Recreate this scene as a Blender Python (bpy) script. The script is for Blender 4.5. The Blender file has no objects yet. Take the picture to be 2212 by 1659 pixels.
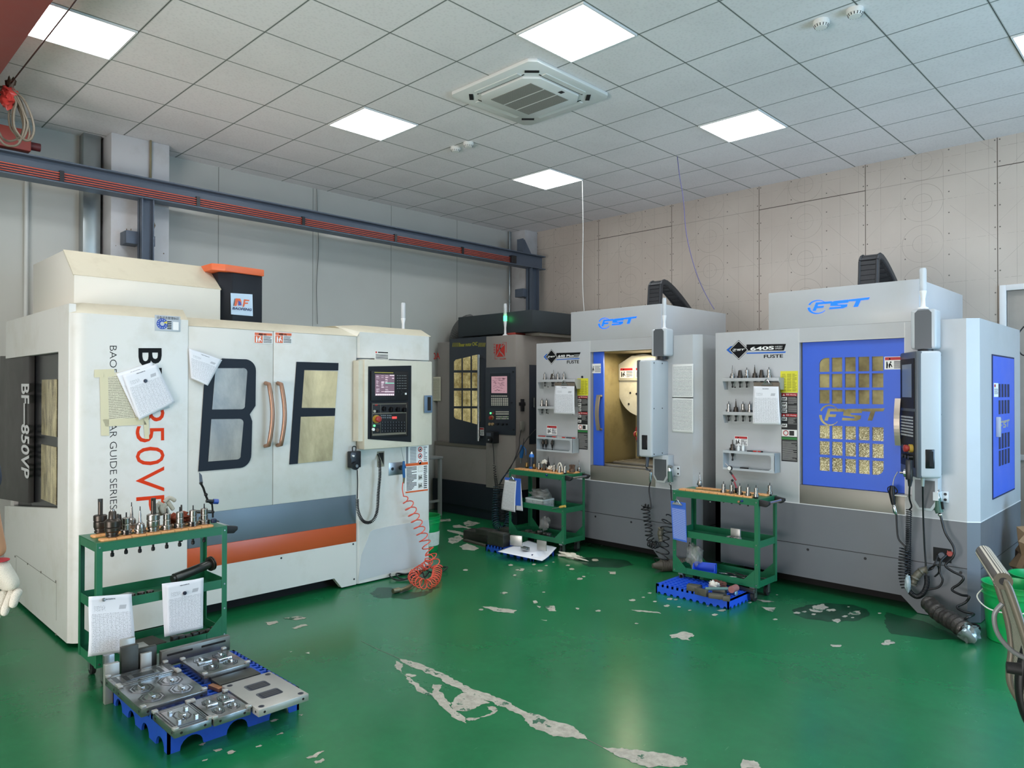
import bpy, bmesh, math, random
from mathutils import Vector, Matrix, noise
C = bpy.context.scene.collection
V = Vector
PI = math.pi
# ---------------------------------------------------------------- camera (2212 x 1659)
FPX, YAW, PITCH, ROLL, CH = 1559.955, 0.77590, 0.0082, 0.0013, 1.65
_f = V((-math.sin(YAW) * math.cos(PITCH), math.cos(YAW) * math.cos(PITCH), math.sin(PITCH)))
_r = V((math.cos(YAW), math.sin(YAW), 0)); _u = _r.cross(_f)
_r, _u = _r * math.cos(ROLL) + _u * math.sin(ROLL), _u * math.cos(ROLL) - _r * math.sin(ROLL)
cam = bpy.data.cameras.new('camera'); camo = bpy.data.objects.new('camera', cam); C.objects.link(camo)
cam.sensor_width = 36; cam.lens = FPX / 2212 * 36; cam.clip_start = 0.05
camo.matrix_world = Matrix(((_r.x, _u.x, -_f.x, 0), (_r.y, _u.y, -_f.y, 0), (_r.z, _u.z, -_f.z, CH), (0, 0, 0, 1)))
bpy.context.scene.camera = camo
vs = bpy.context.scene.view_settings
vs.view_transform = 'Standard'; vs.look = 'None'; vs.exposure = 0.43; vs.gamma = 1; vs.use_curve_mapping = False
cy = bpy.context.scene.cycles
cy.max_bounces = 7; cy.diffuse_bounces = 4; cy.glossy_bounces = 3; cy.transparent_max_bounces = 8
cy.caustics_reflective = False; cy.caustics_refractive = False; cy.sample_clamp_indirect = 6
w = bpy.data.worlds.new('World'); bpy.context.scene.world = w; w.use_nodes = True
w.node_tree.nodes['Background'].inputs[0].default_value = (.55, .75, 1, 1)
w.node_tree.nodes['Background'].inputs[1].default_value = 1.0
PANEL_E = 13.5          # ceiling panel strength
def area(name, loc, target, sx, sy, watts, col):
    l = bpy.data.lights.new(name, 'AREA'); l.shape = 'RECTANGLE'; l.size = sx; l.size_y = sy; l.energy = watts; l.color = col
    o = bpy.data.objects.new(name, l); C.objects.link(o); o.location = loc
    o.rotation_euler = (V(target) - V(loc)).to_track_quat('-Z', 'Y').to_euler(); return o
# daylight entering by the big window in the right-hand wall (light stands outside the glass)
area('window_daylight', (3.2, 5.0, 1.7), (0, 5.6, 1.0), 2.8, 2.4, 165, (.42, .69, 1.0))
# added neutral fill light behind the viewpoint, aimed upward to brighten the ceiling
area('ceiling_fill', (-1.6, -3.4, .9), (-2.6, 3.5, 4.4), 4.6, 1.8, 270, (1.0, .92, .88))
# ---------------------------------------------------------------- picture point -> point on a real plane
def _ray(x, y): return _f + _r * ((x - 1106) / FPX) - _u * ((y - 829.5) / FPX)
def onx(x, y, X): d = _ray(x, y); return d * (X / d.x) + V((0, 0, CH))
def ony(x, y, Y): d = _ray(x, y); return d * (Y / d.y) + V((0, 0, CH))
def onz(x, y, Z): d = _ray(x, y); return d * ((Z - CH) / d.z) + V((0, 0, CH))
# ---------------------------------------------------------------- materials
def lin(c):
    if isinstance(c, str): c = [int(c[i:i + 2], 16) / 255 for i in (0, 2, 4)]
    return tuple((x / 12.92 if x <= .04045 else ((x + .055) / 1.055) ** 2.4) for x in c) + (1,)
_M = {}
def mat(name, col='808080', rough=.5, metal=0.0, var=0.0, vs_=6.0, bump=0.0, bs=80.0, emit=None, es=1.0, spec=.5, alpha=1.0, trans=0.0, dirt=None, dsc=3.0, damt=.5):
    if name in _M: return _M[name]
    m = bpy.data.materials.new(name); m.use_nodes = True; _M[name] = m
    nt = m.node_tree; N = nt.nodes; L = nt.links; b = N['Principled BSDF']
    b.inputs['Base Color'].default_value = lin(col); b.inputs['Roughness'].default_value = rough
    b.inputs['Metallic'].default_value = metal; b.inputs['Specular IOR Level'].default_value = spec
    b.inputs['Alpha'].default_value = alpha; b.inputs['Transmission Weight'].default_value = trans
    if emit: b.inputs['Emission Color'].default_value = lin(emit); b.inputs['Emission Strength'].default_value = es
    g = None
    if var or bump or dirt:
        g = N.new('ShaderNodeNewGeometry')
    colout = None
    if var:
        n = N.new('ShaderNodeTexNoise'); n.inputs['Scale'].default_value = vs_; n.inputs['Detail'].default_value = 6
        L.new(g.outputs['Position'], n.inputs['Vector'])
        mx = N.new('ShaderNodeMixRGB'); c = lin(col)
        mx.inputs[1].default_value = tuple(x * (1 - var) for x in c[:3]) + (1,); mx.inputs[2].default_value = tuple(min(1, x * (1 + var)) for x in c[:3]) + (1,)
        L.new(n.outputs['Fac'], mx.inputs[0]); colout = mx.outputs[0]
        rr = N.new('ShaderNodeMapRange'); rr.inputs['To Min'].default_value = max(.02, rough - .08); rr.inputs['To Max'].default_value = min(1, rough + .1)
        L.new(n.outputs['Fac'], rr.inputs['Value']); L.new(rr.outputs[0], b.inputs['Roughness'])
    if dirt:
        n2 = N.new('ShaderNodeTexNoise'); n2.inputs['Scale'].default_value = dsc; n2.inputs['Detail'].default_value = 8; n2.inputs['Roughness'].default_value = .65
        L.new(g.outputs['Position'], n2.inputs['Vector'])
        r2 = N.new('ShaderNodeMapRange'); r2.inputs['From Min'].default_value = .5; r2.inputs['From Max'].default_value = .78; r2.inputs['To Max'].default_value = damt
        L.new(n2.outputs['Fac'], r2.inputs['Value'])
        m2 = N.new('ShaderNodeMixRGB'); m2.inputs[2].default_value = lin(dirt); L.new(r2.outputs[0], m2.inputs[0])
        if colout: L.new(colout, m2.inputs[1])
        else: m2.inputs[1].default_value = lin(col)
        colout = m2.outputs[0]
    if colout: L.new(colout, b.inputs['Base Color'])
    if bump:
        n3 = N.new('ShaderNodeTexNoise'); n3.inputs['Scale'].default_value = bs; n3.inputs['Detail'].default_value = 3
        L.new(g.outputs['Position'], n3.inputs['Vector'])
        bp = N.new('ShaderNodeBump'); bp.inputs['Strength'].default_value = bump; bp.inputs['Distance'].default_value = .002
        L.new(n3.outputs['Fac'], bp.inputs['Height']); L.new(bp.outputs[0], b.inputs['Normal'])
    return m
class G:  # small node-expression helper
    def __init__(s, m): s.m = m; s.N = m.node_tree.nodes; s.L = m.node_tree.links
    def n(s, t, **k):
        x = s.N.new(t)
        for a, v in k.items(): setattr(x, a, v)
        return x
    def put(s, sock, v):
        if hasattr(v, 'is_output') or isinstance(v, bpy.types.NodeSocket): s.L.new(v, sock)
        else: sock.default_value = v
    def op(s, o, a, b=0.0, c=0.0):
        x = s.n('ShaderNodeMath', operation=o); s.put(x.inputs[0], a); s.put(x.inputs[1], b); s.put(x.inputs[2], c); return x.outputs[0]
    def mix(s, f, a, b):
        x = s.n('ShaderNodeMixRGB'); s.put(x.inputs[0], f); s.put(x.inputs[1], a); s.put(x.inputs[2], b); return x.outputs[0]
    def pos(s):
        g = s.n('ShaderNodeNewGeometry'); x = s.n('ShaderNodeSeparateXYZ'); s.L.new(g.outputs['Position'], x.inputs[0]); return g.outputs['Position'], x.outputs[0], x.outputs[1], x.outputs[2]
    def noise(s, vec, sc, det=4, ro=.5, dist=0.0):
        x = s.n('ShaderNodeTexNoise'); s.L.new(vec, x.inputs['Vector']); x.inputs['Scale'].default_value = sc; x.inputs['Detail'].default_value = det; x.inputs['Roughness'].default_value = ro; x.inputs['Distortion'].default_value = dist; return x.outputs['Fac']
    def line(s, v, period, off, w):  # 1 within w/2 of every off + k*period
        a = s.op('MULTIPLY_ADD', v, 1 / period, -off / period + 1000.5); a = s.op('FRACT', a); a = s.op('SUBTRACT', a, .5); a = s.op('ABSOLUTE', a)
        return s.op('LESS_THAN', a, w / 2 / period)
    def rng(s, v, a, b, c=0.0, d=1.0):
        x = s.n('ShaderNodeMapRange'); s.put(x.inputs[0], v)
        for i, q in enumerate((a, b, c, d)): x.inputs[i + 1].default_value = q
        return x.outputs[0]
# ---------------------------------------------------------------- mesh builder
class B:
    def __init__(s): s.v = []; s.f = []; s.mi = []; s.flat = set()
    def add(s, vs, fs, m=0):
        o = len(s.v); s.v += [V(q) for q in vs]
        for f in fs: s.f.append([o + i for i in f]); s.mi.append(m)
    def box(s, x0, x1, y0, y1, z0, z1, bv=0.0, m=0, seg=2, M=None):
        if x0 > x1: x0, x1 = x1, x0
        if y0 > y1: y0, y1 = y1, y0
        if z0 > z1: z0, z1 = z1, z0
        P = [(x0, y0, z0), (x1, y0, z0), (x1, y1, z0), (x0, y1, z0), (x0, y0, z1), (x1, y0, z1), (x1, y1, z1), (x0, y1, z1)]
        F = [(0, 3, 2, 1), (4, 5, 6, 7), (0, 1, 5, 4), (1, 2, 6, 5), (2, 3, 7, 6), (3, 0, 4, 7)]
        s._bv(P, F, bv, m, seg, M); return s
    def _bv(s, P, F, bv, m, seg, M=None):
        if bv > 0:
            bm = bmesh.new(); vv = [bm.verts.new(p) for p in P]
            for f in F: bm.faces.new([vv[i] for i in f])
            bmesh.ops.bevel(bm, geom=bm.edges[:], offset=bv, segments=seg, profile=.5, affect='EDGES')
            bm.verts.index_update(); P = [v.co.copy() for v in bm.verts]; F = [[v.index for v in f.verts] for f in bm.faces]; bm.free()
        if M: P = [M @ V(p) for p in P]
        s.add(P, F, m)
    def poly(s, pts, d, m=0, bv=0.0, M=None, seg=2):  # planar polygon extruded by vector d
        pts = [V(p) for p in pts]; d = V(d); n = len(pts)
        nrm = V((0, 0, 0))
        for i in range(n): nrm += (pts[i] - pts[0]).cross(pts[(i + 1) % n] - pts[0])
        if nrm.dot(d) < 0: pts = pts[::-1]
        P = pts + [p + d for p in pts]
        F = [list(range(n))[::-1], list(range(n, 2 * n))] + [(i, (i + 1) % n, n + (i + 1) % n, n + i) for i in range(n)]
        s._bv(P, F, bv, m, seg, M); return s
    def cyl(s, p0, p1, r0, r1=None, n=16, m=0, cap=True):
        p0, p1 = V(p0), V(p1); r1 = r0 if r1 is None else r1
        a = (p1 - p0).normalized(); t = V((0, 0, 1)) if abs(a.z) < .9 else V((1, 0, 0)); u = a.cross(t).normalized(); w_ = a.cross(u)
        P = [p0 + (u * math.cos(2 * PI * i / n) + w_ * math.sin(2 * PI * i / n)) * r0 for i in range(n)] + [p1 + (u * math.cos(2 * PI * i / n) + w_ * math.sin(2 * PI * i / n)) * r1 for i in range(n)]
        F = [(i, (i + 1) % n, n + (i + 1) % n, n + i) for i in range(n)]
        if cap: F += [list(range(n))[::-1], list(range(n, 2 * n))]
        s.add(P, F, m); return s
    def lathe(s, o, prof, n=24, m=0, ax=(0, 0, 1), cap=True):
        o = V(o); a = V(ax).normalized(); t = V((1, 0, 0)) if abs(a.x) < .9 else V((0, 1, 0)); u = a.cross(t).normalized(); w_ = a.cross(u)
        P = []; F = []
        for r, z in prof:
            r = max(r, 1e-5)
            P += [o + a * z + (u * math.cos(2 * PI * i / n) + w_ * math.sin(2 * PI * i / n)) * r for i in range(n)]
        for k in range(len(prof) - 1):
            F += [(k * n + i, k * n + (i + 1) % n, (k + 1) * n + (i + 1) % n, (k + 1) * n + i) for i in range(n)]
        if cap: F += [list(range(n))[::-1], [(len(prof) - 1) * n + i for i in range(n)]]
        s.add(P, F, m); return s
    def tube(s, path, r, n=8, m=0, closed=False, cap=True):
        path = [V(p) for p in path]; k = len(path); P = []; F = []
        u = None
        for i, p in enumerate(path):
            a = (path[(i + 1) % k] - path[i - 1]) if closed else (path[min(i + 1, k - 1)] - path[max(i - 1, 0)])
            if a.length < 1e-9: a = V((0, 0, 1))
            a.normalize()
            if u is None: t = V((0, 0, 1)) if abs(a.z) < .9 else V((1, 0, 0)); u = a.cross(t).normalized()
            else: u = (u - a * u.dot(a)); u = u.normalized() if u.length > 1e-6 else a.orthogonal().normalized()
            w_ = a.cross(u); rr = r[i] if isinstance(r, (list, tuple)) else r
            P += [p + (u * math.cos(2 * PI * j / n) + w_ * math.sin(2 * PI * j / n)) * rr for j in range(n)]
        for i in range(k if closed else k - 1):
            q = (i + 1) % k
            F += [(i * n + j, i * n + (j + 1) % n, q * n + (j + 1) % n, q * n + j) for j in range(n)]
        if cap and not closed: F += [list(range(n))[::-1], [(k - 1) * n + j for j in range(n)]]
        s.add(P, F, m); return s
    def ball(s, c, rx, ry=None, rz=None, n=16, m=0, jit=0.0, seed=0):
        ry = ry or rx; rz = rz or rx; c = V(c); P = []; F = []; h = n // 2
        for k in range(h + 1):
            th = PI * k / h
            for i in range(n):
                d = V((math.sin(th) * math.cos(2 * PI * i / n), math.sin(th) * math.sin(2 * PI * i / n), math.cos(th)))
                j = 1 + jit * noise.noise(d * 2.3 + V((seed * 7.1, 0, 0))) * 2 if jit else 1
                P.append(c + V((d.x * rx, d.y * ry, d.z * rz)) * j)
        for k in range(h): F += [(k * n + i, (k + 1) * n + i, (k + 1) * n + (i + 1) % n, k * n + (i + 1) % n) for i in range(n)]
        s.add(P, F, m); return s
    # face-frame helpers: fr = (origin, u, v, n)
    def fr(s, F, u0, u1, v0, v1, d0=0.0, d1=.001, m=0, bv=0.0):
        return s.fp(F, [(u0, v0), (u1, v0), (u1, v1), (u0, v1)], d0, d1, m, bv)
    def fp(s, F, pts, d0=0.0, d1=.001, m=0, bv=0.0):
        o, u, v, n = F
        return s.poly([o + u * a + v * b + n * d0 for a, b in pts], n * (d1 - d0), m, bv)
    def obj(s, name, mats, parent=None, label=None, ang=35, smooth=True, mod=None, loc=None):
        me = bpy.data.meshes.new(name)
        off = V((0, 0, 0))
        if parent is not None and parent.get('_abs'): off = V(parent['_o'])
        if loc is not None: off = V(loc)
        me.from_pydata([tuple(p - off) for p in s.v], [], s.f)
        if not isinstance(mats, (list, tuple)): mats = [mats]
        for q in mats: me.materials.append(q)
        for p, k in zip(me.polygons, s.mi): p.material_index = k
        bm = bmesh.new(); bm.from_mesh(me); bmesh.ops.recalc_face_normals(bm, faces=bm.faces[:]); bm.to_mesh(me); bm.free()
        if smooth:
            me.polygons.foreach_set('use_smooth', [True] * len(me.polygons)); me.set_sharp_from_angle(angle=math.radians(ang))
        o = bpy.data.objects.new(name, me); C.objects.link(o)
        if parent is not None:
            o.parent = parent
            if parent.get('_abs'): o['_abs'] = 1; o['_o'] = parent['_o']
        else: o.location = off; o['_abs'] = 1; o['_o'] = list(off)
        if label: o['label'] = label
        return o
def FX(X): return (V((X, 0, 0)), V((0, 1, 0)), V((0, 0, 1)), V((1, 0, 0)))     # faces +x : u=y v=z
def FY(Y): return (V((0, Y, 0)), V((1, 0, 0)), V((0, 0, 1)), V((0, -1, 0)))    # faces -y : u=x v=z
def FZ(Z): return (V((0, 0, Z)), V((1, 0, 0)), V((0, 1, 0)), V((0, 0, 1)))
def tag(o, label, cat, group=None, kind=None):
    if label: o['label'] = label
    if cat: o['category'] = cat
    if group: o['group'] = group
    if kind: o['kind'] = kind
    return o
def thing(name, label, cat, loc=(0, 0, 0), group=None):
    o = bpy.data.objects.new(name, None); C.objects.link(o); o.empty_display_size = .1
    o.location = loc; o['_abs'] = 1; o['_o'] = list(V(loc)); tag(o, label, cat, group); return o
def local(name, label, cat, group=None):
    o = bpy.data.objects.new(name, None); C.objects.link(o); o.empty_display_size = .1; tag(o, label, cat, group); return o
def place(o, loc, rz=0.0, rx=0.0, ry=0.0): o.location = loc; o.rotation_euler = (rx, ry, rz); return o
def dup(o, loc=None, rz=None, label=None, parent=None):
    c = o.copy(); C.objects.link(c)
    if parent is not None: c.parent = parent
    if loc is not None: c.location = loc
    if rz is not None: c.rotation_euler = (0, 0, rz)
    if label: c['label'] = label
    for ch in list(o.children): dup(ch, parent=c)
    return c
def struct(b, name, mats, **k): o = b.obj(name, mats, **k); o['kind'] = 'structure'; return o
def text(s, P0, P1, P2, m, name='lettering', parent=None, bold=0.0, th=.0008, label=None, space=1.0, shear=0.0):
    """lettering whose bounding box fills the parallelogram P0 (bottom left) P1 (bottom right) P2 (top left)"""
    cu = bpy.data.curves.new(name, 'FONT'); cu.body = s; cu.size = 1; cu.offset = bold; cu.extrude = .01; cu.space_character = space; cu.shear = shear; cu.resolution_u = 3
    t = bpy.data.objects.new(name, cu); C.objects.link(t)
    dg = bpy.context.evaluated_depsgraph_get(); me = bpy.data.meshes.new_from_object(t.evaluated_get(dg))
    bpy.data.objects.remove(t); bpy.data.curves.remove(cu)
    xs = [v.co.x for v in me.vertices]; ys = [v.co.y for v in me.vertices]
    if not xs: return None
    x0, x1, y0, y1 = min(xs), max(xs), min(ys), max(ys)
    P0, P1, P2 = V(P0), V(P1), V(P2); U = P1 - P0; W = P2 - P0; n = U.cross(W).normalized()
    off = V(parent['_o']) if parent is not None and parent.get('_abs') else V((0, 0, 0))
    for v in me.vertices:
        v.co = P0 + U * ((v.co.x - x0) / (x1 - x0)) + W * ((v.co.y - y0) / (y1 - y0)) + n * (th if v.co.z > 0 else 0) - off
    me.materials.clear(); me.materials.append(m)
    o = bpy.data.objects.new(name, me); C.objects.link(o)
    if parent is not None:
        o.parent = parent
        if parent.get('_abs'): o['_abs'] = 1; o['_o'] = parent['_o']
    if label: o['label'] = label
    return o
def ftext(s, F, u0, u1, v0, v1, m, d=.0005, **k):
    o, u, v, n = F; a = o + u * u0 + v * v0 + n * d
    return text(s, a, a + u * (u1 - u0), a + v * (v1 - v0), m, **k)
def sheet(name, P, m, parent=None, nu=10, nv=14, bend=0.0, curl=None, th=.0012, loc=None):
    """a sheet of paper with UVs; P = corners bottom-left, bottom-right, top-right, top-left"""
    P = [V(p) for p in P]; nrm = (P[1] - P[0]).cross(P[3] - P[0]).normalized(); vs_ = []; uv = []
    off = V(parent['_o']) if parent is not None and parent.get('_abs') else (V(loc) if loc is not None else V((0, 0, 0)))
    for j in range(nv + 1):
        for i in range(nu + 1):
            a, b_ = i / nu, j / nv
            p = (P[0] * (1 - a) + P[1] * a) * (1 - b_) + (P[3] * (1 - a) + P[2] * a) * b_
            d = bend * math.sin(a * PI) + (curl(a, b_) if curl else 0)
            vs_.append(p + nrm * (d + .002) - off); uv.append((a, b_))
    F = [(j * (nu + 1) + i, j * (nu + 1) + i + 1, (j + 1) * (nu + 1) + i + 1, (j + 1) * (nu + 1) + i) for j in range(nv) for i in range(nu)]
    me = bpy.data.meshes.new(name); me.from_pydata([tuple(p) for p in vs_], [], F); me.materials.append(m)
    ul = me.uv_layers.new(name='UVMap')
    for l in me.loops: ul.data[l.index].uv = uv[l.vertex_index]
    me.polygons.foreach_set('use_smooth', [True] * len(me.polygons))
    o = bpy.data.objects.new(name, me); C.objects.link(o)
    so = o.modifiers.new('thick', 'SOLIDIFY'); so.thickness = th; so.offset = 0
    if parent is not None:
        o.parent = parent
        if parent.get('_abs'): o['_abs'] = 1; o['_o'] = parent['_o']
    else: o.location = off; o['_abs'] = 1; o['_o'] = list(off)
    return o
def paper_mat(name, base='e6e8ee', rows=34, cols=9, head=.30, ink='5a5e68', style=0):
    """printed sheet: heading, small drawing, ruled table (style 0) or lines of text (style 1)"""
    if name in _M: return _M[name]
    m = mat(name, base, .75); g = G(m); b = g.N['Principled BSDF']
    uvn = g.n('ShaderNodeUVMap'); sp = g.n('ShaderNodeSeparateXYZ'); g.L.new(uvn.outputs[0], sp.inputs[0]); u, v = sp.outputs[0], sp.outputs[1]
    def between(x, a, c): return g.op('MULTIPLY', g.op('GREATER_THAN', x, a), g.op('LESS_THAN', x, c))
    mp = g.n('ShaderNodeMapping'); g.L.new(uvn.outputs[0], mp.inputs[0]); mp.inputs['Scale'].default_value = (1, 1.0 * rows / 14, 1)
    ns = g.noise(mp.outputs[0], 38, 2, .6)
    rowf = g.op('FRACT', g.op('MULTIPLY', v, float(rows)))
    glyph = g.op('MULTIPLY', between(rowf, .28, .74), g.op('GREATER_THAN', ns, .51 if style == 0 else .43))
    inside = g.op('MULTIPLY', between(u, .06, .94), between(v, .06, .95))
    body = g.op('MULTIPLY', inside, g.op('LESS_THAN', v, 1 - head if style == 0 else .93))
    fac = g.op('MULTIPLY', glyph, g.op('MULTIPLY', body, .55 if style == 0 else .75))
    if style == 0:
        grid = g.op('MAXIMUM', g.line(v, 1 / rows, 0, .0018), g.line(u, .88 / cols, .06, .004))
        fac = g.op('MAXIMUM', fac, g.op('MULTIPLY', g.op('MULTIPLY', grid, body), .6))
        hd = g.op('MULTIPLY', g.op('MULTIPLY', between(u, .35, .62), between(v, .925, .945)), g.op('GREATER_THAN', ns, .45))
        fac = g.op('MAXIMUM', fac, g.op('MULTIPLY', hd, .9))
        box = g.op('MULTIPLY', between(u, .12, .38), between(v, 1 - head + .04, 1 - head + .13))
        fac = g.op('MAXIMUM', fac, g.op('MULTIPLY', g.op('MULTIPLY', box, g.op('GREATER_THAN', ns, .55)), .6))
        box = g.op('MULTIPLY', between(g.op('SUBTRACT', u, g.op('MULTIPLY', v, .35)), .42, .58), between(v, 1 - head + .05, 1 - head + .12))
        fac = g.op('MAXIMUM', fac, g.op('MULTIPLY', box, .45))
    g.L.new(g.mix(fac, lin(base), lin(ink)), b.inputs['Base Color'])
    return m
# ================================================================ ROOM
XL, XR, YF, YB, ZC = -7.8, 2.6, -2.6, 8.2, 4.08
GX, GY, T = -4.024, 2.911, .6
# floor
m = mat('green_epoxy', '14703f', .2, spec=.55); g = G(m); b = g.N['Principled BSDF']
p, x, y, z = g.pos()
n1 = g.noise(p, 1.3, 6, .6); n2 = g.noise(p, 14, 5, .6); n3 = g.noise(p, 60, 3, .6)
c = g.mix(g.rng(n1, .3, .7), lin('14633a'), lin('1a7145'))
c = g.mix(g.rng(n2, .35, .8, 0, .2), c, lin('22834f'))
mp = g.n('ShaderNodeMapping'); mp.inputs['Rotation'].default_value = (0, 0, .6); mp.inputs['Scale'].default_value = (9, 1.2, 1); g.L.new(p, mp.inputs[0])
sc = g.noise(mp.outputs[0], 7, 4, .7)
c = g.mix(g.rng(sc, .66, .8, 0, .3), c, lin('7fb694'))
sp_ = g.noise(p, 9.5, 3, .55); c = g.mix(g.rng(sp_, .77, .78), c, lin('a8a79a'))
d2 = g.noise(p, .7, 4, .6); c = g.mix(g.rng(d2, .5, .78, 0, .4), c, lin('2d5540'))
g.L.new(c, b.inputs['Base Color']); g.L.new(g.rng(n1, .3, .7, .21, .29), b.inputs['Roughness'])
bp = g.n('ShaderNodeBump'); bp.inputs['Strength'].default_value = .025; bp.inputs['Distance'].default_value = .002; g.L.new(n3, bp.inputs['Height']); g.L.new(bp.outputs[0], b.inputs['Normal'])
fl = struct(B().box(XL, XR, YF, YB, -.08, 0), 'floor', m)
# ceiling with 600 mm grid
m = mat('ceiling_tile', 'd2d4d0', .85); g = G(m); b = g.N['Principled BSDF']; p, x, y, z = g.pos()
gap = g.op('MAXIMUM', g.line(x, T, GX, .0055), g.line(y, T, GY, .0055)); tb = g.op('MAXIMUM', g.line(x, T, GX, .016), g.line(y, T, GY, .016))
tx = g.n('ShaderNodeTexVoronoi'); tx.inputs['Scale'].default_value = 42; g.L.new(p, tx.inputs['Vector'])
dots = g.rng(tx.outputs['Distance'], .1, .5, .94, 1.03)
st = g.rng(g.noise(p, 1.1, 5, .6), .45, .75, 1.0, .90)
cc = g.n('ShaderNodeMixRGB', blend_type='MULTIPLY'); cc.inputs[0].default_value = 1; cc.inputs[1].default_value = lin('e6e2e2'); g.L.new(g.op('MULTIPLY', dots, st), cc.inputs[2])
spot = g.noise(p, 26, 5, .75); spm = g.noise(p, 1.7, 2, .5)
c = g.mix(g.op('MULTIPLY', g.rng(spot, .66, .7), g.rng(spm, .62, .66, 0, .5)), cc.outputs[0], lin('75746c'))
c = g.mix(tb, c, lin('b9bbb7')); c = g.mix(gap, c, lin('3c3e3c')); g.L.new(c, b.inputs['Base Color'])
struct(B().box(XL, XR, YF, YB, ZC, ZC + .1), 'ceiling', m)
# left wall: glossy sandwich panels
m = mat('panel_wall', 'b9bab2', .22, spec=.45); g = G(m); b = g.N['Principled BSDF']; p, x, y, z = g.pos()
c = g.mix(g.line(y, 1.15, 3.37, .008), lin('c3c3bc'), lin('7f8177')); c = g.mix(g.rng(g.noise(p, 2, 5), .4, .8, 0, .3), c, lin('b4b4ab')); g.L.new(c, b.inputs['Base Color'])
bp = g.n('ShaderNodeBump'); bp.inputs['Strength'].default_value = .25; bp.inputs['Distance'].default_value = .03; g.L.new(g.noise(p, 1.5, 1), bp.inputs['Height']); g.L.new(bp.outputs[0], b.inputs['Normal'])
struct(B().box(XL - .1, XL, YF, YB, 0, ZC), 'wall_left', m)
# back wall: bare gypsum boards printed with layout marks
m = mat('gypsum_wall', 'c0b4a6', .8); g = G(m); b = g.N['Principled BSDF']; p, x, y, z = g.pos()
base = g.mix(g.rng(g.noise(p, 1.2, 5), .3, .7), lin('b9ada1'), lin('c8bdb1'))
def near(v, c0, wd): return g.op('LESS_THAN', g.op('ABSOLUTE', g.op('SUBTRACT', v, c0)), wd)
u = g.op('MULTIPLY', g.op('FRACT', g.op('MULTIPLY_ADD', x, 1 / 1.2, 6.32 / 1.2 + 100)), 1.2)   # 0..1.2 on a board
def ring(uc, r, per=.42):
    zz = g.op('MULTIPLY', g.op('SUBTRACT', g.op('FRACT', g.op('MULTIPLY', z, 1 / per)), .5), per)
    d = g.op('SQRT', g.op('ADD', g.op('POWER', g.op('SUBTRACT', u, uc), 2.0), g.op('POWER', zz, 2.0)))
    return g.op('LESS_THAN', g.op('ABSOLUTE', g.op('SUBTRACT', d, r)), .0022)
k = g.op('MAXIMUM', ring(.55, .09), ring(.55, .19)); k = g.op('MAXIMUM', k, g.line(u, .195, .155, .0035))
dg = g.op('MULTIPLY', g.line(g.op('ADD', u, z), .42, .1, .0045), g.op('GREATER_THAN', u, .8)); k = g.op('MAXIMUM', k, dg)
dg = g.op('MULTIPLY', g.line(g.op('SUBTRACT', u, z), .42, .1, .0045), g.op('LESS_THAN', u, .35)); k = g.op('MAXIMUM', k, dg)
tk = g.op('MULTIPLY', g.line(z, .42, .21, .004), g.rng(g.noise(p, 30, 2), .45, .5)); k = g.op('MAXIMUM', k, tk)
c = g.mix(g.op('MULTIPLY', k, g.rng(g.noise(p, 3, 4), .3, .6, .15, .6)), base, lin('8d8378'))
scr = g.op('MULTIPLY', g.line(z, .21, .07, .012), g.op('MAXIMUM', g.op('MAXIMUM', near(u, .39, .006), near(u, .79, .006)), g.op('MAXIMUM', near(u, .02, .006), near(u, 1.18, .006))))
c = g.mix(g.op('MULTIPLY', scr, .8), c, lin('3a342e'))
c = g.mix(g.line(x, 1.2, -6.32, .007), c, lin('55493e'))
odd = g.op('GREATER_THAN', g.op('FRACT', g.op('MULTIPLY_ADD', x, 1 / 2.4, 5.119 / 2.4 + 100)), .5)
c = g.mix(g.op('MULTIPLY', near(z, 3.80, .004), g.op('MULTIPLY_ADD', odd, .7, .3)), c, lin('4a4037')); g.L.new(c, b.inputs['Base Color'])
WX0, WX1, WZ0, WZ1 = -1.45, .35, 1.05, 2.60
bw = B()
bw.box(XL, WX0, YB, YB + .15, 0, ZC); bw.box(WX1, XR, YB, YB + .15, 0, ZC); bw.box(WX0, WX1, YB, YB + .15, WZ1, ZC); bw.box(WX0, WX1, YB, YB + .15, 0, WZ0)
struct(bw, 'wall_back', m)
wf = B(); f_ = .055
for a in ((WX0 - f_, WX0, WZ0 - f_, WZ1 + f_), (WX1, WX1 + f_, WZ0 - f_, WZ1 + f_), (WX0, WX1, WZ1, WZ1 + f_), (WX0, WX1, WZ0 - f_, WZ0)): wf.box(a[0], a[1], YB - .02, YB + .03, a[2], a[3], .004)
wo = struct(wf, 'window_1', mat('white_frame', 'e4e4e4', .4))
struct(B().box(WX0, WX1, YB + .05, YB + .06, WZ0, WZ1), 'window_pane', mat('gypsum_wall2', 'a79e94', .35, var=.15), parent=wo)
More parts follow.
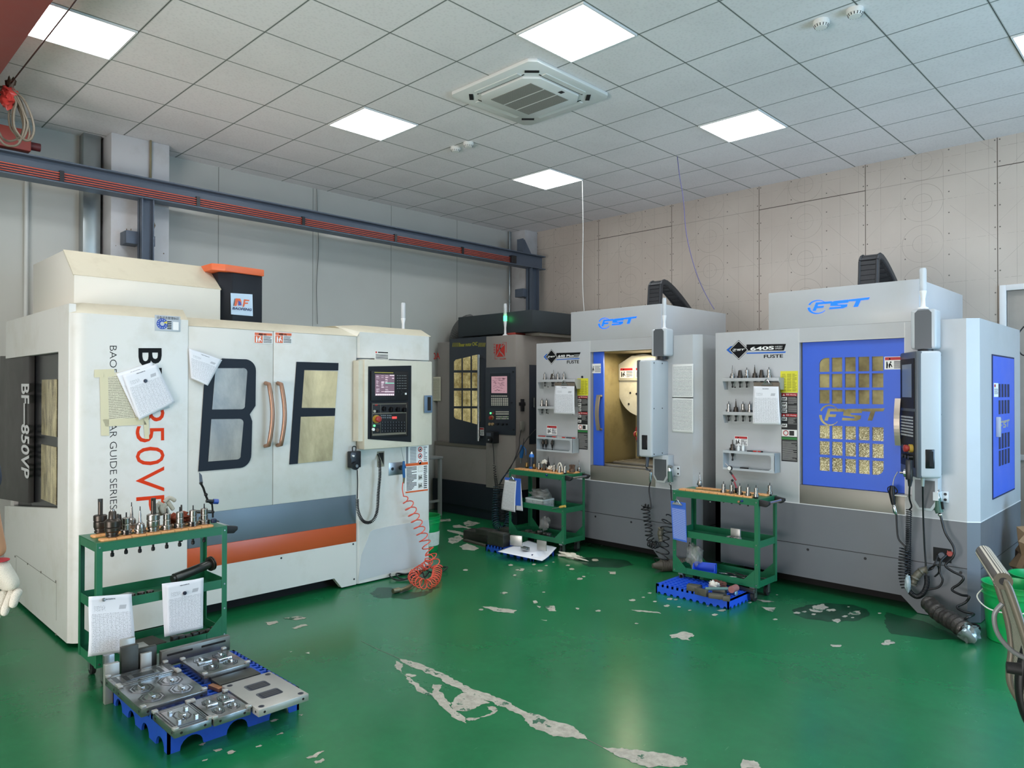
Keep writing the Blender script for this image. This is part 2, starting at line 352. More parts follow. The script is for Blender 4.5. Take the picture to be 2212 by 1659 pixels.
# right wall with the big daylight window; front wall behind the camera
WY0, WY1 = 3.4, 6.8
mw = mat('plain_wall', 'b9b7b0', .6)
rw = B(); rw.box(XR, XR + .12, YF, WY0, 0, ZC); rw.box(XR, XR + .12, WY1, YB, 0, ZC); rw.box(XR, XR + .12, WY0, WY1, 3.0, ZC); rw.box(XR, XR + .12, WY0, WY1, 0, .4)
struct(rw, 'wall_right', mw)
wf = B()
for a in ((WY0, WY0 + .06, .4, 3.0), (WY1 - .06, WY1, .4, 3.0), (WY0, WY1, .4, .46), (WY0, WY1, 2.94, 3.0), (5.07, 5.13, .46, 2.94)): wf.box(XR + .03, XR + .09, *a)
struct(wf, 'window_2', mat('white_frame'))
fw = B(); fw.box(XL, -3.9, YF - .1, YF, 0, ZC); fw.box(.7, XR, YF - .1, YF, 0, ZC); fw.box(-3.9, .7, YF - .1, YF, 2.2, ZC); fw.box(-3.9, .7, YF - .1, YF, 0, .1); struct(fw, 'wall_front', mw)
wf = B()
for a in ((-3.9, -3.84, .1, 2.2), (.64, .7, .1, 2.2), (-1.63, -1.57, .1, 2.2), (-3.9, .7, .1, .16), (-3.9, .7, 2.14, 2.2)): wf.box(a[0], a[1], YF - .07, YF - .02, a[2], a[3])
struct(wf, 'fill_window', mat('white_frame'))  # unseen window, added as an opening for the ceiling fill light
# concrete columns
mc = mat('column_paint', 'c9c9ca', .6, var=.05, dirt='9c968a', dsc=2.2, damt=.5)
c1 = B(); c1.box(XL, -7.46, 2.2, 2.73, 0, ZC, .008); col1 = c1.obj('column', mc, label='white painted concrete column behind the crane runway post, stained'); col1['kind'] = 'structure'
c2 = B(); c2.box(XL, -7.5, 7.92, YB, 0, ZC, .008); col2 = c2.obj('column', mc); col2['kind'] = 'structure'
st = B(); st_m = mat('rust_stain', '6e5a3c', .8, var=.4, vs_=30)
random.seed(5)
st.fp(FX(-7.46), [(2.47 + a, 3.14 + b_) for a, b_ in ((0, 0), (.03, .06), (.015, .14), (.05, .2), (.10, .2), (.13, .12), (.10, .03), (.12, -.03), (.06, -.02))], 0, .001)
for i in range(14):
    yy, zz = random.uniform(2.24, 2.7), random.uniform(2.6, 3.2); s_ = random.uniform(.003, .010); st.fr(FX(-7.46), yy, yy + s_, zz, zz + s_ * random.uniform(1, 3), 0, .001)
st.obj('stain', mat('rust_stain'), col1)
# wall conduits and duct
tag(B().cyl((XL + .03, 1.59, 1.2), (XL + .03, 1.59, 3.75), .018, n=12).obj('conduit', mat('white_pipe', 'cfd0cb', .4)), 'thin white vertical conduit on the panel wall above the white machine', 'conduit')
d = B(); d.box(XL, XL + .14, 2.02, 2.17, 1.9, ZC, .004)
tag(d.obj('duct', mat('galvanised', 'a9b0b0', .3, .85, var=.15)), 'galvanised square duct running up beside the concrete column', 'duct')
d = B(); d.cyl((XL + .03, 7.86, 1.5), (XL + .03, 7.86, ZC), .016, n=10); d.cyl((XL + .03, 7.86, 3.0), (XL + .03, 7.86, 3.03), .022, n=10)
tag(d.obj('conduit', mat('galvanised')), 'thin grey pipe in the corner beside the far column', 'conduit')
d = B(); d.cyl((-7.44, 2.545, 3.66), (-7.44, 2.545, ZC), .011, n=8); d.box(-7.46, -7.42, 2.50, 2.59, 3.63, 3.67)
tag(d.obj('pipe', mat('rusty_pipe', '8d8468', .6, .3, var=.3)), 'short rusty pipe with bracket dropping down the column face', 'pipe')
# ---- ceiling lights
lm = mat('light_diffuser', 'ffffff', .4, emit='f6fbff', es=PANEL_E); fm = mat('light_frame', 'e8eaea', .4, emit=None)
lights = {(1, 1): 'square ceiling light panel beside the air conditioner, toward the camera', (1, -3): 'square ceiling light panel on the white machine side of the air conditioner',
          (5, -3): 'square ceiling light panel deepest in the room, above the hanging white cord', (5, 1): 'square ceiling light panel above the blue door machines',
          (-3, -3): 'square ceiling light panel crossed by the red crane wire', (5, 5): 'square ceiling light panel cut by the picture edge'}
for i in (-7, -3, 1, 5):
    for j in (-3, 1, 5, 9):
        x0, y0 = GX + T * j + .008, GY + T * i + .008
        if x0 > XR - .6 or y0 < YF: continue
        t = thing('ceiling_light', lights.get((i, j), 'square ceiling light panel behind the viewpoint'), 'ceiling light', (x0 + .292, y0 + .292, ZC), 'square ceiling lights')
        b_ = B(); s_ = .584
        for a in ((0, .012, 0, s_), (s_ - .012, s_, 0, s_), (.012, s_ - .012, 0, .012), (.012, s_ - .012, s_ - .012, s_)): b_.box(x0 + a[0], x0 + a[1], y0 + a[2], y0 + a[3], ZC - .012, ZC)
        b_.obj('frame', fm, t); B().box(x0 + .012, x0 + s_ - .012, y0 + .012, y0 + s_ - .012, ZC - .008, ZC - .001).obj('diffuser', lm, t)
# ---- cassette air conditioner
ax, ay = -4.03, 4.31
t = thing('air_conditioner', 'white ceiling cassette air conditioner with square grey grille', 'air conditioner', (ax, ay, ZC))
am = mat('ac_plastic', 'dddfdc', .35); h = .475
b_ = B(); b_.poly([(ax - h + .05, ay - h, ZC - .03), (ax + h - .05, ay - h, ZC - .03), (ax + h, ay - h + .05, ZC - .03), (ax + h, ay + h - .05, ZC - .03), (ax + h - .05, ay + h, ZC - .03), (ax - h + .05, ay + h, ZC - .03), (ax - h, ay + h - .05, ZC - .03), (ax - h, ay - h + .05, ZC - .03)], (0, 0, .03), 0, .008)
b_.obj('panel', am, t)
def sq(h1, k): return [(ax + sx * (h1 - (k if q else 0)), ay + sy * (h1 - (0 if q else k))) for sx, sy, qs in ((1, 1, (0, 1)), (-1, 1, (1, 0)), (-1, -1, (0, 1)), (1, -1, (1, 0))) for q in qs]
b_ = B(); b_.poly([(a, c_, ZC - .05) for a, c_ in sq(.33, .10)], (0, 0, .022), 0, .012); b_.obj('centre_panel', am, t)
b_ = B()
for q in range(4):
    R = Matrix.Translation((ax, ay, 0)) @ Matrix.Rotation(q * PI / 2, 4, 'Z')
    b_.box(-.24, .24, -.395, -.345, ZC - .036, ZC - .029, .002, 0, 1, R)
b_.obj('louver', am, t)
b_ = B()
for q in range(4):
    R = Matrix.Translation((ax, ay, 0)) @ Matrix.Rotation(q * PI / 2, 4, 'Z')
    b_.box(-.26, .26, -.345, -.337, ZC - .0335, ZC - .029, 0, 0, 1, R)
    R2 = Matrix.Translation((ax, ay, 0)) @ Matrix.Rotation(q * PI / 2 + PI / 4, 4, 'Z'); b_.box(-.055, .055, -.495, -.462, ZC - .0345, ZC - .029, 0, 0, 1, R2)
b_.obj('slot', mat('black_void', '0a0a0a', .8), t)
b_ = B(); b_.box(ax - .225, ax + .225, ay - .225, ay + .225, ZC - .054, ZC - .05)
gm = mat('ac_grille', '8b8880', .6); g = G(gm); bb = g.N['Principled BSDF']; p, x, y, z = g.pos()
g.L.new(g.mix(g.op('MAXIMUM', g.line(x, .011, 0, .003), g.line(y, .011, 0, .003)), lin('6c6a63'), lin('a5a39c')), bb.inputs['Base Color'])
gr = b_.obj('grille', gm, t); b_ = B()
for k in (-.075, .075): b_.box(ax - .225, ax + .225, ay + k - .004, ay + k + .004, ZC - .056, ZC - .054)
b_.obj('rib', am, gr)
B().box(ax + .26, ax + .30, ay + .05, ay + .09, ZC - .052, ZC - .05).obj('indicator', mat('dark_plastic', '202124', .4), t)
# ---- smoke detectors
def detector(x, y, lab):
    t = thing('smoke_detector', lab, 'smoke detector', (x, y, ZC), 'smoke detectors')
    B().lathe((x, y, ZC), [(.05, 0), (.052, -.012), (.048, -.03)], 24).obj('base', mat('det_white', 'e4e3de', .4), t)
    h_ = B().lathe((x, y, ZC), [(.044, -.03), (.044, -.036), (.036, -.046), (.0, -.048)], 24).obj('head', mat('det_white'), t)
    b_ = B()
    for k in range(14):
        a = 2 * PI * k / 14; b_.cyl((x + .0445 * math.cos(a), y + .0445 * math.sin(a), ZC - .030), (x + .038 * math.cos(a), y + .038 * math.sin(a), ZC - .044), .0032, n=6)
    b_.obj('vent', mat('dark_plastic'), t)
detector(-5.458, 4.751, 'round white smoke detector near the air conditioner, the one nearer the white machine side')
detector(-5.264, 4.75, 'round white smoke detector near the air conditioner, beside the light panel row')
detector(-1.863, 4.798, 'round white smoke detector above the blue machine, standing inside the tile')
detector(-1.652, 4.803, 'round white smoke detector above the blue machine, on the grid line crossing')
# ---- crane runway
bm_ = mat('crane_steel', '56606e', .45, .1, var=.12)
t = thing('crane_runway', 'long blue-grey steel crane runway beam with red conductor rails along the panel wall', 'crane runway', (-7.25, 1.0, 3.44))
b_ = B(); y0, y1 = -2.4, 8.02
b_.box(-7.33, -7.17, y0, y1, 3.625, 3.638); b_.box(-7.33, -7.17, y0, y1, 3.44, 3.452); b_.box(-7.256, -7.244, y0, y1, 3.452, 3.625); b_.obj('beam', bm_, t)
rm = mat('rail_red', 'd05a40', .35, .1)
for k in range(4): B().box(-7.235, -7.222, y0, 7.35, 3.472 + k * .021, 3.482 + k * .021, .003).obj('conductor_rail', rm, t)
for yy in (1.72, 2.9, 4.05, 5.3, 6.4): B().box(-7.245, -7.215, yy, yy + .035, 3.465, 3.56).obj('rail_clamp', mat('dark_plastic'), t)
B().box(-7.245, -7.19, 7.32, 7.42, 3.46, 3.57, .004).obj('feed_box', mat('dark_plastic'), t)
b_ = B(); b_.poly([(-7.24, 7.55, 3.638), (-7.24, 7.55, 3.84), (-7.24, 7.63, 3.84), (-7.24, 7.78, 3.638)], (.012, 0, 0)); b_.box(-7.30, -7.18, 7.54, 7.553, 3.638, 3.84); b_.obj('end_stop', bm_, t)
def post(yc, lab, w2=.055):
    t = thing('steel_post', lab, 'steel post', (-7.25, yc, 0), 'runway support posts')
    b_ = B(); b_.box(-7.31, -7.19, yc - w2, yc - w2 + .01, 0, 3.44); b_.box(-7.31, -7.19, yc + w2 - .01, yc + w2, 0, 3.44); b_.box(-7.256, -7.244, yc - w2, yc + w2, 0, 3.44); b_.obj('post', bm_, t)
    b_ = B(); b_.box(-7.459, -7.29, yc - .16, yc - .03, 3.02, 3.14, .004); b_.box(-7.459, -7.29, yc + .03, yc + .1, 3.02, 3.12, .004); b_.obj('bracket', bm_, t)
post(2.44, 'blue-grey steel post under the runway in front of the white column'); post(7.82, 'blue-grey steel post under the far end of the runway', .08)
# crane bridge, end carriage, festoon
cr = mat('crane_red', '8e3a30', .5, var=.15)
t = thing('crane_bridge', 'dark red crane bridge girder at the ceiling, cut by the picture corner', 'crane', (-7.25, .6, 3.64))
B().box(-7.17, 2.3, .62, 1.03, 3.74, 4.03, .004).obj('girder', cr, t)
b_ = B(); b_.box(-7.32, -7.18, -.2, 1.50, 3.665, 3.84, .006); b_.obj('end_carriage', cr, t)
B().cyl((-7.25, 1.50, 3.73), (-7.25, 1.58, 3.73), .035, n=16).obj('bumper', mat('bumper_red', '5a2024', .5), t)
b_ = B(); b_.cyl((-7.27, 1.1, 3.69), (-7.23, 1.1, 3.69), .05, n=20); b_.obj('carriage_wheel', mat('steel', 'a8a8a8', .3, .9), t)
# ================================================================ WHITE MACHINE (front faces +x at x=-5.2, side at y=1.31)
WM = mat('white_enamel', 'd9d8d2', .32, var=.03, vs_=4, dirt='b5ae98', dsc=2.6, damt=.45)
CREAM = mat('cream_enamel', 'cdc5ae', .4, dirt='a89d84', dsc=5, damt=.4)
BLACK = mat('black_plastic', '17191d', .4); NAVY = mat('navy_trim', '111823', .5, spec=.3); STEEL = mat('steel'); CHROME = mat('chrome', 'c9c9c9', .15, 1.0)
SCREW = mat('screw_black', '16161a', .5); VOID = mat('black_void')
INKB = mat('ink_black', '0c0d0f', .6, spec=.2); ORG = mat('orange_paint', 'd9622e', .4); RED = mat('ink_red', 'c22a20', .5); WHITE = mat('ink_white', 'eeeeec', .5); GREYL = mat('ink_grey', '7c7f84', .6)
BF = thing('machining_center', 'white vertical machining centre with big B and F shaped door windows and orange stripe', 'cnc machine', (-5.2, 1.31, 0))
X0 = -5.2; F = FX(X0)
YL, YC, YD, YP, YE = 1.31, 2.035, 2.68, 3.43, 4.235
# body: side window opening is left open (y=1.31 face), made of slabs
b = B(); XS0, XS1, ZS0, ZS1 = -7.07, -5.50, .72, 1.93
b.poly([(-7.07, YL, .03), (-5.26, YL, .03), (-5.26, YL, .6), (-5.26, YL, ZS0 + .0), (-5.5, YL, .86), (-7.07, YL, .70)], (0, .04, 0))
b.box(-7.07, -5.26, YL, YL + .04, 1.90, 2.2); b.poly([(-5.5, YL, .86), (-5.26, YL, .72), (-5.26, YL, 1.90), (-5.5, YL, 1.90)], (0, .04, 0))
b.obj('side_panel', WM, BF)
b = B()
for px, py in ((143, 1202), (170, 1216)): pass
for q in ((33, 1202), (60, 1218), (89, 1236), (121, 1256), (121, 1370)):
    P = ony(q[0], q[1], YL); b.cyl((P.x, YL - .003, P.z), (P.x, YL + .01, P.z), .008, n=10)
a, c_ = ony(35, 1200, YL), ony(122, 1254, YL)
b.box(a.x, c_.x, YL - .0008, YL, a.z - .001, a.z + .002); b.box(c_.x, c_.x + .002, YL - .0008, YL, .12, a.z); b.box(a.x, a.x + .002, YL - .0008, YL, .12, a.z)
b.obj('access_panel_seam', mat('seam_grey', '6f6c62', .7), BF)
# front column with rounded corner (as plan outline extruded)
def plan(pts, z0, z1): return ([(x, y, z0) for x, y in pts], (0, 0, z1 - z0))
r = .09; arc = [(X0 - r + r * math.sin(a), YL + r - r * math.cos(a)) for a in [i * PI / 12 for i in range(7)]]
arc = [(X0 - r * (1 - math.sin(t_)), YL + r * (1 - math.cos(t_))) for t_ in [PI / 2 * i / 8 for i in range(9)]]
b = B(); b.poly(*plan([(-5.262, YL + .05)] + [( -5.262, YL)] + [q for q in arc if q[0] > -5.262] + [(X0, YC), (-5.262, YC)], .03, 2.14)); b.obj('front_column', WM, BF, ang=50)
b = B()  # sloped cap on the column
b.add([(-7.07, YL, 2.2), (-5.262, YL, 2.2), (X0, YL + r, 2.14), (X0, YC, 2.14), (-5.30, YC, 2.22), (-5.34, YL + .1, 2.22), (-7.07, YL + .1, 2.22), (-7.07, YC, 2.22), (-5.262, YL, 2.14)],
      [(8, 2, 5, 1), (2, 3, 4, 5), (1, 5, 6, 0), (5, 4, 7, 6)]); b.obj('column_cap', CREAM, BF)
# main rear body
b = B(); b.box(-7.07, X0 - .06, YC, YE - .1, .10, 2.1); b.box(-7.07, -5.6, YL + .5, YC, .1, 2.18); b.box(-7.07, -6.95, YL + .04, YL + .5, .03, 2.2); b.obj('rear_body', WM, BF)
b = B(); b.box(-6.9, -5.35, YL + .12, YE - .15, 0, .10); b.obj('plinth', VOID, BF)
# side sliding window
b = B(); b.box(-7.07, -5.5, YL + .07, YL + .09, .70, 1.93); b.obj('side_door_backing', mat('dark_grey_paint', '3b3b3b', .4), BF)
sd = B(); xa, xb = ony(9, 800, YL + .04).x, ony(72, 800, YL + .04).x
sd.poly([(xa, YL + .01, .73), (xb, YL + .01, .80), (xb, YL + .01, 1.90), (xa, YL + .01, 1.93)], (0, .04, 0), 0, .004)
so = sd.obj('side_sliding_door', mat('charcoal_enamel', '3c3a38', .45, var=.08), BF)
text('BF—850VP', ony(46, 829, YL), ony(46, 1029, YL), ony(63, 829, YL), mat('ink_silver', 'd5d5d5', .4), 'lettering', so, .02, label='white italic lettering reading down the door')
fo = B(); fo.box(ony(72, 800, YL + .06).x, -5.5, YL + .055, YL + .07, .76, 1.93); fw_ = fo.obj('side_window_frame', mat('charcoal_gloss', '1f2124', .25), BF)
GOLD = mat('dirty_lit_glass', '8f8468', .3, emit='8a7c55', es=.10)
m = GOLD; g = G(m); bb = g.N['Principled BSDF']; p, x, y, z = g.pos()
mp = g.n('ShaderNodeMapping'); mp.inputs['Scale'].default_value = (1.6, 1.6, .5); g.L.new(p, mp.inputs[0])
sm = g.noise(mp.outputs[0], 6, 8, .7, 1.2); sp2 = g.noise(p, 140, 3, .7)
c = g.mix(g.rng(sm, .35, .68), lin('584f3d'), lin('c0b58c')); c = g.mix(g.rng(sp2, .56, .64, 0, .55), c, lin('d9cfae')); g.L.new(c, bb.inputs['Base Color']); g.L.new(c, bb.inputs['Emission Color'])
for z0, z1 in ((1.32, 1.72), (.85, 1.25)):
    P0 = ony(90, 900, YL + .05); pb = B(); pb.box(P0.x, ony(122, 900, YL + .05).x, YL + .048, YL + .054, z0, z1, .002); pb.obj('pane', GOLD, fw_)
# hood
b = B(); prof = [(-5.74, 2.15), (-5.74, 2.455), (-6.0, 2.665), (-6.9, 2.665), (-6.9, 2.15)]
b.poly([(x, 1.46, z) for x, z in prof], (0, 1.04, 0), 0, .004); b.obj('hood', mat('hood_cream', 'dad7cc', .4, var=.03), BF)
b = B(); b.poly([(x, 1.455, z) for x, z in ((-5.738, 2.457), (-6.0, 2.667), (-6.004, 2.66), (-5.744, 2.45))], (0, 1.05, 0)); b.obj('hood_edge', CREAM, BF)
# spindle tower
b = B(); b.poly([(-5.74, 2.50, 2.1), (-5.74, 2.50, 2.45), (-5.98, 2.50, 2.61), (-6.4, 2.50, 2.61), (-6.4, 2.50, 2.1)], (0, .36, 0)) if False else b.poly([(-5.74, 2.855, 2.1), (-5.74, 2.60, 2.1), (-5.80, 2.505, 2.1), (-6.4, 2.505, 2.1), (-6.4, 2.855, 2.1)], (0, 0, .505), 0, .006)
b.obj('spindle_tower', mat('tower_navy', '10161f', .5, spec=.3), BF)
b = B(); b.poly([(-5.72, 2.862, 2.60), (-5.72, 2.53, 2.605), (-5.80, 2.45, 2.615), (-6.45, 2.45, 2.615), (-6.45, 2.862, 2.60)], (0, 0, .055), 0, .006); b.obj('tower_cap', mat('cap_orange', 'd8683c', .45), BF)
Ft = FX(-5.74); P = [onx(*q, -5.738) for q in ((498, 633), (545, 636), (546, 683), (499, 679))]
b = B(); b.poly(P, (.003, 0, 0)); nb = b.obj('nameplate', mat('plate_blue', 'bcd3e6', .4), BF)
def q_(px, py, X=-5.733): return onx(px, py, X)
text('BAOFENG', q_(502, 668.5), q_(543, 672), q_(503.5, 663), mat('ink_navy', '1b2b5c', .4), 'lettering', nb, .03)
b = B(); b.poly([q_(*p_) for p_ in ((506, 661), (509, 644.5), (519, 645), (521.5, 651), (522, 660), (514, 660.5), (513.5, 649), (511, 661))], (.0008, 0, 0), 0)
b.poly([q_(*p_) for p_ in ((524, 663), (527, 646.5), (539, 648), (538, 650.5), (530, 650), (529.5, 653.5), (536, 654), (535.5, 656.5), (529, 656.5), (527, 663))], (.0008, 0, 0), 0)
b.poly([q_(*p_) for p_ in ((515, 649), (520, 653), (521.5, 659), (515, 659.5))], (.0010, 0, 0), 1)
b.poly([q_(*p_) for p_ in ((504, 660.5), (507, 645), (508, 645), (505.2, 660.5))], (.0008, 0, 0), 2)
b.obj('emblem', [ORG, mat('ink_blue', '2a50a8', .4), INKB], nb)
# doors
def door(y0, y1, nm_poly=None):
    b = B(); b.box(X0 - .03, X0 - .004, y0 + .002, y1 - .002, .765, 2.10, .003); return b.obj('door', WM, BF)
d1, d2 = door(YC, YD), door(YD, YP)
b = B(); b.add([(X0 - .03, YC, 2.10), (X0, YC, 2.10), (X0, YP, 2.10), (X0 - .03, YP, 2.10), (X0 - .12, YC, 2.17), (X0 - .12, YP, 2.17), (X0 - .6, YC, 2.19), (X0 - .6, YP, 2.19)], [(1, 2, 5, 4), (4, 5, 7, 6), (0, 3, 2, 1)])
b.obj('door_top_cover', CREAM, BF)
def onF(pts, X=X0): return [onx(px, py, X) for px, py in pts]
def c5(pts): return [(380 + x / 3.0155, 550 + y / 3.0155) for x, y in pts]  # zoomed-crop readings
def arcp(cx, cy, rx, ry, a0, a1, n=7): return [(cx + rx * math.cos(math.radians(a0 + (a1 - a0) * i / n)), cy + ry * math.sin(math.radians(a0 + (a1 - a0) * i / n))) for i in range(n + 1)]
Bo = [(145, 1413), (225, 860), (300, 678), (425, 681)] + arcp(445, 755, 75, 74, -80, 0) + [(517, 990), (480, 1040), (496, 1085), (492, 1300)] + arcp(410, 1300, 82, 90, 0, 85)
Bo = [(145, 1413), (182, 850), (300, 676), (425, 681)] + arcp(445, 755, 75, 74, -80, 0) + [(517, 985), (480, 1040), (496, 1085), (490, 1300)] + arcp(410, 1300, 80, 90, 0, 85)
b = B(); b.poly(onF(c5(Bo)), (.004, 0, 0)); wb = b.obj('window_frame', NAVY, d1, label='navy window frame shaped like the letter B')
Fo = [(738, 1367), (785, 698), (1058, 706), (1056, 755), (835, 752), (818, 998), (1037, 1000), (1034, 1050), (812, 1056), (793, 1362)]
b = B(); b.poly(onF(c5(Fo)), (.004, 0, 0)); wf2 = b.obj('window_frame', NAVY, d2, label='navy window frame shaped like the letter F')
GLS = mat('smeared_glass', '8b8a80', .22, var=0)
m = GLS; g = G(m); bb = g.N['Principled BSDF']; p, x, y, z = g.pos(); mp = g.n('ShaderNodeMapping'); mp.inputs['Scale'].default_value = (1, 1.2, .5); g.L.new(p, mp.inputs[0])
sm = g.noise(mp.outputs[0], 3.2, 9, .62, .4); g.L.new(g.mix(g.rng(sm, .32, .72), lin('66645d'), lin('a6a193')), bb.inputs['Base Color'])
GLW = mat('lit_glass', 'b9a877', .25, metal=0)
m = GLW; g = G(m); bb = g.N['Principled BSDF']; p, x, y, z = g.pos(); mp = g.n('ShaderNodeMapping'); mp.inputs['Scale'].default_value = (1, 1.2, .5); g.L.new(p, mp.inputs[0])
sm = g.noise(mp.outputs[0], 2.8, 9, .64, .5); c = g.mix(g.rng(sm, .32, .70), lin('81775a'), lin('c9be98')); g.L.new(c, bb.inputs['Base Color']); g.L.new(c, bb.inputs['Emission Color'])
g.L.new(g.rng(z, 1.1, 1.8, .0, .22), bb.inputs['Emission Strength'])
def rr(x0, y0, x1, y1, sl, R=18, tr=1, br=1):  # slanted pane with rounded right corners in crop px
    pts = [(x0 - sl, y1), (x0, y0)]
    pts += arcp(x1 - R, y0 + R, R, R, -90, 0, 4) if tr else [(x1, y0)]
    pts += [(px - sl * .8, py) for px, py in (arcp(x1 - R, y1 - R, R, R, 0, 90, 4) if br else [(x1, y1)])]
    return pts
b = B(); b.poly(onF(c5([(257, 740), (430, 740)] + arcp(438, 765, 26, 26, -90, 0, 4) + [(448, 985)] + arcp(425, 985, 24, 22, 0, 90, 4) + [(235, 1009)]), X0 + .004), (.003, 0, 0)); b.obj('pane', GLS, wb)
b = B(); b.poly(onF(c5([(230, 1072), (415, 1070)] + arcp(415, 1095, 24, 25, -90, 0, 4) + [(420, 1310)] + arcp(396, 1310, 25, 24, 0, 90, 4) + [(210, 1348)]), X0 + .004), (.003, 0, 0)); b.obj('pane', GLS, wb)
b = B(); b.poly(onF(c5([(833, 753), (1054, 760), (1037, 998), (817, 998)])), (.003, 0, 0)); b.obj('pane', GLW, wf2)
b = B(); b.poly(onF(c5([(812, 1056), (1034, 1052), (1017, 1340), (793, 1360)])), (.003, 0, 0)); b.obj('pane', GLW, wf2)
HB = mat('handle_bronze', 'a5806a', .35, .5)
def handle(dr, yc):
    b = B(); path = [(X0, yc, 1.70)] + [(X0 + .055 + .022 * math.sin(PI * i / 12), yc + .018 * math.sin(PI * i / 12), 1.69 - .46 * i / 12) for i in range(13)] + [(X0, yc, 1.22)]
    P = [V(p) for p in path]; b.tube(P, [.015] + [.0165] * 13 + [.015], 10); b.obj('handle', HB, dr, ang=60)
handle(d1, 2.615); handle(d2, 2.715)
# warning stickers
def bars(b, F, u0, u1, v0, v1, n, m=0, d=.0012, fill=.5, seed=1, gap=.0):
    rnd = random.Random(seed); h_ = (v1 - v0) / n
    for i in range(n):
        w_ = (u1 - u0) * (1 if rnd.random() < .7 else rnd.uniform(.5, .95)); vv = v1 - h_ * (i + .5)
        b.fr(F, u0, u0 + w_, vv - h_ * fill / 2, vv + h_ * fill / 2, .0008, d, m)
def figure(b, F, u0, u1, v0, v1, m, d=.0014, seed=0):  # small pictogram of a person and a moving part
    w_, h_ = u1 - u0, v1 - v0; P = lambda a, c: (u0 + w_ * a, v0 + h_ * c)
    b.fp(F, [P(.10, .05), P(.28, .05), P(.34, .5), P(.25, .9), P(.12, .9)], .0008, d, m)
    b.fp(F, [P(.45, .1), P(.58, .1), P(.66, .45), P(.9, .15), P(.95, .25), P(.75, .6), P(.6, .75), P(.42, .5)], .0008, d, m)
    b.fp(F, [(u0 + w_ * (.72 + .11 * math.cos(k * PI / 5)), v0 + h_ * (.82 + .11 * math.sin(k * PI / 5))) for k in range(10)], .0008, d, m)
def warn(parent, F, u0, u1, v0, v1, mhead, mpic, name='warning_label', seed=1):
    b = B(); b.fr(F, u0, u1, v0, v1, 0, .0008, 0); hh = (v1 - v0); w_ = u1 - u0
    b.fr(F, u0 + w_ * .03, u1 - w_ * .03, v1 - hh * .27, v1 - hh * .04, .0008, .0012, 1)
    b.fr(F, u0 + w_ * .03, u0 + w_ * .46, v0 + hh * .04, v1 - hh * .3, .0008, .0012, 2)
    figure(b, F, u0 + w_ * .06, u0 + w_ * .44, v0 + hh * .06, v1 - hh * .32, 3 if mpic is not WHITE else 4, .0016)
    bars(b, F, u0 + w_ * .5, u1 - w_ * .05, v0 + hh * .06, v1 - hh * .32, 6, 4, seed=seed)
    b.fp(F, [(u0 + w_ * .22, v1 - hh * .23), (u0 + w_ * .34, v1 - hh * .23), (u0 + w_ * .28, v1 - hh * .08)], .0012, .0016, 4)
    return b.obj(name, [WHITE, mhead, mpic, WHITE, INKB], parent)
for (a, c_), dr in (((549, 589), d1), ((594, 631), d2)):
    A, Bq = onx(a, 717, X0), onx(c_, 743, X0); w1 = warn(dr, FX(X0 - .002), A.y, Bq.y, Bq.z, A.z, ORG, ORG, label_seed if False else 'warning_label')
    ftext('警告', FX(X0), A.y + .045, A.y + .10, A.z - .024, A.z - .008, INKB, .0, parent=w1, name='lettering')
# coolant streaks on right door edge handled in paint dirt; lower panels
b = B(); b.box(X0 - .05, X0 - .006, YC, YP, .525, .765, .002); b.obj('splash_panel', mat('steel_blue_grey', '67757f', .4, .2, var=.06), BF)
b = B(); b.box(X0 - .05, X0, YC, YP, .372, .525, .002); b.obj('orange_stripe', mat('stripe_orange', 'c0562c', .35), BF)
b = B(); b.fp(FX(X0 - .05), [(YC, .372), (YC, .03), (2.10, .03), (2.17, .10), (3.22, .10), (3.29, .012), (YP, .012), (YP, .372)], 0, .05); lp = b.obj('lower_panel', WM, BF)
b = B(); [b.fp(FX(X0), [(yy + .008 * math.cos(k), zz + .008 * math.sin(k)) for k in [i * PI / 5 for i in range(10)]], 0, .001) for yy, zz in ((3.40, .355), (3.41, .06), (2.75, .345), (2.1, .35))]; b.obj('screw', SCREW, lp)
# right pod
b = B(); r = .10
pl = [(X0 - .5, YP + .004), (X0 - .02, YP + .004), (X0, YP + .03), (X0, YE - .03), (X0 - .03, YE), (X0 - .5, YE)]
b.poly(*plan(pl, .012, 1.21)); b.poly(*plan(pl, 1.92, 2.14)); b.box(X0 - .5, X0 - .05, YP + .004, YE, 1.21, 1.92); b.obj('control_cabinet', WM, BF)
b = B(); b.add([(X0, YP + .03, 2.14), (X0, YE, 2.14), (X0 - .15, YE, 2.21), (X0 - .15, YP + .10, 2.21), (X0 - .15, YP - .12, 2.19), (X0 - .6, YP - .12, 2.20), (X0 - .6, YE, 2.22), (X0, YP + .004, 2.10), (X0 - .5, YP - .12, 2.1)],
              [(0, 1, 2, 3), (0, 3, 4, 7), (3, 2, 6, 5, 4), (7, 4, 5, 8)]); b.obj('cabinet_cap', CREAM, BF)
# grey inset patch lower on the cabinet
b = B(); b.poly([onx(x_ / 3.95 + 740, y_ / 3.95 + 900, X0) for x_, y_ in ((132, 1400), (160, 1180), (235, 985), (260, 965), (400, 935), (735, 880), (740, 960), (700, 1260))], (.002, 0, 0)); b.obj('lower_cover', mat('pale_grey_enamel', 'c3c7c8', .4, var=.04), BF)
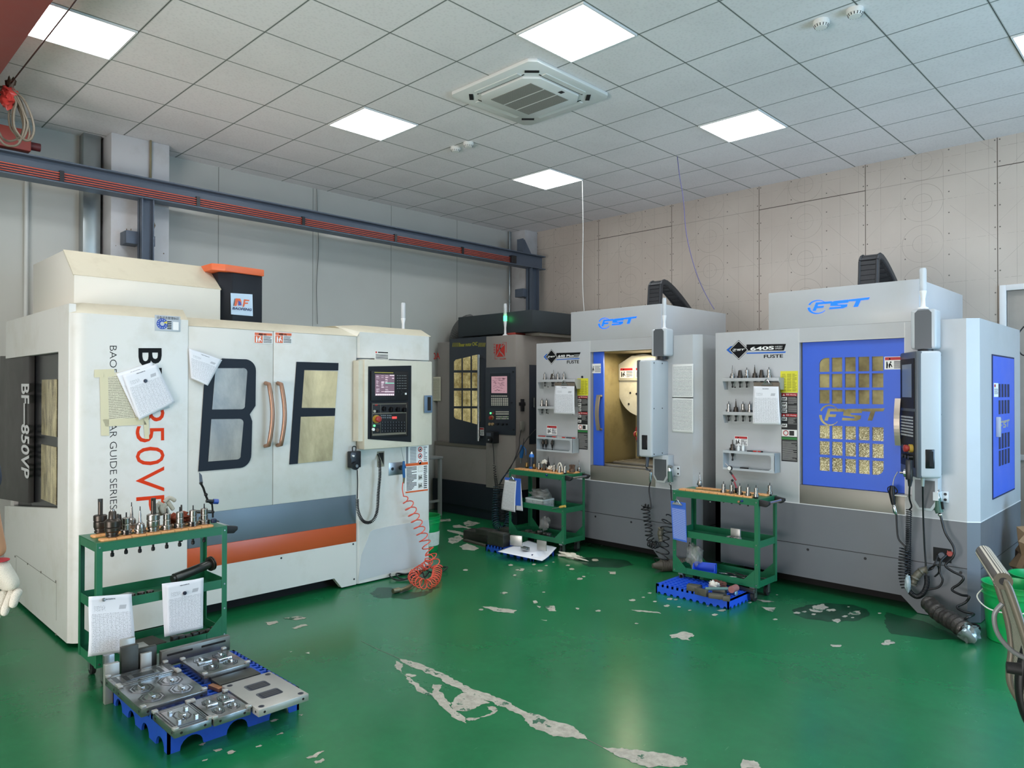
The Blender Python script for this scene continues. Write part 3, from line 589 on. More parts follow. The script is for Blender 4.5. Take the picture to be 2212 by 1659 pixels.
# control panel (opened slightly forward, stands proud)
Xc = -5.1; Fc = FX(Xc); b = B(); ya, yb_, za, zb = 3.44, 4.18, 1.15, 1.905
b.poly(*plan([(Xc - .12, ya), (Xc, ya), (Xc, 3.99), (Xc - .02, yb_), (Xc - .12, yb_)], za, zb), 0, .006); cp = b.obj('control_panel', mat('panel_cream', 'd2ccba', .4, dirt='b0a58a', dsc=4, damt=.5), BF)
def cq(x_, y_, X=Xc): P = onx(760 + x_ / 6.91, 760 + y_ / 6.91, X); return (P.y, P.z)
pb = B(); pb.fp(Fc, [cq(243, 217), cq(886, 205), cq(883, 1348), cq(236, 1303)], 0, .003); fp_ = pb.obj('faceplate', mat('faceplate_black', '14161a', .5, spec=.3), cp)
def crect(b, x0, y0, x1, y1, d0, d1, m=0, bv=0):
    u0, v1_ = cq(x0, y0); u1, v0_ = cq(x1, y1); b.fr(Fc, u0, u1, v0_, v1_, d0, d1, m, bv)
b = B(); crect(b, 275, 285, 822, 725, .003, .018, 0, .002); mo = b.obj('display_unit', mat('unit_black', '1a1a1b', .5, spec=.3), fp_) if False else b.obj('display_unit', mat('unit_black', '1a1a1b', .5, spec=.3), cp)
SCR = mat('screen_mauve', '6d5560', .3, emit='6d5662', es=.55)
b = B(); crect(b, 330, 335, 616, 655, .018, .0195); scn = b.obj('screen', SCR, mo)
rnd = random.Random(3); b = B()
for i in range(46):
    cx_, cy_ = rnd.choice([(345, 60), (420, 60), (480, 70)]), rnd.uniform(350, 600); x_ = cx_[0]; crect(b, x_, cy_, x_ + rnd.uniform(20, 48), cy_ + 4, .0195, .020, 0)
for a in ((545, 345, 612, 358), (470, 590, 612, 600), (580, 390, 610, 400)): crect(b, *a, .0195, .0202, 0)
for i in range(10): crect(b, 335 + i * 28, 628, 357 + i * 28, 650, .0195, .020, 0)
crect(b, 478, 462, 612, 474, .0195, .0202, 1)
b.obj('readout', [mat('screen_text', 'd9c9cf', .4, emit='d9c9cf', es=.6), mat('screen_green', '6fc7a5', .4, emit='6fc7a5', es=.6)], mo)
b = B(); crect(b, 320, 303, 600, 318, .018, .0188); b.obj('title_bar', mat('bar_yellow', 'c9b64b', .4), mo)
b = B()
for r_ in range(6):
    for c__ in range(6): crect(b, 652 + c__ * 25, 348 + r_ * 38, 668 + c__ * 25, 366 + r_ * 38, .018, .021)
for k in range(12): crect(b, 315 + k * 27, 678, 328 + k * 27, 694, .018, .021)
for k in range(7): crect(b, 628, 350 + k * 40, 640, 366 + k * 40, .018, .020)
for a in ((668, 590), (712, 575), (712, 620), (735, 600), (780, 580)): crect(b, a[0], a[1], a[0] + 16, a[1] + 20, .018, .021)
b.obj('keypad', mat('key_dark', '121214', .45), mo)
b = B()
for r_ in range(6):
    for c__ in range(6): crect(b, 656 + c__ * 25, 352 + r_ * 38, 661 + c__ * 25, 360 + r_ * 38, .0211, .0216)
crect(b, 773, 612, 796, 640, .018, .022); b.obj('key_legend', WHITE, mo)
b = B(); crect(b, 278, 760, 826, 1255, .003, .015, 0, .002); op = b.obj('operator_panel', mat('unit_black'), cp)
b = B()
for a in ((290, 775, 800, 778), (290, 1222, 800, 1226), (290, 775, 294, 1225), (796, 785, 800, 1240), (412, 775, 415, 1225), (290, 912, 800, 915), (290, 1075, 412, 1078)): crect(b, *a, .015, .0155)
b.obj('outline', mat('ink_olive', '6f6a5a', .5), op)
for k, (x_, y_) in enumerate(((462, 850), (570, 862), (668, 860), (762, 866))):
    u_, v_ = cq(x_, y_); b = B(); b.cyl((Xc + .015, u_, v_), (Xc + .04, u_, v_), .022 if k != 1 else .026, .018, 20); b.box(Xc + .04, Xc + .05, u_ - .004, u_ + .004, v_ - .018, v_ + .018); b.obj('dial', mat('dial_black', '0e0e10', .3), op)
u_, v_ = cq(345, 1003); b = B(); b.cyl((Xc + .015, u_, v_), (Xc + .03, u_, v_), .034, n=24); b.obj('button_base', mat('button_yellow', 'b8973e', .4), op)
u_, v_ = cq(338, 1003); b = B(); b.lathe((Xc + .03, u_, v_), [(.013, 0), (.013, .018), (.026, .02), (.027, .036), (.02, .044), (0, .046)], 20, ax=(1, 0, 0)); b.obj('stop_button', mat('button_red', '9d3228', .35), op)
b = B()
for x_, y_, rr_, mm in ((300, 1157, .013, 0), (358, 1165, .016, 1), (315, 1102, .009, 2), (318, 886, .011, 3), (370, 888, .013, 4)):
    u_, v_ = cq(x_, y_); b.cyl((Xc + .015, u_, v_), (Xc + .026, u_, v_), rr_, n=14, m=mm)
b.obj('button', [WHITE, mat('button_brown', '4a3626', .4), mat('led_green', '55d080', .4, emit='55d080', es=1.5), mat('button_grey', 'a9a698', .4), mat('dial_black')], op)
b = B()
for r_ in range(2):
    for c__ in range(6): u_, v_ = cq(430 + c__ * 25 + (8 if c__ > 2 else 0), 950 + r_ * 32); b.cyl((Xc + .015, u_, v_), (Xc + .019, u_, v_), .006, n=8, m=0)
for r_ in range(4):
    for c__ in range(9):
        x_ = 425 + c__ * 41; crect(b, x_, 1040 + r_ * 44, x_ + 22, 1066 + r_ * 44, .015, .020, 1); crect(b, x_ + 8, 1044 + r_ * 44, x_ + 13, 1054 + r_ * 44, .020, .0205, 0)
b.obj('keypad', [GREYL, mat('key_dark')], op)
b = B(); crect(b, 585, 965, 655, 998, .015, .016); b.obj('counter', mat('led_red', 'c8403c', .4, emit='c8403c', es=.8), op)
ftext('MBF', Fc, *[cq(330, 805)[0], cq(372, 805)[0]], cq(330, 805)[1], cq(330, 785)[1], RED, .0156, parent=op)
b = B(); crect(b, 1080, 650, 1200, 908, 0.0, .004, 0, .002); gp = b.obj('pull_handle', mat('handle_blue', '5d7186', .4), cp); b = B(); crect(b, 1125, 675, 1175, 875, .004, .0045); b.obj('recess', VOID, gp)
b = B(); b.box(Xc - .1, Xc - .02, ya - .045, ya, 1.22, 1.895); b.obj('hinge_post', mat('panel_cream'), cp)
# stickers on the cabinet
A, Bq = onx(809, 757, X0), onx(840, 779, X0); b = B(); Fp = FX(X0); b.fr(Fp, A.y, Bq.y, Bq.z, A.z, 0, .0008); bars(b, Fp, A.y + .012, Bq.y - .01, Bq.z + .01, A.z - .03, 5, 1, seed=4); b.fr(Fp, A.y + .035, Bq.y - .01, A.z - .02, A.z - .01, .0008, .0012, 1); b.fr(Fp, A.y + .01, A.y + .025, A.z - .022, A.z - .008, .0008, .0012, 2); b.obj('rating_label', [mat('label_cream', 'dcdbd3', .5), INKB, RED], BF)
# instruction stickers under the panel
def cw(x_, y_): P = onx(740 + x_ / 3.95, 900 + y_ / 3.95, X0); return P.y, P.z
(u0, v1), (u1, v0) = cw(537, 255), cw(727, 398); b = B(); b.fr(Fp, u0, u1, v0 - .01, v1, 0, .0008)
bars(b, Fp, u0 + .05, u0 + .12, v0, v1 - .01, 12, 1, seed=7); bars(b, Fp, u0 + .205, u1 - .01, v0, v1 - .01, 9, 1, seed=8); b.fr(Fp, u0 + .005, u0 + .03, v0, v1, .0008, .001, 1)
for k in range(3):
    vc = v1 - .035 - k * .06; uc = u0 + .165; b.fp(Fp, [(uc + .024 * math.cos(a), vc + .024 * math.sin(a)) for a in [i * PI / 8 for i in range(16)]], .0008, .0012, 2); b.fp(Fp, [(uc + .016 * math.cos(a), vc + .016 * math.sin(a)) for a in [i * PI / 8 for i in range(16)]], .0012, .0014, 0); b.fp(Fp, [(uc - .015, vc - .01), (uc + .005, vc + .012), (uc + .012, vc - .008)], .0014, .0018, 3)
b.obj('instruction_label', [WHITE, GREYL, RED, INKB], BF)
(u0, v1), (u1, v0) = cw(537, 402), cw(727, 630); b = B(); b.fr(Fp, u0, u1, v0, v1, 0, .001); b.fr(Fp, u0, u1, v1 - .025, v1, .001, .0014, 1); b.fr(Fp, u0, u1, v0, v0 + .014, .001, .0014, 1)
bars(b, Fp, u0 + .01, u0 + .125, v0 + .02, v1 - .03, 18, 2, seed=9); bars(b, Fp, u0 + .205, u1 - .01, v0 + .02, v1 - .03, 12, 2, seed=10)
for k in range(3): vc = v1 - .06 - k * .075; b.fr(Fp, u0 + .14, u0 + .195, vc - .028, vc + .028, .001, .0014, 3); figure(b, Fp, u0 + .145, u0 + .19, vc - .022, vc + .022, 0 if k == 0 else 2, .0018)
b.obj('warning_label', [WHITE, ORG, INKB, mat('label_cream')], BF)
# steel air bracket plate and pendant socket
(u0, v1), (u1, v0) = cw(392, 395), cw(520, 490); b = B(); b.fr(Fp, u0, u1, v0, v1, 0, .004, 0, .001); b.cyl((X0 + .004, u0 + .04, (v0 + v1) / 2), (X0 + .006, u0 + .04, (v0 + v1) / 2), .014, n=16, m=1); b.cyl((X0 + .004, u1 - .03, (v0 + v1) / 2 + .005), (X0 + .02, u1 - .03, (v0 + v1) / 2 + .005), .022, n=16, m=1); b.obj('hose_plate', [STEEL, SCREW], BF)
(u0, v1), (u1, v0) = cw(294, 298), cw(355, 425); b = B(); b.fr(Fp, u0, u1, v0, v1, 0, .003); b.fp(Fp, [(u0 + .012, v1 - .012), (u1 - .008, v1 - .012), (u1 - .008, v0 + .012)], .003, .0035, 1); b.obj('cable_socket', [mat('socket_olive', '8d8a78', .5), VOID], BF)
# lettering on the front column
Fc0 = FX(X0)
def vtext(s, px0, px1, py0, py1, m, bold=0.0, **k):  # reads downward; letter tops toward +y
    return text(s, onx(px0, py0, X0 + .0005), onx(px0 + .6, py1, X0 + .0005), onx(px1, py0, X0 + .0005), m, 'lettering', BF, bold, **k)
OR2 = mat('ink_orange', 'd93c12', .6, spec=.2)
vtext('BF', 299, 349, 752, 826, INKB, .015); vtext('-', 318, 324, 836, 848, INKB); vtext('850VP', 293, 355, 872, 1114, OR2, -.006, label='large orange model lettering')
vtext('BAOFENG LINEAR GUIDE SERIES', 237, 252, 747, 1101, INKB, -.014, label='small black lettering reading down the column')
b = B(); P0, P1 = onx(334, 680, X0), onx(389, 717, X0); b.fr(F, P0.y, P1.y, P1.z, P0.z, 0, .004, 0, .001)
uc, vc = onx(350, 699.5, X0).y, onx(350, 699.5, X0).z; b.fp(F, [(uc + .037 * math.cos(a), vc + .037 * math.sin(a)) for a in [i * PI / 16 for i in range(32)]], .004, .005, 1); b.fp(F, [(uc + .014 * math.cos(a), vc + .014 * math.sin(a)) for a in [i * PI / 8 for i in range(16)]], .005, .0055, 0)
for k in range(12):
    a = k * PI / 6; b.fp(F, [(uc + .028 * math.cos(a) + q1, vc + .028 * math.sin(a) + q2) for q1, q2 in ((-.003, -.003), (.003, -.003), (.003, .003), (-.003, .003))], .005, .0053, 0)
b.fp(F, [(uc + .010, vc + .004), (uc + .034, vc + .004), (uc + .03, vc + .02), (uc + .012, vc + .012)], .0053, .0056, 2)
bars(b, F, P0.y + .082, P1.y - .06, P1.z + .012, P0.z - .035, 5, 3, d=.0052, seed=3); b.fr(F, P1.y - .05, P1.y - .012, P1.z + .01, P0.z - .04, .004, .005, 4)
sl = b.obj('status_board', [mat('board_grey', 'b4bcc4', .4), mat('dial_blue', '2143a5', .4), mat('yellow', 'd8c832', .5), INKB, WHITE], BF)
ftext('设备状态管理标识', F, P0.y + .012, P1.y - .012, P0.z - .026, P0.z - .006, INKB, .004, parent=sl)
# ================================================================ GREY MACHINES (front faces -y at y=5.93)
LG = mat('light_grey_enamel', 'b7b9bb', .35, var=.03, bump=.05, dirt='a3a39c', dsc=2, damt=.3)
DG = mat('mid_grey_enamel', '686b70', .38, var=.04); SS = mat('brushed_stainless', '8f8c84', .5, .6, var=.12, vs_=3)
BLU = mat('door_blue', '3562d6', .4, var=.04, bump=.15, bs=300); CAP = mat('pendant_dark', '54585c', .4); LG2 = mat('pendant_grey', 'b9bec1', .35, bump=.2, bs=400)
LED = mat('logo_led', '0560d8', .4, emit='0a6cff', es=.75); YEL = mat('chart_yellow', 'ddd838', .5); RH = mat('label_red', 'b5262a', .5); GRN = mat('label_green', '2c7a3c', .5); LBK = mat('label_black', '202224', .5)
SM = mat('sill_dark', '3a3a36', .5)
DROP = mat('wet_lit_glass', '8a7d58', .2)
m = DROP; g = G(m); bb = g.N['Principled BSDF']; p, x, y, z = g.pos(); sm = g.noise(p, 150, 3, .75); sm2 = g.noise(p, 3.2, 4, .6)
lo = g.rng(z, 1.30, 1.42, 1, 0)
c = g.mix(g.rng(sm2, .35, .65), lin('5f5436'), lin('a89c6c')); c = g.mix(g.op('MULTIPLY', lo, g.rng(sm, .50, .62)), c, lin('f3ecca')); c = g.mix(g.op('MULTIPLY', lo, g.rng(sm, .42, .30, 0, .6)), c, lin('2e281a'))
g.L.new(c, bb.inputs['Base Color']); g.L.new(c, bb.inputs['Emission Color']); bb.inputs['Emission Strength'].default_value = .22  # emission put into the pane stands in for the lit interior
def logo(s, Pf, F, m, parent, th=.001, arcs=True, name='logo'):
    """ring of two arcs round a slanted three letter word; Pf(a,b)->(u,v) with a,b in 0..1"""
    b = B(); cx, cy = .17, .48
    def ring(a0, a1, r0, r1, n=18):
        for i in range(n):
            t0, t1 = math.radians(a0 + (a1 - a0) * i / n), math.radians(a0 + (a1 - a0) * (i + 1) / n); w0 = r0 + (r1 - r0) * i / n; w1 = r0 + (r1 - r0) * (i + 1) / n
            R = .5; q = [(R * math.cos(t0), R * math.sin(t0)), (R * math.cos(t1), R * math.sin(t1)), ((R - w1) * math.cos(t1), (R - w1) * math.sin(t1)), ((R - w0) * math.cos(t0), (R - w0) * math.sin(t0))]
            b.fp(F, [Pf(cx + a * .33, cy + c) for a, c in q], 0, th)
    ring(28, 155, .02, .09); ring(180, 325, .14, .02)
    K = [  # F, S, T strokes
        [(.09, .22), (.145, .22), (.16, .40), (.27, .40), (.285, .53), (.175, .53), (.185, .66), (.40, .66), (.42, .80), (.15, .80)],
        [(.37, .25), (.60, .25), (.66, .34), (.67, .50), (.52, .53), (.50, .60), (.68, .62), (.69, .82), (.46, .80), (.40, .72), (.39, .48), (.56, .43), (.57, .36), (.38, .38)],
        [(.765, .28), (.835, .28), (.88, .70), (1.0, .72), (1.02, .86), (.70, .82), (.68, .70), (.81, .69)]]
    for k in K: b.fp(F, [Pf(a, c) for a, c in k], 0, th)
    return b.obj(name, m, parent)
def finger(name): pass
def grey_machine(dx, lab, opened, model):
    t = thing('machining_center', lab, 'cnc machine', (-3.25 + dx, 5.93, 0))
    Y = 5.93; F = FY(Y); X = lambda v: v + dx
    b = B(); b.box(X(-3.25), X(-2.49), Y, 7.43, .715, 2.165, .004); b.box(X(-2.49), X(-1.69), Y, 7.43, 2.05, 2.165); b.box(X(-2.49), X(-1.69), 7.0, 7.43, .715, 2.05)
    pl = [(X(-1.69), Y), (X(-1.29), Y), (X(-1.22), Y + .06), (X(-1.22), 7.43), (X(-1.69), 7.43)]
    b.poly([(x, y, .715) for x, y in pl], (0, 0, 1.45)); b.obj('enclosure', LG, t)
    b = B(); b.fr(F, X(-2.493), X(-2.487), .72, 2.16, .0005, .001); b.fr(F, X(-2.49), X(-1.69), 2.046, 2.05, .0005, .001); b.fr(F, X(-1.693), X(-1.688), .72, 2.16, .0005, .001); b.obj('panel_seam', mat('seam_light', 'd4d4d2', .5), t)
    b = B(); b.box(X(-2.752), X(-1.592) if dx == 0 else X(-1.63), Y + .002, 7.2, 2.165, 2.478, .004); hd = b.obj('top_hood', LG, t)
    hx = 0 if dx == 0 else .035
    # lower base with seams
    b = B(); Ys = Y
    b.fp(F, [(X(-3.25), .115), (X(-1.72), .112), (X(-1.61), .004), (X(-1.29), .004), (X(-1.29), .712), (X(-3.25), .712)], -.05, 0)
    b.poly([(X(-1.29), Y, .004), (X(-1.22), Y + .06, .004), (X(-1.22), Y + .06, .712), (X(-1.29), Y, .712)], (-.04, .02, 0)); b.box(X(-1.26), X(-1.22), Y + .06, 7.43, .004, .712)
    b.box(X(-3.25), X(-3.2), Y, 7.43, .115, .712); b.box(X(-3.2), X(-1.26), 7.3, 7.43, .115, .712); ba = b.obj('base_panel', DG, t)
    b = B(); b.fr(F, X(-3.25), X(-1.29), .381, .386, .0003, .001); b.box(X(-1.221), X(-1.2193), Y + .06, 7.43, .381, .386)
    for xx, zz in ((-1.33, .35), (-1.975, .345), (-2.42, .345), (-3.1, .35)): b.cyl((X(xx), Y - .001, zz), (X(xx), Y + .004, zz), .011, n=12)
    b.obj('seam', SCREW, ba)
    b = B(); b.fr(F, X(-3.25), X(-1.29), .712, .718, -.002, .002); b.poly([(X(-1.29), Y - .002, .712), (X(-1.22), Y + .058, .712), (X(-1.22), Y + .06, .718), (X(-1.29), Y, .718)], (0.002, 0, 0)); b.box(X(-1.222), X(-1.217), Y + .06, 7.43, .712, .718); b.obj('edge_strip', mat('edge_white', 'd9dadb', .4), t)
    b = B(); b.box(X(-3.1), X(-1.4), Y + .25, 7.2, 0, .115); b.obj('plinth', VOID, t)
    # stainless sill
    b = B(); b.box(X(-2.49), X(-1.69), Y + .004, Y + .03, .715, .87, .001); b.obj('sill_plate', SS, t)
    # door
    Yd = Y + .035; Fd = FY(Yd)
    if not opened:
        b = B(); P = lambda x_, y_: (lambda q: (q.x, q.z))(ony(1520 + x_ / 3.073, 560 + y_ / 3.073, Yd))
        cols = [(767, 835), (850, 920), (938, 1009), (1027, 1100), (1117, 1193)]
        cu = [(P(a, 850)[0], P(c, 850)[0]) for a, c in cols]
        rv = [(P(800, c)[1], P(800, a)[1]) for a, c in ((655, 748), (762, 852), (868, 958), (1103, 1190), (1208, 1298), (1315, 1405))]
        xs = [X(-2.475)] + [q for c in cu for q in c] + [X(-1.695)]; zs = sorted([.872, 2.045] + [q for c in rv for q in c])
        for i in range(0, len(xs) - 1, 2): b.box(xs[i], xs[i + 1], Yd, Yd + .012, .872, 2.045)
        for k in range(0, len(zs) - 1, 2):
            for i in range(1, len(xs) - 1, 2): b.box(xs[i], xs[i + 1], Yd, Yd + .012, zs[k], zs[k + 1])
        # rounded outer corners
        for (u0, u1), v, su, sv in ((cu[0], rv[0][1], 1, -1), (cu[4], rv[5][0], -1, 1)):
            ux = u0 if su > 0 else u1; R = .055; pts = [(ux, v)] + [(ux + su * (R - R * math.sin(a)), v + sv * (R - R * math.cos(a))) for a in [i * PI / 2 / 6 for i in range(7)]]
            b.fp(Fd, pts, -.012, 0)
        dr = b.obj('door', BLU, t)
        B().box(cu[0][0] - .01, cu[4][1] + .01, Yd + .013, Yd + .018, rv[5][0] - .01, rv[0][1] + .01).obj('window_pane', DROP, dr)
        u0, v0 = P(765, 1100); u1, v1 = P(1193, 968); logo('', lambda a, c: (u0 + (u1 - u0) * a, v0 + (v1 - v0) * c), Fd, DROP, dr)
        A, C_ = P(1200, 648), P(1328, 730); warn(dr, FY(Yd), A[0], C_[0], C_[1], A[1], RH, WHITE, seed=12)
        hx_ = -1.735; hz0, hz1 = 1.235, 1.59
    else:
        b = B(); b.box(X(-2.475), X(-2.345), Yd, Yd + .02, .872, 2.045, .002); dr = b.obj('door', BLU, t)
        A, C_ = ony(1277, 786, Yd), ony(1298, 806, Yd); b = B(); b.fr(Fd, A.x, C_.x, C_.z, A.z, 0, .001); figure(b, Fd, A.x + .005, A.x + .045, C_.z + .01, A.z - .02, 1); bars(b, Fd, A.x + .05, C_.x - .004, C_.z + .01, A.z - .02, 5, 2); b.obj('warning_label', [WHITE, INKB, GREYL], dr)
        hx_ = -2.375; hz0, hz1 = 1.235, 1.60
    HS = mat('handle_satin', 'b9aea0', .3, .7)
    b = B(); w_ = .02; n = 14; pa = [(X(hx_), Yd - .05 - .03 * math.sin(PI * i / n), hz1 + (hz0 - hz1) * i / n) for i in range(n + 1)]
    for i in range(n):
        p0, p1 = pa[i], pa[i + 1]; b.add([(p0[0] - w_, p0[1], p0[2]), (p0[0] + w_, p0[1], p0[2]), (p0[0] + w_, p0[1] + .016, p0[2]), (p0[0] - w_, p0[1] + .016, p0[2]), (p1[0] - w_, p1[1], p1[2]), (p1[0] + w_, p1[1], p1[2]), (p1[0] + w_, p1[1] + .016, p1[2]), (p1[0] - w_, p1[1] + .016, p1[2])], [(0, 1, 5, 4), (3, 7, 6, 2), (0, 4, 7, 3), (1, 2, 6, 5)])
    for z_ in (hz0, hz1 - .02): b.box(X(hx_) - w_, X(hx_) + w_, Yd - .05, Yd, z_, z_ + .02, .002)
    b.obj('handle', HS, dr)
    # glowing logo on the hood
    def Pl(px0, py0, px1, py1):
        A, C_ = ony(px0, py0, Y), ony(px1, py1, Y); return A.x, A.z, C_.x, C_.z
    a0, z0_, a1, z1_ = Pl(1744, 679, 1876, 638) if not opened else Pl(1292, 711, 1374, 680)
    logo('', lambda a, c: (a0 + (a1 - a0) * a, z0_ + (z1_ - z0_) * c), F, LED, hd, .003)
    # badge on the left panel
    q = (lambda x_, y_: (lambda r_: (r_.x, r_.z))(ony(1520 + x_ / 3.073, 560 + y_ / 3.073, Y))) if not opened else (lambda x_, y_: (lambda r_: (r_.x, r_.z))(ony(900 + x_ / 2.765, 620 + y_ / 2.765, Y)))
    BB = ((233, 602), 66, 66, (285, 562, 547, 606), (285, 612, 547, 628), (400, 630, 527, 657), (310, 575, 468, 606)) if not opened else ((806, 417), 38, 46, (835, 390, 980, 420), (835, 424, 975, 436), (898, 436, 970, 458), (846, 402, 940, 420))
    (cx, cy), rx, ry, bar, bar2, fu, md = BB
    b = B(); b.fp(F, [q(bar[0], bar[3]), q(bar[2] - 14, bar[3]), q(bar[2], bar[1]), q(bar[0], bar[1] + 4)], .0005, .001, 0)
    b.fp(F, [q(bar2[0], bar2[3]), q(bar2[2] - 6, bar2[3] - 6), q(bar2[2], bar2[1]), q(bar2[0], bar2[1] + 8)], .0005, .001, 1)
    b.fp(F, [q(cx - rx * 1.25, cy), q(cx - rx * .8, cy - ry * .38), q(cx - rx * .55, cy - ry * .38), q(cx - rx * .95, cy), q(cx - rx * .55, cy + ry * .38), q(cx - rx * .8, cy + ry * .38)], .0005, .001, 1)
    for k, s_ in enumerate((1.0, .93, .87)): b.fp(F, [q(cx - rx * s_, cy), q(cx, cy - ry * s_), q(cx + rx * s_, cy), q(cx, cy + ry * s_)], .001 + k * .0004, .0014 + k * .0004, (0, 2, 0)[k])
    bd = b.obj('badge', [INKB, mat('ink_azure', '1d63c4', .4), WHITE], t)
    A, C_ = q(cx - rx * .62, cy + ry * .18), q(cx + rx * .62, cy - ry * .18); logo('', lambda a, c: (A[0] + (C_[0] - A[0]) * a, A[1] + (C_[1] - A[1]) * c), (F[0] + V((0, -.0022, 0)), F[1], F[2], F[3]), WHITE, bd, .0006, name='emblem')
    A, C_ = q(md[0], md[3]), q(md[2], md[1]); ftext(model, F, A[0], C_[0], A[1], C_[1], WHITE, .0015, parent=bd, bold=.03)
    A, C_ = q(fu[0], fu[3]), q(fu[2], fu[1]); ftext('FUSTE', F, A[0], C_[0], A[1], C_[1], INKB, .0005, parent=bd, bold=.02)
    kx = (475, 522, 574, 598) if not opened else (942, 975, 402, 418)
    A, C_, mid = q(kx[0], kx[3]), q(kx[1], kx[2]), 0; zm = (A[1] + C_[1]) / 2
    ftext('HIGH', F, A[0], C_[0], zm + .003, C_[1], WHITE, .0015, parent=bd); ftext('SPEED', F, A[0], C_[0], A[1], zm - .003, WHITE, .0015, parent=bd)
    # chart and warning column
    RR = (((510, 743), (626, 886)), ((516, 888), (623, 1347))) if not opened else (((959, 546), (1025, 648)), ((962, 650), (1022, 972)))
    (a_, c_) = RR[0]; A, C_ = q(*a_), q(*c_); b = B(); b.fr(F, A[0], C_[0], C_[1], A[1], .0, .001); hh = A[1] - C_[1]; ww = C_[0] - A[0]
    for k in range(3): bars(b, F, A[0] + ww * (.08 + .3 * k), A[0] + ww * (.33 + .3 * k), C_[1] + hh * .05, A[1] - hh * .12, 16, 1, seed=20 + k, fill=.35)
    b.obj('parameter_chart', [YEL, mat('ink_olive2', '6b6a20', .5)], t)
    (a_, c_) = RR[1]; A, C_ = q(*a_), q(*c_); b = B(); b.fr(F, A[0], C_[0], C_[1], A[1], .0, .001, 0); hh = A[1] - C_[1]; ww = C_[0] - A[0]; v = lambda k: A[1] - hh * k
    for k0 in (.0, .30): b.fr(F, A[0] + .003, C_[0] - .003, v(k0 + .045), v(k0 + .004), .001, .0013, 1); b.fp(F, [(A[0] + ww * .08, v(k0 + .04)), (A[0] + ww * .24, v(k0 + .04)), (A[0] + ww * .16, v(k0 + .012))], .0013, .0016, 2)
    b.fr(F, A[0] + .003, C_[0] - .003, v(.68), v(.645), .001, .0013, 3)
    for k in (.06, .13, .18, .24, .355, .45): b.fr(F, A[0] + .004, A[0] + ww * .36, v(k + .05), v(k), .001, .0013, 2); figure(b, F, A[0] + .006, A[0] + ww * .34, v(k + .045), v(k + .005), 4, .0016)
    for k in (.06, .18, .355): bars(b, F, A[0] + ww * .42, C_[0] - .005, v(k + .10), v(k), 7, 5, seed=int(k * 100))
    b.fr(F, A[0] + .003, C_[0] - .003, v(.635), v(.535), .001, .0013, 2); b.fp(F, [(A[0] + ww * (.28 + .17 * math.cos(a)), v(.585) + ww * .17 * math.sin(a)) for a in [i * PI / 8 for i in range(16)]], .0013, .0016, 1); b.fp(F, [(A[0] + ww * (.28 + .12 * math.cos(a)), v(.585) + ww * .12 * math.sin(a)) for a in [i * PI / 8 for i in range(16)]], .0016, .0018, 2)
    b.fr(F, A[0] + ww * .5, A[0] + ww * .8, v(.62), v(.55), .0013, .0016, 0); bars(b, F, A[0] + ww * .06, C_[0] - .006, v(.98), v(.70), 20, 5, seed=33)
    wc = b.obj('warning_column', [LBK, RH, WHITE, GRN, INKB, mat('ink_dim', '8e8e8c', .5)], t)
    for k0 in (.0, .30): ftext('警告 Warning', F, A[0] + ww * .3, C_[0] - ww * .08, v(k0 + .038), v(k0 + .012), WHITE, .0014, parent=wc)
    # small warning above the tray
    sx = ((205, 1172), (292, 1240)) if not opened else ((778, 826), (838, 882)); A, C_ = q(*sx[0]), q(*sx[1]); warn(t, F, A[0], C_[0], C_[1], A[1], RH, WHITE, seed=40)
    # pendant arm: upper housing, lower housing
    UA = ((1966, 670), (2016, 761)) if not opened else ((1406, 711), (1447, 776))
    xa, xb = ony(UA[0][0], 700, Y - .13).x, ony(UA[1][0] - 14, 700, Y - .13).x
    zt, zb_ = ony(UA[0][0], UA[0][1], Y - .13).z, ony(UA[0][0], UA[1][1] - 6, Y - .13).z
    b = B(); b.box(xa, xa + .17, Y - .13, Y, zb_, zt, .02, 0, 3); b.poly([(xa + .03, Y - .132, zb_ + .003), (xa + .14, Y - .132, zb_ + .003), (xa + .14, Y - .132, zt - .025), (xa + .12, Y - .132, zt - .004), (xa + .05, Y - .132, zt - .004), (xa + .03, Y - .132, zt - .025)], (0, .01, 0), 1); b.obj('upper_arm', [LG2, CAP], t)
    b = B(); b.cyl((xa + .085, Y - .07, zb_ - .03), (xa + .085, Y - .07, zb_), .05, n=20); b.obj('swivel', SCREW, t)
    b = B(); b.poly([(xa + .0, Y - .10, 1.04), (xa + .17, Y - .10, 1.04), (xa + .17, Y - .10, .84), (xa + .13, Y - .10, .78), (xa + .04, Y - .10, .78), (xa + .0, Y - .10, .84)], (0, .10, 0), 0, .006); b.fp(FY(Y - .10), [(xa + .02, 1.0), (xa + .15, 1.0), (xa + .15, .85), (xa + .12, .80), (xa + .05, .80), (xa + .02, .85)], 0, .002, 1); b.obj('lower_arm', [LG2, CAP], t)
    # pendant box
    th = math.radians(32 if not opened else 4); n_ = V((-math.cos(th), -math.sin(th), 0)); s_ = V((math.sin(th), -math.cos(th), 0))
    cn = ony(1983 if not opened else 1409, 800, Y - .28 if not opened else Y - .30)  # front corner between screen side and narrow side
    W_, TH = .37, .155; base = V((cn.x, cn.y, 0)); M = Matrix(((-n_.x, -s_.x, 0, base.x), (-n_.y, -s_.y, 0, base.y), (0, 0, 1, 0), (0, 0, 0, 1)))
    # local: x = from screen face to back, y = from near narrow side inward, z
    if opened: M = M @ Matrix.Translation((-TH, 0, 0))
    zt, zb_ = 1.93, 1.03
    b = B(); b.box(0, TH, 0, W_, zb_, zt, .022, 0, 3, M); pe = b.obj('pendant', LG2, t)
    b = B(); b.box(-.012, .03, .0, W_, zb_ + .0, zt - .0, .012, 0, 2, M); b.obj('bezel', CAP, pe)
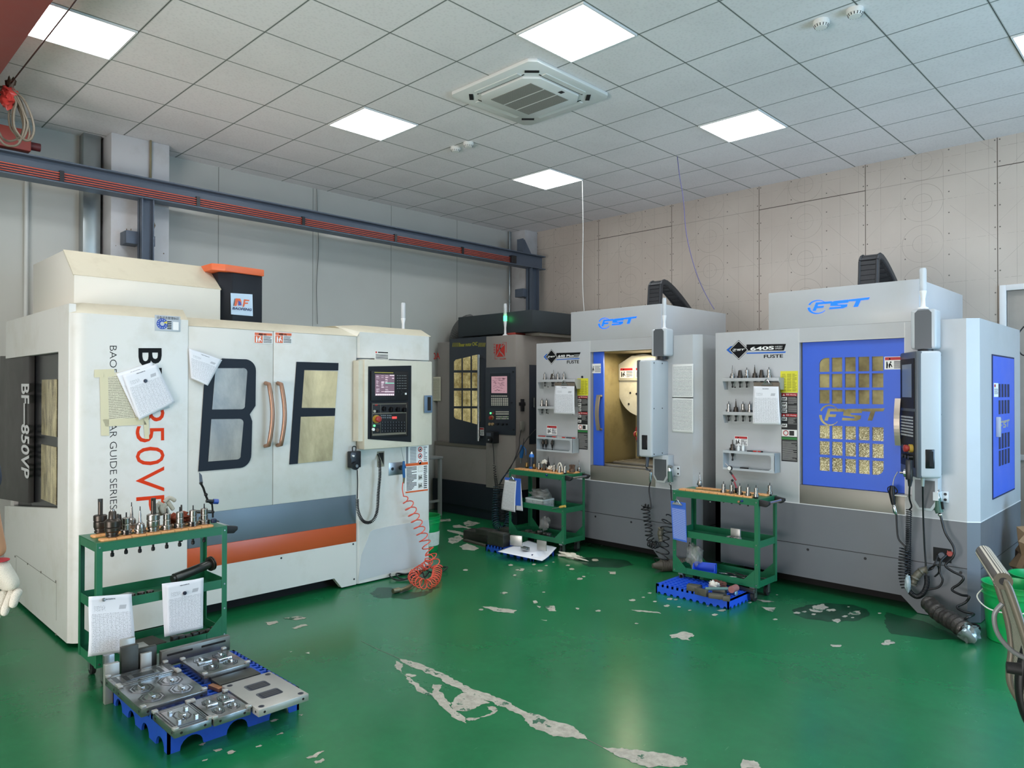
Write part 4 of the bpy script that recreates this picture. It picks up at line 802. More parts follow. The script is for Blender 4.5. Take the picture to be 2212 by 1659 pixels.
    b = B(); b.box(.045, .105, -.003, .01, 1.10, 1.235, .004, 0, 2, M); gh = b.obj('grip_recess', mat('recess_black', '101114', .25), pe); b = B(); b.box(.07, .095, -.0045, 0, 1.115, 1.22, 0, 0, 1, M); b.obj('recess_slot', VOID, pe)
    b = B(); b.box(-.018, -.012, .03, W_ - .03, 1.52, 1.88, .002, 0, 1, M); b.box(-.018, -.012, .03, W_ - .03, 1.10, 1.50, .002, 0, 1, M); b.obj('operator_panel', mat('unit_black'), pe)
    b = B(); b.box(-.020, -.018, .08, W_ - .08, 1.60, 1.84, 0, 0, 1, M); b.obj('screen', mat('screen_grey', '5c6674', .3, emit='4a5562', es=.4), pe)
    b = B()
    for i in range(7):
        for k in range(8): b.box(-.022, -.018, .05 + k * .035, .075 + k * .035, 1.45 - i * .022, 1.462 - i * .022, 0, 0, 1, M)
    b.obj('keypad', mat('key_light', 'a5a8aa', .5), pe)
    b = B(); p0 = M @ V((-.018, .07, 1.235)); b.cyl(p0, M @ V((-.04, .07, 1.235)), .03, n=20, m=1); b.lathe(M @ V((-.04, .07, 1.235)), [(.018, 0), (.018, .01), (.026, .012), (.026, .03), (.018, .036), (0, .037)], 20, 0, ax=n_); b.obj('stop_button', [mat('button_red'), mat('button_yellow')], pe)
    for k, (yy, zz) in enumerate(((.07, 1.17), (.14, 1.17), (.21, 1.17), (.14, 1.24), (.21, 1.24))): b = B(); b.cyl(M @ V((-.018, yy, zz)), M @ V((-.045, yy, zz)), .018, .014, 16); b.obj('dial', mat('dial_black'), pe)
    b = B()
    for yy in (.03, W_ / 2, W_ - .03):
        for zz in (zb_ + .03, (zb_ + zt) / 2, zt - .03): b.cyl(M @ V((TH - .001, yy, zz)), M @ V((TH + .003, yy, zz)), .006, n=8)
    b.obj('screw', SCREW, pe)
    return t, M
SMC, MS = grey_machine(0, 'light grey machining centre with closed blue door', False, '640S')
SMC['label'] = 'light grey machining centre with closed blue slatted-window door and blue side hatch'
PMC, MP = grey_machine(-2.19, 'light grey machining centre with its blue door slid open showing the tool changer', True, '640 Plus')
# side hatch of the closed machine
Fs = FX(-1.22); b = B(); hy0, hy1, hz0, hz1 = 6.37, 7.145, .848, 1.91; xs = [hy0, 6.60, 6.655, 6.68, 6.735, 6.76, 6.815, 6.84, 6.895, hy1]
def sq_(x_, y_): P = onx(2080 + x_ / 2.674, 580 + y_ / 2.676, -1.22); return P.y, P.z
cols = [(sq_(200 + 17 * k, 900)[0], sq_(213 + 17 * k, 900)[0]) for k in range(4)]; rows = [(sq_(230, c)[1], sq_(230, a)[1]) for a, c in ((668, 744), (761, 840), (951, 1038), (1046, 1134))]
ys = [hy0] + [q for c in cols for q in c] + [hy1]; zs = sorted([hz0, hz1] + [q for c in rows for q in c])
for i in range(0, len(ys) - 1, 2): b.box(-1.215, -1.213, ys[i], ys[i + 1], hz0, hz1)
for k in range(0, len(zs) - 1, 2):
    for i in range(1, len(ys) - 1, 2): b.box(-1.215, -1.213, ys[i], ys[i + 1], zs[k], zs[k + 1])
sh = b.obj('side_hatch', BLU, SMC); B().box(-1.2195, -1.2155, cols[0][0] - .01, cols[3][1] + .01, rows[3][0] - .01, rows[0][1] + .01).obj('window_pane', mat('hatch_glass', 'a39f94', .4), sh)
b = B(); b.box(-1.2195, -1.214, hy0 - .012, hy1 + .012, hz0 - .012, hz1 + .012); b.obj('hatch_gap', mat('gap_navy', '10204a', .6), SMC)
A, C_ = sq_(203, 945), sq_(262, 860); logo('', lambda a, c: (A[0] + (C_[0] - A[0]) * a, A[1] + (C_[1] - A[1]) * c), FX(-1.213), mat('hatch_glass'), sh)
A, C_ = sq_(183, 858), sq_(193, 972); b = B(); b.box(-1.213, -1.185, A[0], A[0] + .035, C_[1], A[1], .004); b.obj('handle', mat('pendant_grey'), sh)
A, C_ = sq_(172, 662), sq_(198, 742); b = B(); Fh = FX(-1.213); b.fr(Fh, A[0], C_[0], C_[1], A[1], 0, .001); b.fr(Fh, A[0] + .01, A[0] + .06, A[1] - .03, A[1] - .01, .001, .0014, 1); bars(b, Fh, A[0] + .01, C_[0] - .01, C_[1] + .02, A[1] - .04, 7, 2, seed=2); b.obj('warning_label', [WHITE, RH, GREYL], sh)
# interior of the open machine
dx = -2.19; X = lambda v: v + dx
IN = mat('interior_sheet', '948862', .35, .15, var=.12, dirt='5e5436', dsc=5, damt=.7)
b = B(); b.box(X(-2.485), X(-2.475), 5.98, 7.0, .88, 2.05); b.box(X(-1.70), X(-1.69), 5.98, 7.0, .88, 2.05); b.box(X(-2.48), X(-1.69), 6.99, 7.0, .88, 2.05); b.box(X(-2.48), X(-1.69), 5.98, 7.0, 2.04, 2.05); b.box(X(-2.48), X(-1.69), 5.98, 7.0, .72, .74)
b.box(X(-2.40), X(-2.36), 6.62, 6.68, .88, 2.05); b.box(X(-2.16), X(-2.12), 6.75, 6.8, .88, 2.05); b.obj('interior', IN, PMC)
b = B(); b.box(X(-2.4), X(-1.7), 6.2, 6.75, .86, .90, .004); b.box(X(-2.47), X(-1.7), 6.0, 6.04, .86, .89, .003)
for k in range(4): b.box(X(-2.38), X(-1.72), 6.24 + k * .13, 6.255 + k * .13, .90, .902, m=1)
b.obj('work_table', [SS, SCREW], PMC)
TC = mat('changer_cream', 'c9c5b4', .4, dirt='8d8466', dsc=6, damt=.5)
b = B(); b.cyl((X(-2.17), 6.42, 1.70), (X(-2.17), 6.60, 1.70), .33, n=48); b.poly([(X(-2.474), 6.40, 1.75), (X(-1.85), 6.40, 1.75), (X(-1.85), 6.40, 2.0), (X(-2.30), 6.40, 2.02), (X(-2.474), 6.40, 1.93)], (0, .16, 0), 0, .01); tc = b.obj('tool_changer', TC, PMC)
for k in (0, 1):
    Fk = FY(6.398); u0 = X(-2.45) + k * .20; warn(tc, Fk, u0, u0 + .17, 1.78, 1.89, RH, WHITE, seed=50 + k)
b = B()
for a, c in ((-2.33, 1.62), (-2.25, 1.61), (-2.35, 1.50)): b.cyl((X(a), 6.415, c), (X(a), 6.42, c), .011, n=10)
b.obj('bolt', SCREW, tc)
b = B(); b.cyl((X(-2.01), 6.1, 1.25), (X(-2.01), 6.13, 1.25), .035, n=14); b.cyl((X(-2.01), 6.1, 1.16), (X(-2.01), 6.13, 1.16), .03, n=14); b.obj('coolant_valve', mat('button_red'), PMC)
li = bpy.data.lights.new('interior_lamp', 'AREA'); li.size = .25; li.energy = 6; li.color = (1, .86, .58); lo_ = bpy.data.objects.new('interior_lamp', li); C.objects.link(lo_); lo_.location = (X(-2.1), 6.15, 2.02); lo_.parent = None
# paper instructions on open machine right panel
b = B()
# ---- lamp towers
def lamp_tower(P, h, lit, lab, w_=.022, m2=None):
    t = thing('signal_lamp', lab, 'signal lamp', P, 'machine signal lamps'); x, y, z = P
    b = B(); b.lathe(P, [(w_ * 1.5, 0), (w_ * 1.5, .01), (w_ * .7, .02), (w_ * .6, h * .25), (w_ * 1.0, h * .42), (w_ * 1.0, h * .45)], 20); b.obj('stem', mat('lamp_white', 'e6e6e6', .35), t)
    b = B(); b.lathe(P, [(w_, h * .45), (w_, h * .95), (w_ * .8, h)], 20); b.obj('lens', m2 or mat('lamp_clear', 'dfe3e6', .15, alpha=.55), t)
    b = B(); b.cyl((x, y, z + h * .45), (x, y, z + h * .93), w_ * .45, n=12)
    for k in range(5): b.cyl((x, y, z + h * (.5 + k * .09)), (x, y, z + h * (.515 + k * .09)), w_ * .8, n=14)
    b.obj('core', mat('lamp_white'), t)
    if lit: b = B(); b.cyl((x, y, z + h * .46), (x, y, z + h * .62), w_ * 1.03, n=20); b.obj('lit_segment', mat('lamp_green', '3fe07a', .3, emit='35e070', es=6), t)
    return t
# ================================================================ DARK MACHINE (front faces -y at y=6.3)
T5 = mat('taupe_enamel', '918983', .42, var=.04, dirt='6f675e', dsc=2.5, damt=.4); N5 = mat('navy_enamel', '2c313a', .38, var=.08); N6 = mat('deep_navy', '151b26', .45)
Y = 6.3; F = FY(Y)
t5 = thing('machining_center', 'taupe and dark navy machining centre with gridded glowing window and red square emblem', 'cnc machine', (-7.7, Y, 0))
zb0 = .44
b = B(); b.box(-7.72, -7.39, Y + .10, 7.68, zb0, 2.30, .003); b.box(-6.64, -6.12, Y, 7.68, .42, 2.325, .003); b.box(-7.72, -6.64, Y + .06, 7.68, zb0, .90); b.obj('enclosure', T5, t5)
b = B(); b.box(-7.39, -6.64, Y + .03, Y + .06, .94, 2.33, .003); b.box(-7.39, -6.64, Y + .5, 7.68, .94, 2.33); dd = b.obj('door', N5, t5)
b = B(); b.box(-7.39, -6.64, Y + .2, 7.68, 2.3, 2.4); b.obj('roof_rail', N5, t5)
b = B(); b.poly([(-7.315, 6.42, 2.36), (-5.95, 6.42, 2.36), (-5.95, 7.68, 2.36), (-7.315, 7.68, 2.36)], (0, 0, .265), 0, .004); b.obj('top_hood', mat('hood_navy', '2b3236', .5, var=.06), t5)
b = B(); b.box(-7.72, -6.64, Y + .05, Y + .09, .895, .945, .002); b.obj('sill_rail', mat('rail_taupe', '7d7468', .3, .5), t5)
b = B(); b.box(-7.72, -6.14, Y + .05, 7.66, .0, zb0); b.poly([(-7.72, Y + .02, .13), (-6.12, Y + .02, .13), (-6.12, Y + .02, .42), (-7.72, Y + .02, .44)], (0, .04, 0)); b.obj('base_skirt', N6, t5)
def q5(x_, y_, YY=Y + .03): P = ony(920 + x_ / 4.879, 640 + y_ / 4.879, YY); return P.x, P.z
GW = mat('amber_lit_glass', 'b9a566', .25)
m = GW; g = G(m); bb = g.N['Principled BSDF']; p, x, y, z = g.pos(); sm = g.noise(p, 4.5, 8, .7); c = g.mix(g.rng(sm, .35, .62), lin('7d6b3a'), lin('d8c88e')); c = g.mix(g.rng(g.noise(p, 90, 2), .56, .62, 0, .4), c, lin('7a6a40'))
g.L.new(c, bb.inputs['Base Color']); g.L.new(c, bb.inputs['Emission Color']); bb.inputs['Emission Strength'].default_value = .30  # panes given their own glow in place of a lit machine interior
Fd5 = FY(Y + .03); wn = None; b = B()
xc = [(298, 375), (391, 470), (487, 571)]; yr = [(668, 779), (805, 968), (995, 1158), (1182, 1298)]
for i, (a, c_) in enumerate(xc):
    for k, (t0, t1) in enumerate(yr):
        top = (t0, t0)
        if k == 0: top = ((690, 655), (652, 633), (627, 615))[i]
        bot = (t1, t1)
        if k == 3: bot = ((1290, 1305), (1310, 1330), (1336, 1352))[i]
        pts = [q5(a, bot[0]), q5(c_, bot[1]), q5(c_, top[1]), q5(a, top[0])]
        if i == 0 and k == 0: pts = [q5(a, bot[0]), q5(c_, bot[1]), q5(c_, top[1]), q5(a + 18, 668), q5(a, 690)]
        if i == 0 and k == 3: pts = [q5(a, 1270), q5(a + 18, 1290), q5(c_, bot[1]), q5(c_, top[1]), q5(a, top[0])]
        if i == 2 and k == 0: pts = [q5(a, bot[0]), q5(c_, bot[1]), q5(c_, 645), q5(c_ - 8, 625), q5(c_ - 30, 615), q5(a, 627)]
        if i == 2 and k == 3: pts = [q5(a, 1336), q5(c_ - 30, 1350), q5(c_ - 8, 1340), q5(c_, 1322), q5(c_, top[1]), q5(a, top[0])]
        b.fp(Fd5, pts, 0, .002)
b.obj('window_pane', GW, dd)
b = B(); P = q5(593, 535); b.cyl((P[0], Y - .03, 2.10), (P[0], Y - .03, 1.0), .018, n=14); b.box(P[0] - .02, P[0] + .02, Y - .03, Y + .03, 2.06, 2.09); b.box(P[0] - .02, P[0] + .02, Y - .03, Y + .03, 1.03, 1.06); b.obj('handle', mat('chrome'), dd)
A, C_ = q5(355, 532), q5(545, 480); ftext('linear motor CNC', Fd5, A[0], C_[0], A[1], C_[1], mat('ink_lime', 'b9b030', .5), .001, parent=dd, bold=.02)
b = B()
for k in range(6):
    for x0 in (280, 553): a0 = q5(x0 + k * 13, 533); a1 = q5(x0 + 6 + k * 13, 490); b.fp(Fd5, [(a0[0], a0[1]), (a0[0] + .008, a0[1]), (a1[0] + .008, a1[1]), (a1[0], a1[1])], .001, .002)
b.obj('stripe', mat('ink_lime'), dd)
A, C_ = q5(552, 1465), q5(612, 1385); warn(dd, Fd5, A[0], C_[0], A[1], C_[1], RH, WHITE, seed=60)
A, C_ = q5(20, 668, Y + .10), q5(148, 592, Y + .10); ftext('T-540A', FY(Y + .10), A[0] - .13, C_[0], A[1], C_[1], RED, .001, parent=t5, bold=.01)
# emblem on the upper cabinet
def e5(x_, y_): return q5(x_, y_, Y)
A, C_ = e5(738, 640), e5(832, 500); b = B(); b.fr(F, A[0], C_[0], A[1], C_[1], 0, .001, 0); w_, h_ = C_[0] - A[0], C_[1] - A[1]; P = lambda a, c: (A[0] + w_ * a, A[1] + h_ * c)
b.fp(F, [P(-.05, -.02), P(.06, -.02), P(.5, .55), P(.72, 1.02), P(.62, 1.02), P(.4, .55)], .001, .0015, 1); b.fp(F, [P(.2, .42), P(.45, .48), P(.8, .22), P(1.02, -.05), P(.9, -.05), P(.7, .18), P(.4, .40)], .001, .0015, 1); b.fp(F, [P(.38, .62), P(.95, 1.0), P(1.02, .96), P(.42, .55)], .001, .0015, 1); b.fp(F, [P(.15, .6), P(.28, 1.0), P(.34, 1.0), P(.22, .58)], .001, .0015, 1)
for a in ((.72, 1.10, 1.18, 1.12), (1.14, .30, 1.18, 1.12), (-.12, -.17, -.09, .25), (-.12, -.17, .2, -.14)): b.fr(F, A[0] + w_ * a[0], A[0] + w_ * a[2], A[1] + h_ * a[1], A[1] + h_ * a[3], 0, .001, 0)
eb = b.obj('emblem', [mat('ink_red'), T5], t5)
a0, a1 = e5(778, 668), e5(845, 650); ftext('特锐精', F, a0[0], a1[0], a0[1], a1[1], RED, .0005, parent=eb)
for k, ch in enumerate('特銳精機'): a0, a1 = e5(715, 520 + k * 28), e5(731, 498 + k * 28); ftext(ch, F, a0[0], a1[0], a0[1], a1[1], RED, .0005, parent=eb)
# operator panel
A, C_ = e5(634, 1447), e5(950, 742); b = B(); b.fr(F, A[0], C_[0], A[1], C_[1], 0, .012, 0, .002); op = b.obj('operator_panel', N5, t5)
Fo5 = (F[0] + V((0, -.012, 0)), F[1], F[2], F[3])
def r5(b, x0, y0, x1, y1, d0=0, d1=.001, m=0): A, C_ = e5(x0, y1), e5(x1, y0); b.fr(Fo5, A[0], C_[0], A[1], C_[1], d0, d1, m)
b = B(); r5(b, 685, 810, 895, 1180, 0, .003); b.obj('display_unit', mat('unit_navy', '22262d', .4), op)
b = B(); r5(b, 700, 842, 865, 1020, .003, .004); sc5 = b.obj('screen', mat('screen_pink', 'b48a92', .3, emit='b08790', es=.45), op)
rnd = random.Random(9); b = B()
for i in range(60):
    xx, yy = rnd.uniform(710, 830), rnd.uniform(860, 1000); r5(b, xx, yy, xx + rnd.uniform(8, 30), yy + 3, .004, .0045)
b.obj('readout', mat('ink_mauve', '7c5560', .5), op)
b = B()
for k in range(9): r5(b, 698 + k * 19, 1046, 713 + k * 19, 1058, .003, .005)
for r_ in range(5):
    for k in range(9):
        if 5 < k < 6: continue
        r5(b, 698 + k * 20 + (3 if k > 5 else 0), 1072 + r_ * 17, 713 + k * 20 + (3 if k > 5 else 0), 1084 + r_ * 17, .003, .005)
for r_ in range(2):
    for k in range(9): r5(b, 745 + k * 15.5, 1212 + r_ * 22, 757 + k * 15.5, 1224 + r_ * 22, 0, .003); r5(b, 748 + k * 15, 1264 + r_ * 20, 759 + k * 15, 1275 + r_ * 20, 0, .003, 1 if (k + r_) % 4 == 0 else 0)
b.obj('keypad', [mat('key_ivory', 'cfcbbd', .5), mat('key_green', '9fb98c', .5)], op)
b = B()
for x_, y_, r_, m_, d_ in ((692, 1232, .012, 0, .01), (720, 1233, .012, 1, .01), (686, 1347, .018, 2, .02), (716, 1347, .018, 2, .02), (766, 1347, .015, 3, .02), (818, 1350, .015, 3, .02), (862, 1348, .012, 3, .02)):
    u_, v_ = e5(x_, y_); b.cyl((u_, Y - .012, v_), (u_, Y - .012 - d_, v_), r_, n=14, m=m_)
b.obj('button', [mat('led_green'), mat('button_red'), mat('button_tan', 'a58a63', .4), mat('dial_black')], op)
u_, v_ = e5(708, 1280); b = B(); b.cyl((u_, Y - .012, v_), (u_, Y - .024, v_), .028, n=20, m=1); b.lathe((u_, Y - .024, v_), [(.016, 0), (.016, .012), (.025, .014), (.024, .03), (0, .034)], 18, ax=(0, -1, 0)); b.obj('stop_button', [mat('button_red'), mat('button_tan')], op)
b = B()
for x_, y_ in ((930, 796), (932, 1405), (912, 1122)): u_, v_ = e5(x_, y_); b.cyl((u_, Y - .012, v_), (u_, Y - .02, v_), .012, n=12)
b.obj('latch', SCREW, op)
# right side face details: x = -6.12
def s5(x_, y_): P = onx(920 + x_ / 4.879, 640 + y_ / 4.879, -6.12); return P.y, P.z
Fs5 = FX(-6.12); A, C_ = s5(1088, 1560), s5(1171, 725); b = B(); b.fr(Fs5, A[0], A[0] + .5, A[1], C_[1], 0, .004, 0, .001); sdv = b.obj('side_door', N5, t5)
A, C_ = s5(1105, 1168), s5(1140, 1070); b = B(); b.tube([(-6.116, A[0] + .02, A[1]), (-6.08, A[0] + .02, A[1]), (-6.08, A[0] + .02, C_[1]), (-6.116, A[0] + .02, C_[1])], .008, 8); b.obj('handle', CHROME, sdv)
A = s5(1008, 1135); b = B(); b.box(-6.12, -6.10, A[0] - .05, A[0] + .05, A[1] - .02, A[1] + .02, .003); b.box(-6.12, -6.09, A[0] - .02, A[0] + .02, A[1] - .09, A[1] + .06, .003); b.obj('pendant_hook', SCREW, t5)
b = B(); b.box(-6.64, -6.0, Y + .3, 7.6, 2.325, 2.36, .004); b.obj('cover_plate', mat('cover_beige', '9d978c', .4), t5)
P = ony(1085, 718, Y + .2); B().box(-6.40, -6.24, Y + .12, Y + .3, 2.325, 2.37, .004).obj('valve_cover', mat('valve_red', '9b3a30', .4), t5)
# flexible duct
t = thing('exhaust_duct', 'ribbed grey flexible duct curving behind the dark machine hood', 'duct', (-7.45, 6.6, 2.3))
b = B(); pa = []; rr_ = []
for i in range(90):
    a = i / 89 * PI / 2; pa.append(V((-7.62 + .30 * (1 - math.cos(a)), 6.65, 2.305 + .28 * math.sin(a)))); rr_.append(.095 + .006 * math.sin(i * 1.8))
b.tube(pa, rr_, 20); b.obj('hose', mat('duct_grey', '6d6d6a', .45, .3, var=.2), t, ang=80)
lamp_tower((-6.36, 6.36, 2.325), .40, True, 'signal lamp glowing green on top of the dark machine', .022)
lamp_tower((-5.75, 4.14, 2.21), .33, False, 'unlit clear signal lamp on top of the white machine', .024) if False else None
# ================================================================ TOOL CARTS
CG = mat('cart_green', '1f6b48', .35, var=.08, dirt='17402e', dsc=6, damt=.4); WD = mat('holder_orange', 'dfa166', .5, var=.06); RUB = mat('rubber', '18181a', .6)
def smooth(P, n=8):
    P = [V(p) for p in P]; out = []
    for i in range(len(P) - 1):
        a, b_, c, d = P[max(i - 1, 0)], P[i], P[i + 1], P[min(i + 2, len(P) - 1)]
        for k in range(n):
            t = k / n; out.append(.5 * ((2 * b_) + (c - a) * t + (2 * a - 5 * b_ + 4 * c - d) * t * t + (3 * b_ - a - 3 * c + d) * t ** 3))
    return out + [P[-1]]
def coil(P, R, turns, n=12, taper=None):
    """helix of given radius wound round a path"""
    S = smooth(P, 10); L = [0]
    for i in range(1, len(S)): L.append(L[-1] + (S[i] - S[i - 1]).length)
    N = int(turns * n); out = []; k = 0; u = None
    for i in range(N + 1):
        s = L[-1] * i / N
        while k < len(S) - 2 and L[k + 1] < s: k += 1
        d = (S[k + 1] - S[k]); f = (s - L[k]) / max(1e-9, L[k + 1] - L[k]); p = S[k] + d * f; a = d.normalized()
        if u is None: u = a.orthogonal().normalized()
        u = (u - a * u.dot(a)).normalized(); w_ = a.cross(u); t = 2 * PI * turns * i / N; r_ = R(s / L[-1]) if callable(R) else R
        out.append(p + (u * math.cos(t) + w_ * math.sin(t)) * r_)
    return out
def cart(label, L=.75, D=.35):
    t = local('tool_cart', label, 'tool cart', 'green three-tier tool carts'); H = .805; b0 = .12
    w_ = .032; g_ = .09
    for sx in (0, 1):
        for sy in (0, 1):
            x0 = 0 if sx == 0 else L; y0 = 0 if sy == 0 else D; dx = 1 if sx == 0 else -1; dy = 1 if sy == 0 else -1
            b = B(); b.box(x0, x0 + dx * w_, y0, y0 + dy * .003, b0, H, .0008, 0, 1); b.box(x0, x0 + dx * .003, y0 + dy * .003, y0 + dy * w_, b0, H); b.poly([(x0 + dx * w_, y0, b0), (x0 + dx * (w_ + g_), y0, b0), (x0 + dx * (w_ + g_), y0, b0 + .045), (x0 + dx * w_, y0, b0 + .045 + g_)], (0, dy * .003, 0))
            po = b.obj('post', CG, t); b = B()
            for z_ in (H - .025, .45, .30, b0 + .02): b.cyl((x0 + dx * .016, y0 - dy * .003, z_), (x0 + dx * .016, y0, z_), .005, n=8)
            b.obj('bolt', STEEL, po)
    b = B(); b.box(.002, L - .002, .002, D - .002, H - .004, H, .001, 0, 1); b.box(.003, L - .003, .001, .004, H - .05, H - .004); b.box(.003, L - .003, D - .004, D - .001, H - .05, H - .004); b.box(.001, .004, .003, D - .003, H - .05, H - .004); b.box(L - .004, L - .001, .003, D - .003, H - .05, H - .004); b.obj('top_shelf', CG, t)
    for z0, z1, nm in ((.425, .478, 'middle_tray'), (b0, b0 + .05, 'bottom_tray')):
        b = B(); b.box(.004, L - .004, .004, D - .004, z0, z0 + .004); b.box(.004, L - .004, .0035, .0065, z0, z1); b.box(.004, L - .004, D - .0065, D - .0035, z0, z1); b.box(.0035, .0065, .004, D - .004, z0, z1); b.box(L - .0065, L - .0035, .004, D - .004, z0, z1); b.obj(nm, CG, t)
    for y_ in (.03, D - .03):
        b = B(); b.poly([(L, y_ - .018, H - .05), (L + .05, y_ - .018, H - .055), (L + .075, y_ - .018, H - .035), (L + .075, y_ - .018, H - .015), (L, y_ - .018, H - .002)], (0, .036, 0), 0, .004); hb = b.obj('handle_bracket', RUB, t)
    b = B(); b.cyl((L + .055, .03, H - .028), (L + .055, D - .03, H - .028), .011, n=14); b.obj('handle_bar', CHROME, t)
    for x_ in (.06, L - .06):
        for y_ in (.05, D - .05):
            b = B(); b.cyl((x_ - .011, y_, .042), (x_ + .011, y_, .042), .041, n=20); b.box(x_ - .02, x_ + .02, y_ - .03, y_ + .03, .1, .12, m=1); b.box(x_ - .018, x_ - .014, y_ - .018, y_ + .018, .03, .1, m=1); b.box(x_ + .014, x_ + .018, y_ - .018, y_ + .018, .03, .1, m=1); b.obj('caster', [RUB, STEEL], t)
    return t
cA = cart('green tool cart standing in front of the white machine with orange model lettering', .73, .33); place(cA, (-4.40, 1.235, 0), PI / 2)
cP = dup(cA, (-5.41, 5.47, 0), 0, 'green tool cart with plastic basket and spray can, beside the dark machine'); cP.scale = (1.05, 1.0, 1)
cS = dup(cA, (-3.31, 5.315, 0), 0, 'green tool cart with a blue clipboard and an almost empty middle tray'); cS.scale = (1.04, 1, 1)
# orange holder strips lying on the decks (bays with slotted joints)
def strip(p0, p1, wdt, lab, n):
    t = thing('holder_strip', lab, 'tool rack strip', p0, 'orange tool holder strips'); p0 = V(p0); p1 = V(p1); d = (p1 - p0); L_ = d.length; d.normalize(); s = V((-d.y, d.x, 0))
    b = B(); k = .012; c_ = [p0 + d * k - s * wdt / 2, p1 - d * k - s * wdt / 2, p1 - s * (wdt / 2 - k), p1 + s * (wdt / 2 - k), p1 - d * k + s * wdt / 2, p0 + d * k + s * wdt / 2, p0 + s * (wdt / 2 - k), p0 - s * (wdt / 2 - k)]
    b.poly(c_, (0, 0, .012), 0, .003); st = b.obj('strip', WD, t)
    b = B()
    for i in range(1, n): q = p0 + d * (L_ * i / n); b.poly([q - s * (wdt / 2 + .0004) - d * .0012, q - s * (wdt / 2 + .0004) + d * .0012, q + s * (wdt / 2 + .0004) + d * .0012, q + s * (wdt / 2 + .0004) - d * .0012], (0, 0, .0125))
    for i in range(n): q = p0 + d * (L_ * (i + .5) / n); b.cyl(q - s * wdt * .42 + V((0, 0, .012)), q - s * wdt * .42 + V((0, 0, .0126)), .004, n=8)
    b.obj('joint', mat('joint_brown', '7a4a22', .7), st)
Z1 = .805
strip((-4.455, 1.265, Z1), (-4.455, 1.895, Z1), .07, 'orange holder strip along the front of the cart by the white machine', 8)
strip((-4.60, 1.265, Z1), (-4.60, 1.895, Z1), .07, 'orange holder strip along the back of the cart by the white machine', 8)
strip((-5.37, 5.55, Z1), (-4.72, 5.55, Z1), .10, 'orange holder strip at the front of the cart by the dark machine', 9)
strip((-5.30, 5.70, Z1), (-4.66, 5.70, Z1), .10, 'orange holder strip at the back of the cart by the dark machine', 9)
strip((-3.28, 5.385, Z1), (-2.62, 5.385, Z1), .08, 'orange holder strip at the front of the cart with blue clipboard', 9)
strip((-3.22, 5.56, Z1), (-2.58, 5.56, Z1), .08, 'orange holder strip at the back of the cart with blue clipboard', 9)
# ---------------------------------------------------------------- tool holders
TS = mat('tool_steel', 'a09c96', .25, .95, var=.12, vs_=20); TD = mat('tool_dark', '4c4640', .35, .8, var=.2, vs_=15); TB = mat('tool_black', '1d1d1e', .4, .4); TBR = mat('tool_brass', '9c7c4c', .35, .8)
def tool(kind, s=1.0, ms=None):
    """kind a: collet holder, b: slim cone, c: heavy arbor with bar, d: big dark chuck, e: short arbor; s scales the 63 mm flange"""
    ms = ms or TS; nm = 'tool_holder'; t = local(nm, None, 'tool holder')
    b = B(); b.lathe((0, 0, 0), [(.030 * s, 0), (.0315 * s, .002 * s), (.0315 * s, .009 * s), (.027 * s, .011 * s), (.027 * s, .016 * s), (.0315 * s, .018 * s), (.0315 * s, .026 * s), (.028 * s, .028 * s)], 24); b.box(-.033 * s, -.024 * s, -.008 * s, .008 * s, .0, .027 * s, m=1); b.obj('flange', [ms, TB], t)
    if kind == 'a': pr_ = [(.021, .028), (.021, .055), (.0195, .057), (.0195, .061), (.021, .063), (.021, .092), (.018, .096), (.012, .098)]; bit = (.004, .096, .125); bm2 = TB
    elif kind == 'b': pr_ = [(.025, .028), (.025, .045), (.022, .055), (.0115, .062), (.010, .068), (.0045, .130)]; bit = (.0028, .13, .155); bm2 = TB
    elif kind == 'c': pr_ = [(.033, .028), (.035, .034), (.035, .062), (.032, .066), (.036, .070), (.036, .098), (.031, .102), (.02, .104)]; bit = (.013, .10, .195); bm2 = TD
    elif kind == 'd': pr_ = [(.036, .028), (.041, .034), (.042, .05), (.038, .054), (.042, .058), (.042, .088), (.033, .098), (.022, .102), (.019, .14), (.015, .145)]; bit = (.012, .14, .155); bm2 = TS
    elif kind == 'f': pr_ = [(.026, .028), (.024, .05), (.018, .09), (.018, .093), (.013, .094)]; bit = (.005, .09, .098); bm2 = TB
    else: pr_ = [(.022, .028), (.022, .06), (.019, .066), (.014, .068)]; bit = (.006, .066, .115); bm2 = TD
    b = B(); b.lathe((0, 0, 0), [(r_ * s, z_ * s) for r_, z_ in pr_], 24); b.obj('body', ms, t)
    r_, z0, z1 = bit; b = B(); b.cyl((0, 0, z0 * s), (0, 0, z1 * s), r_ * s, r_ * s * (.8 if kind != 'c' else 1), n=12)
    if kind == 'c': b.box(-r_ * s * .2, r_ * s * 1.15, -r_ * s, 0, (z1 - .015) * s, z1 * s + .001)
    b.obj('cutter', bm2, t)
    b = B(); b.lathe((0, 0, 0), [(.022 * s, -.001), (.012 * s, -.065 * s), (.0065 * s, -.066 * s), (.0065 * s, -.092 * s), (.010 * s, -.094 * s), (.010 * s, -.110 * s), (.006 * s, -.114 * s)], 14); b.obj('shank', TB, t)
    return t
PR = {}
def put(kind, P, s, ms, lab, grp, rz=0.0):
    k = (kind, s, ms.name)
    if k not in PR: PR[k] = o = tool(kind, s, ms)
    else: o = dup(PR[k])
    o.location = P; o.rotation_euler = (0, 0, rz); o['label'] = lab; o['group'] = grp; return o
Zt = Z1 + .0125
g1 = 'tool holders on the cart by the white machine'
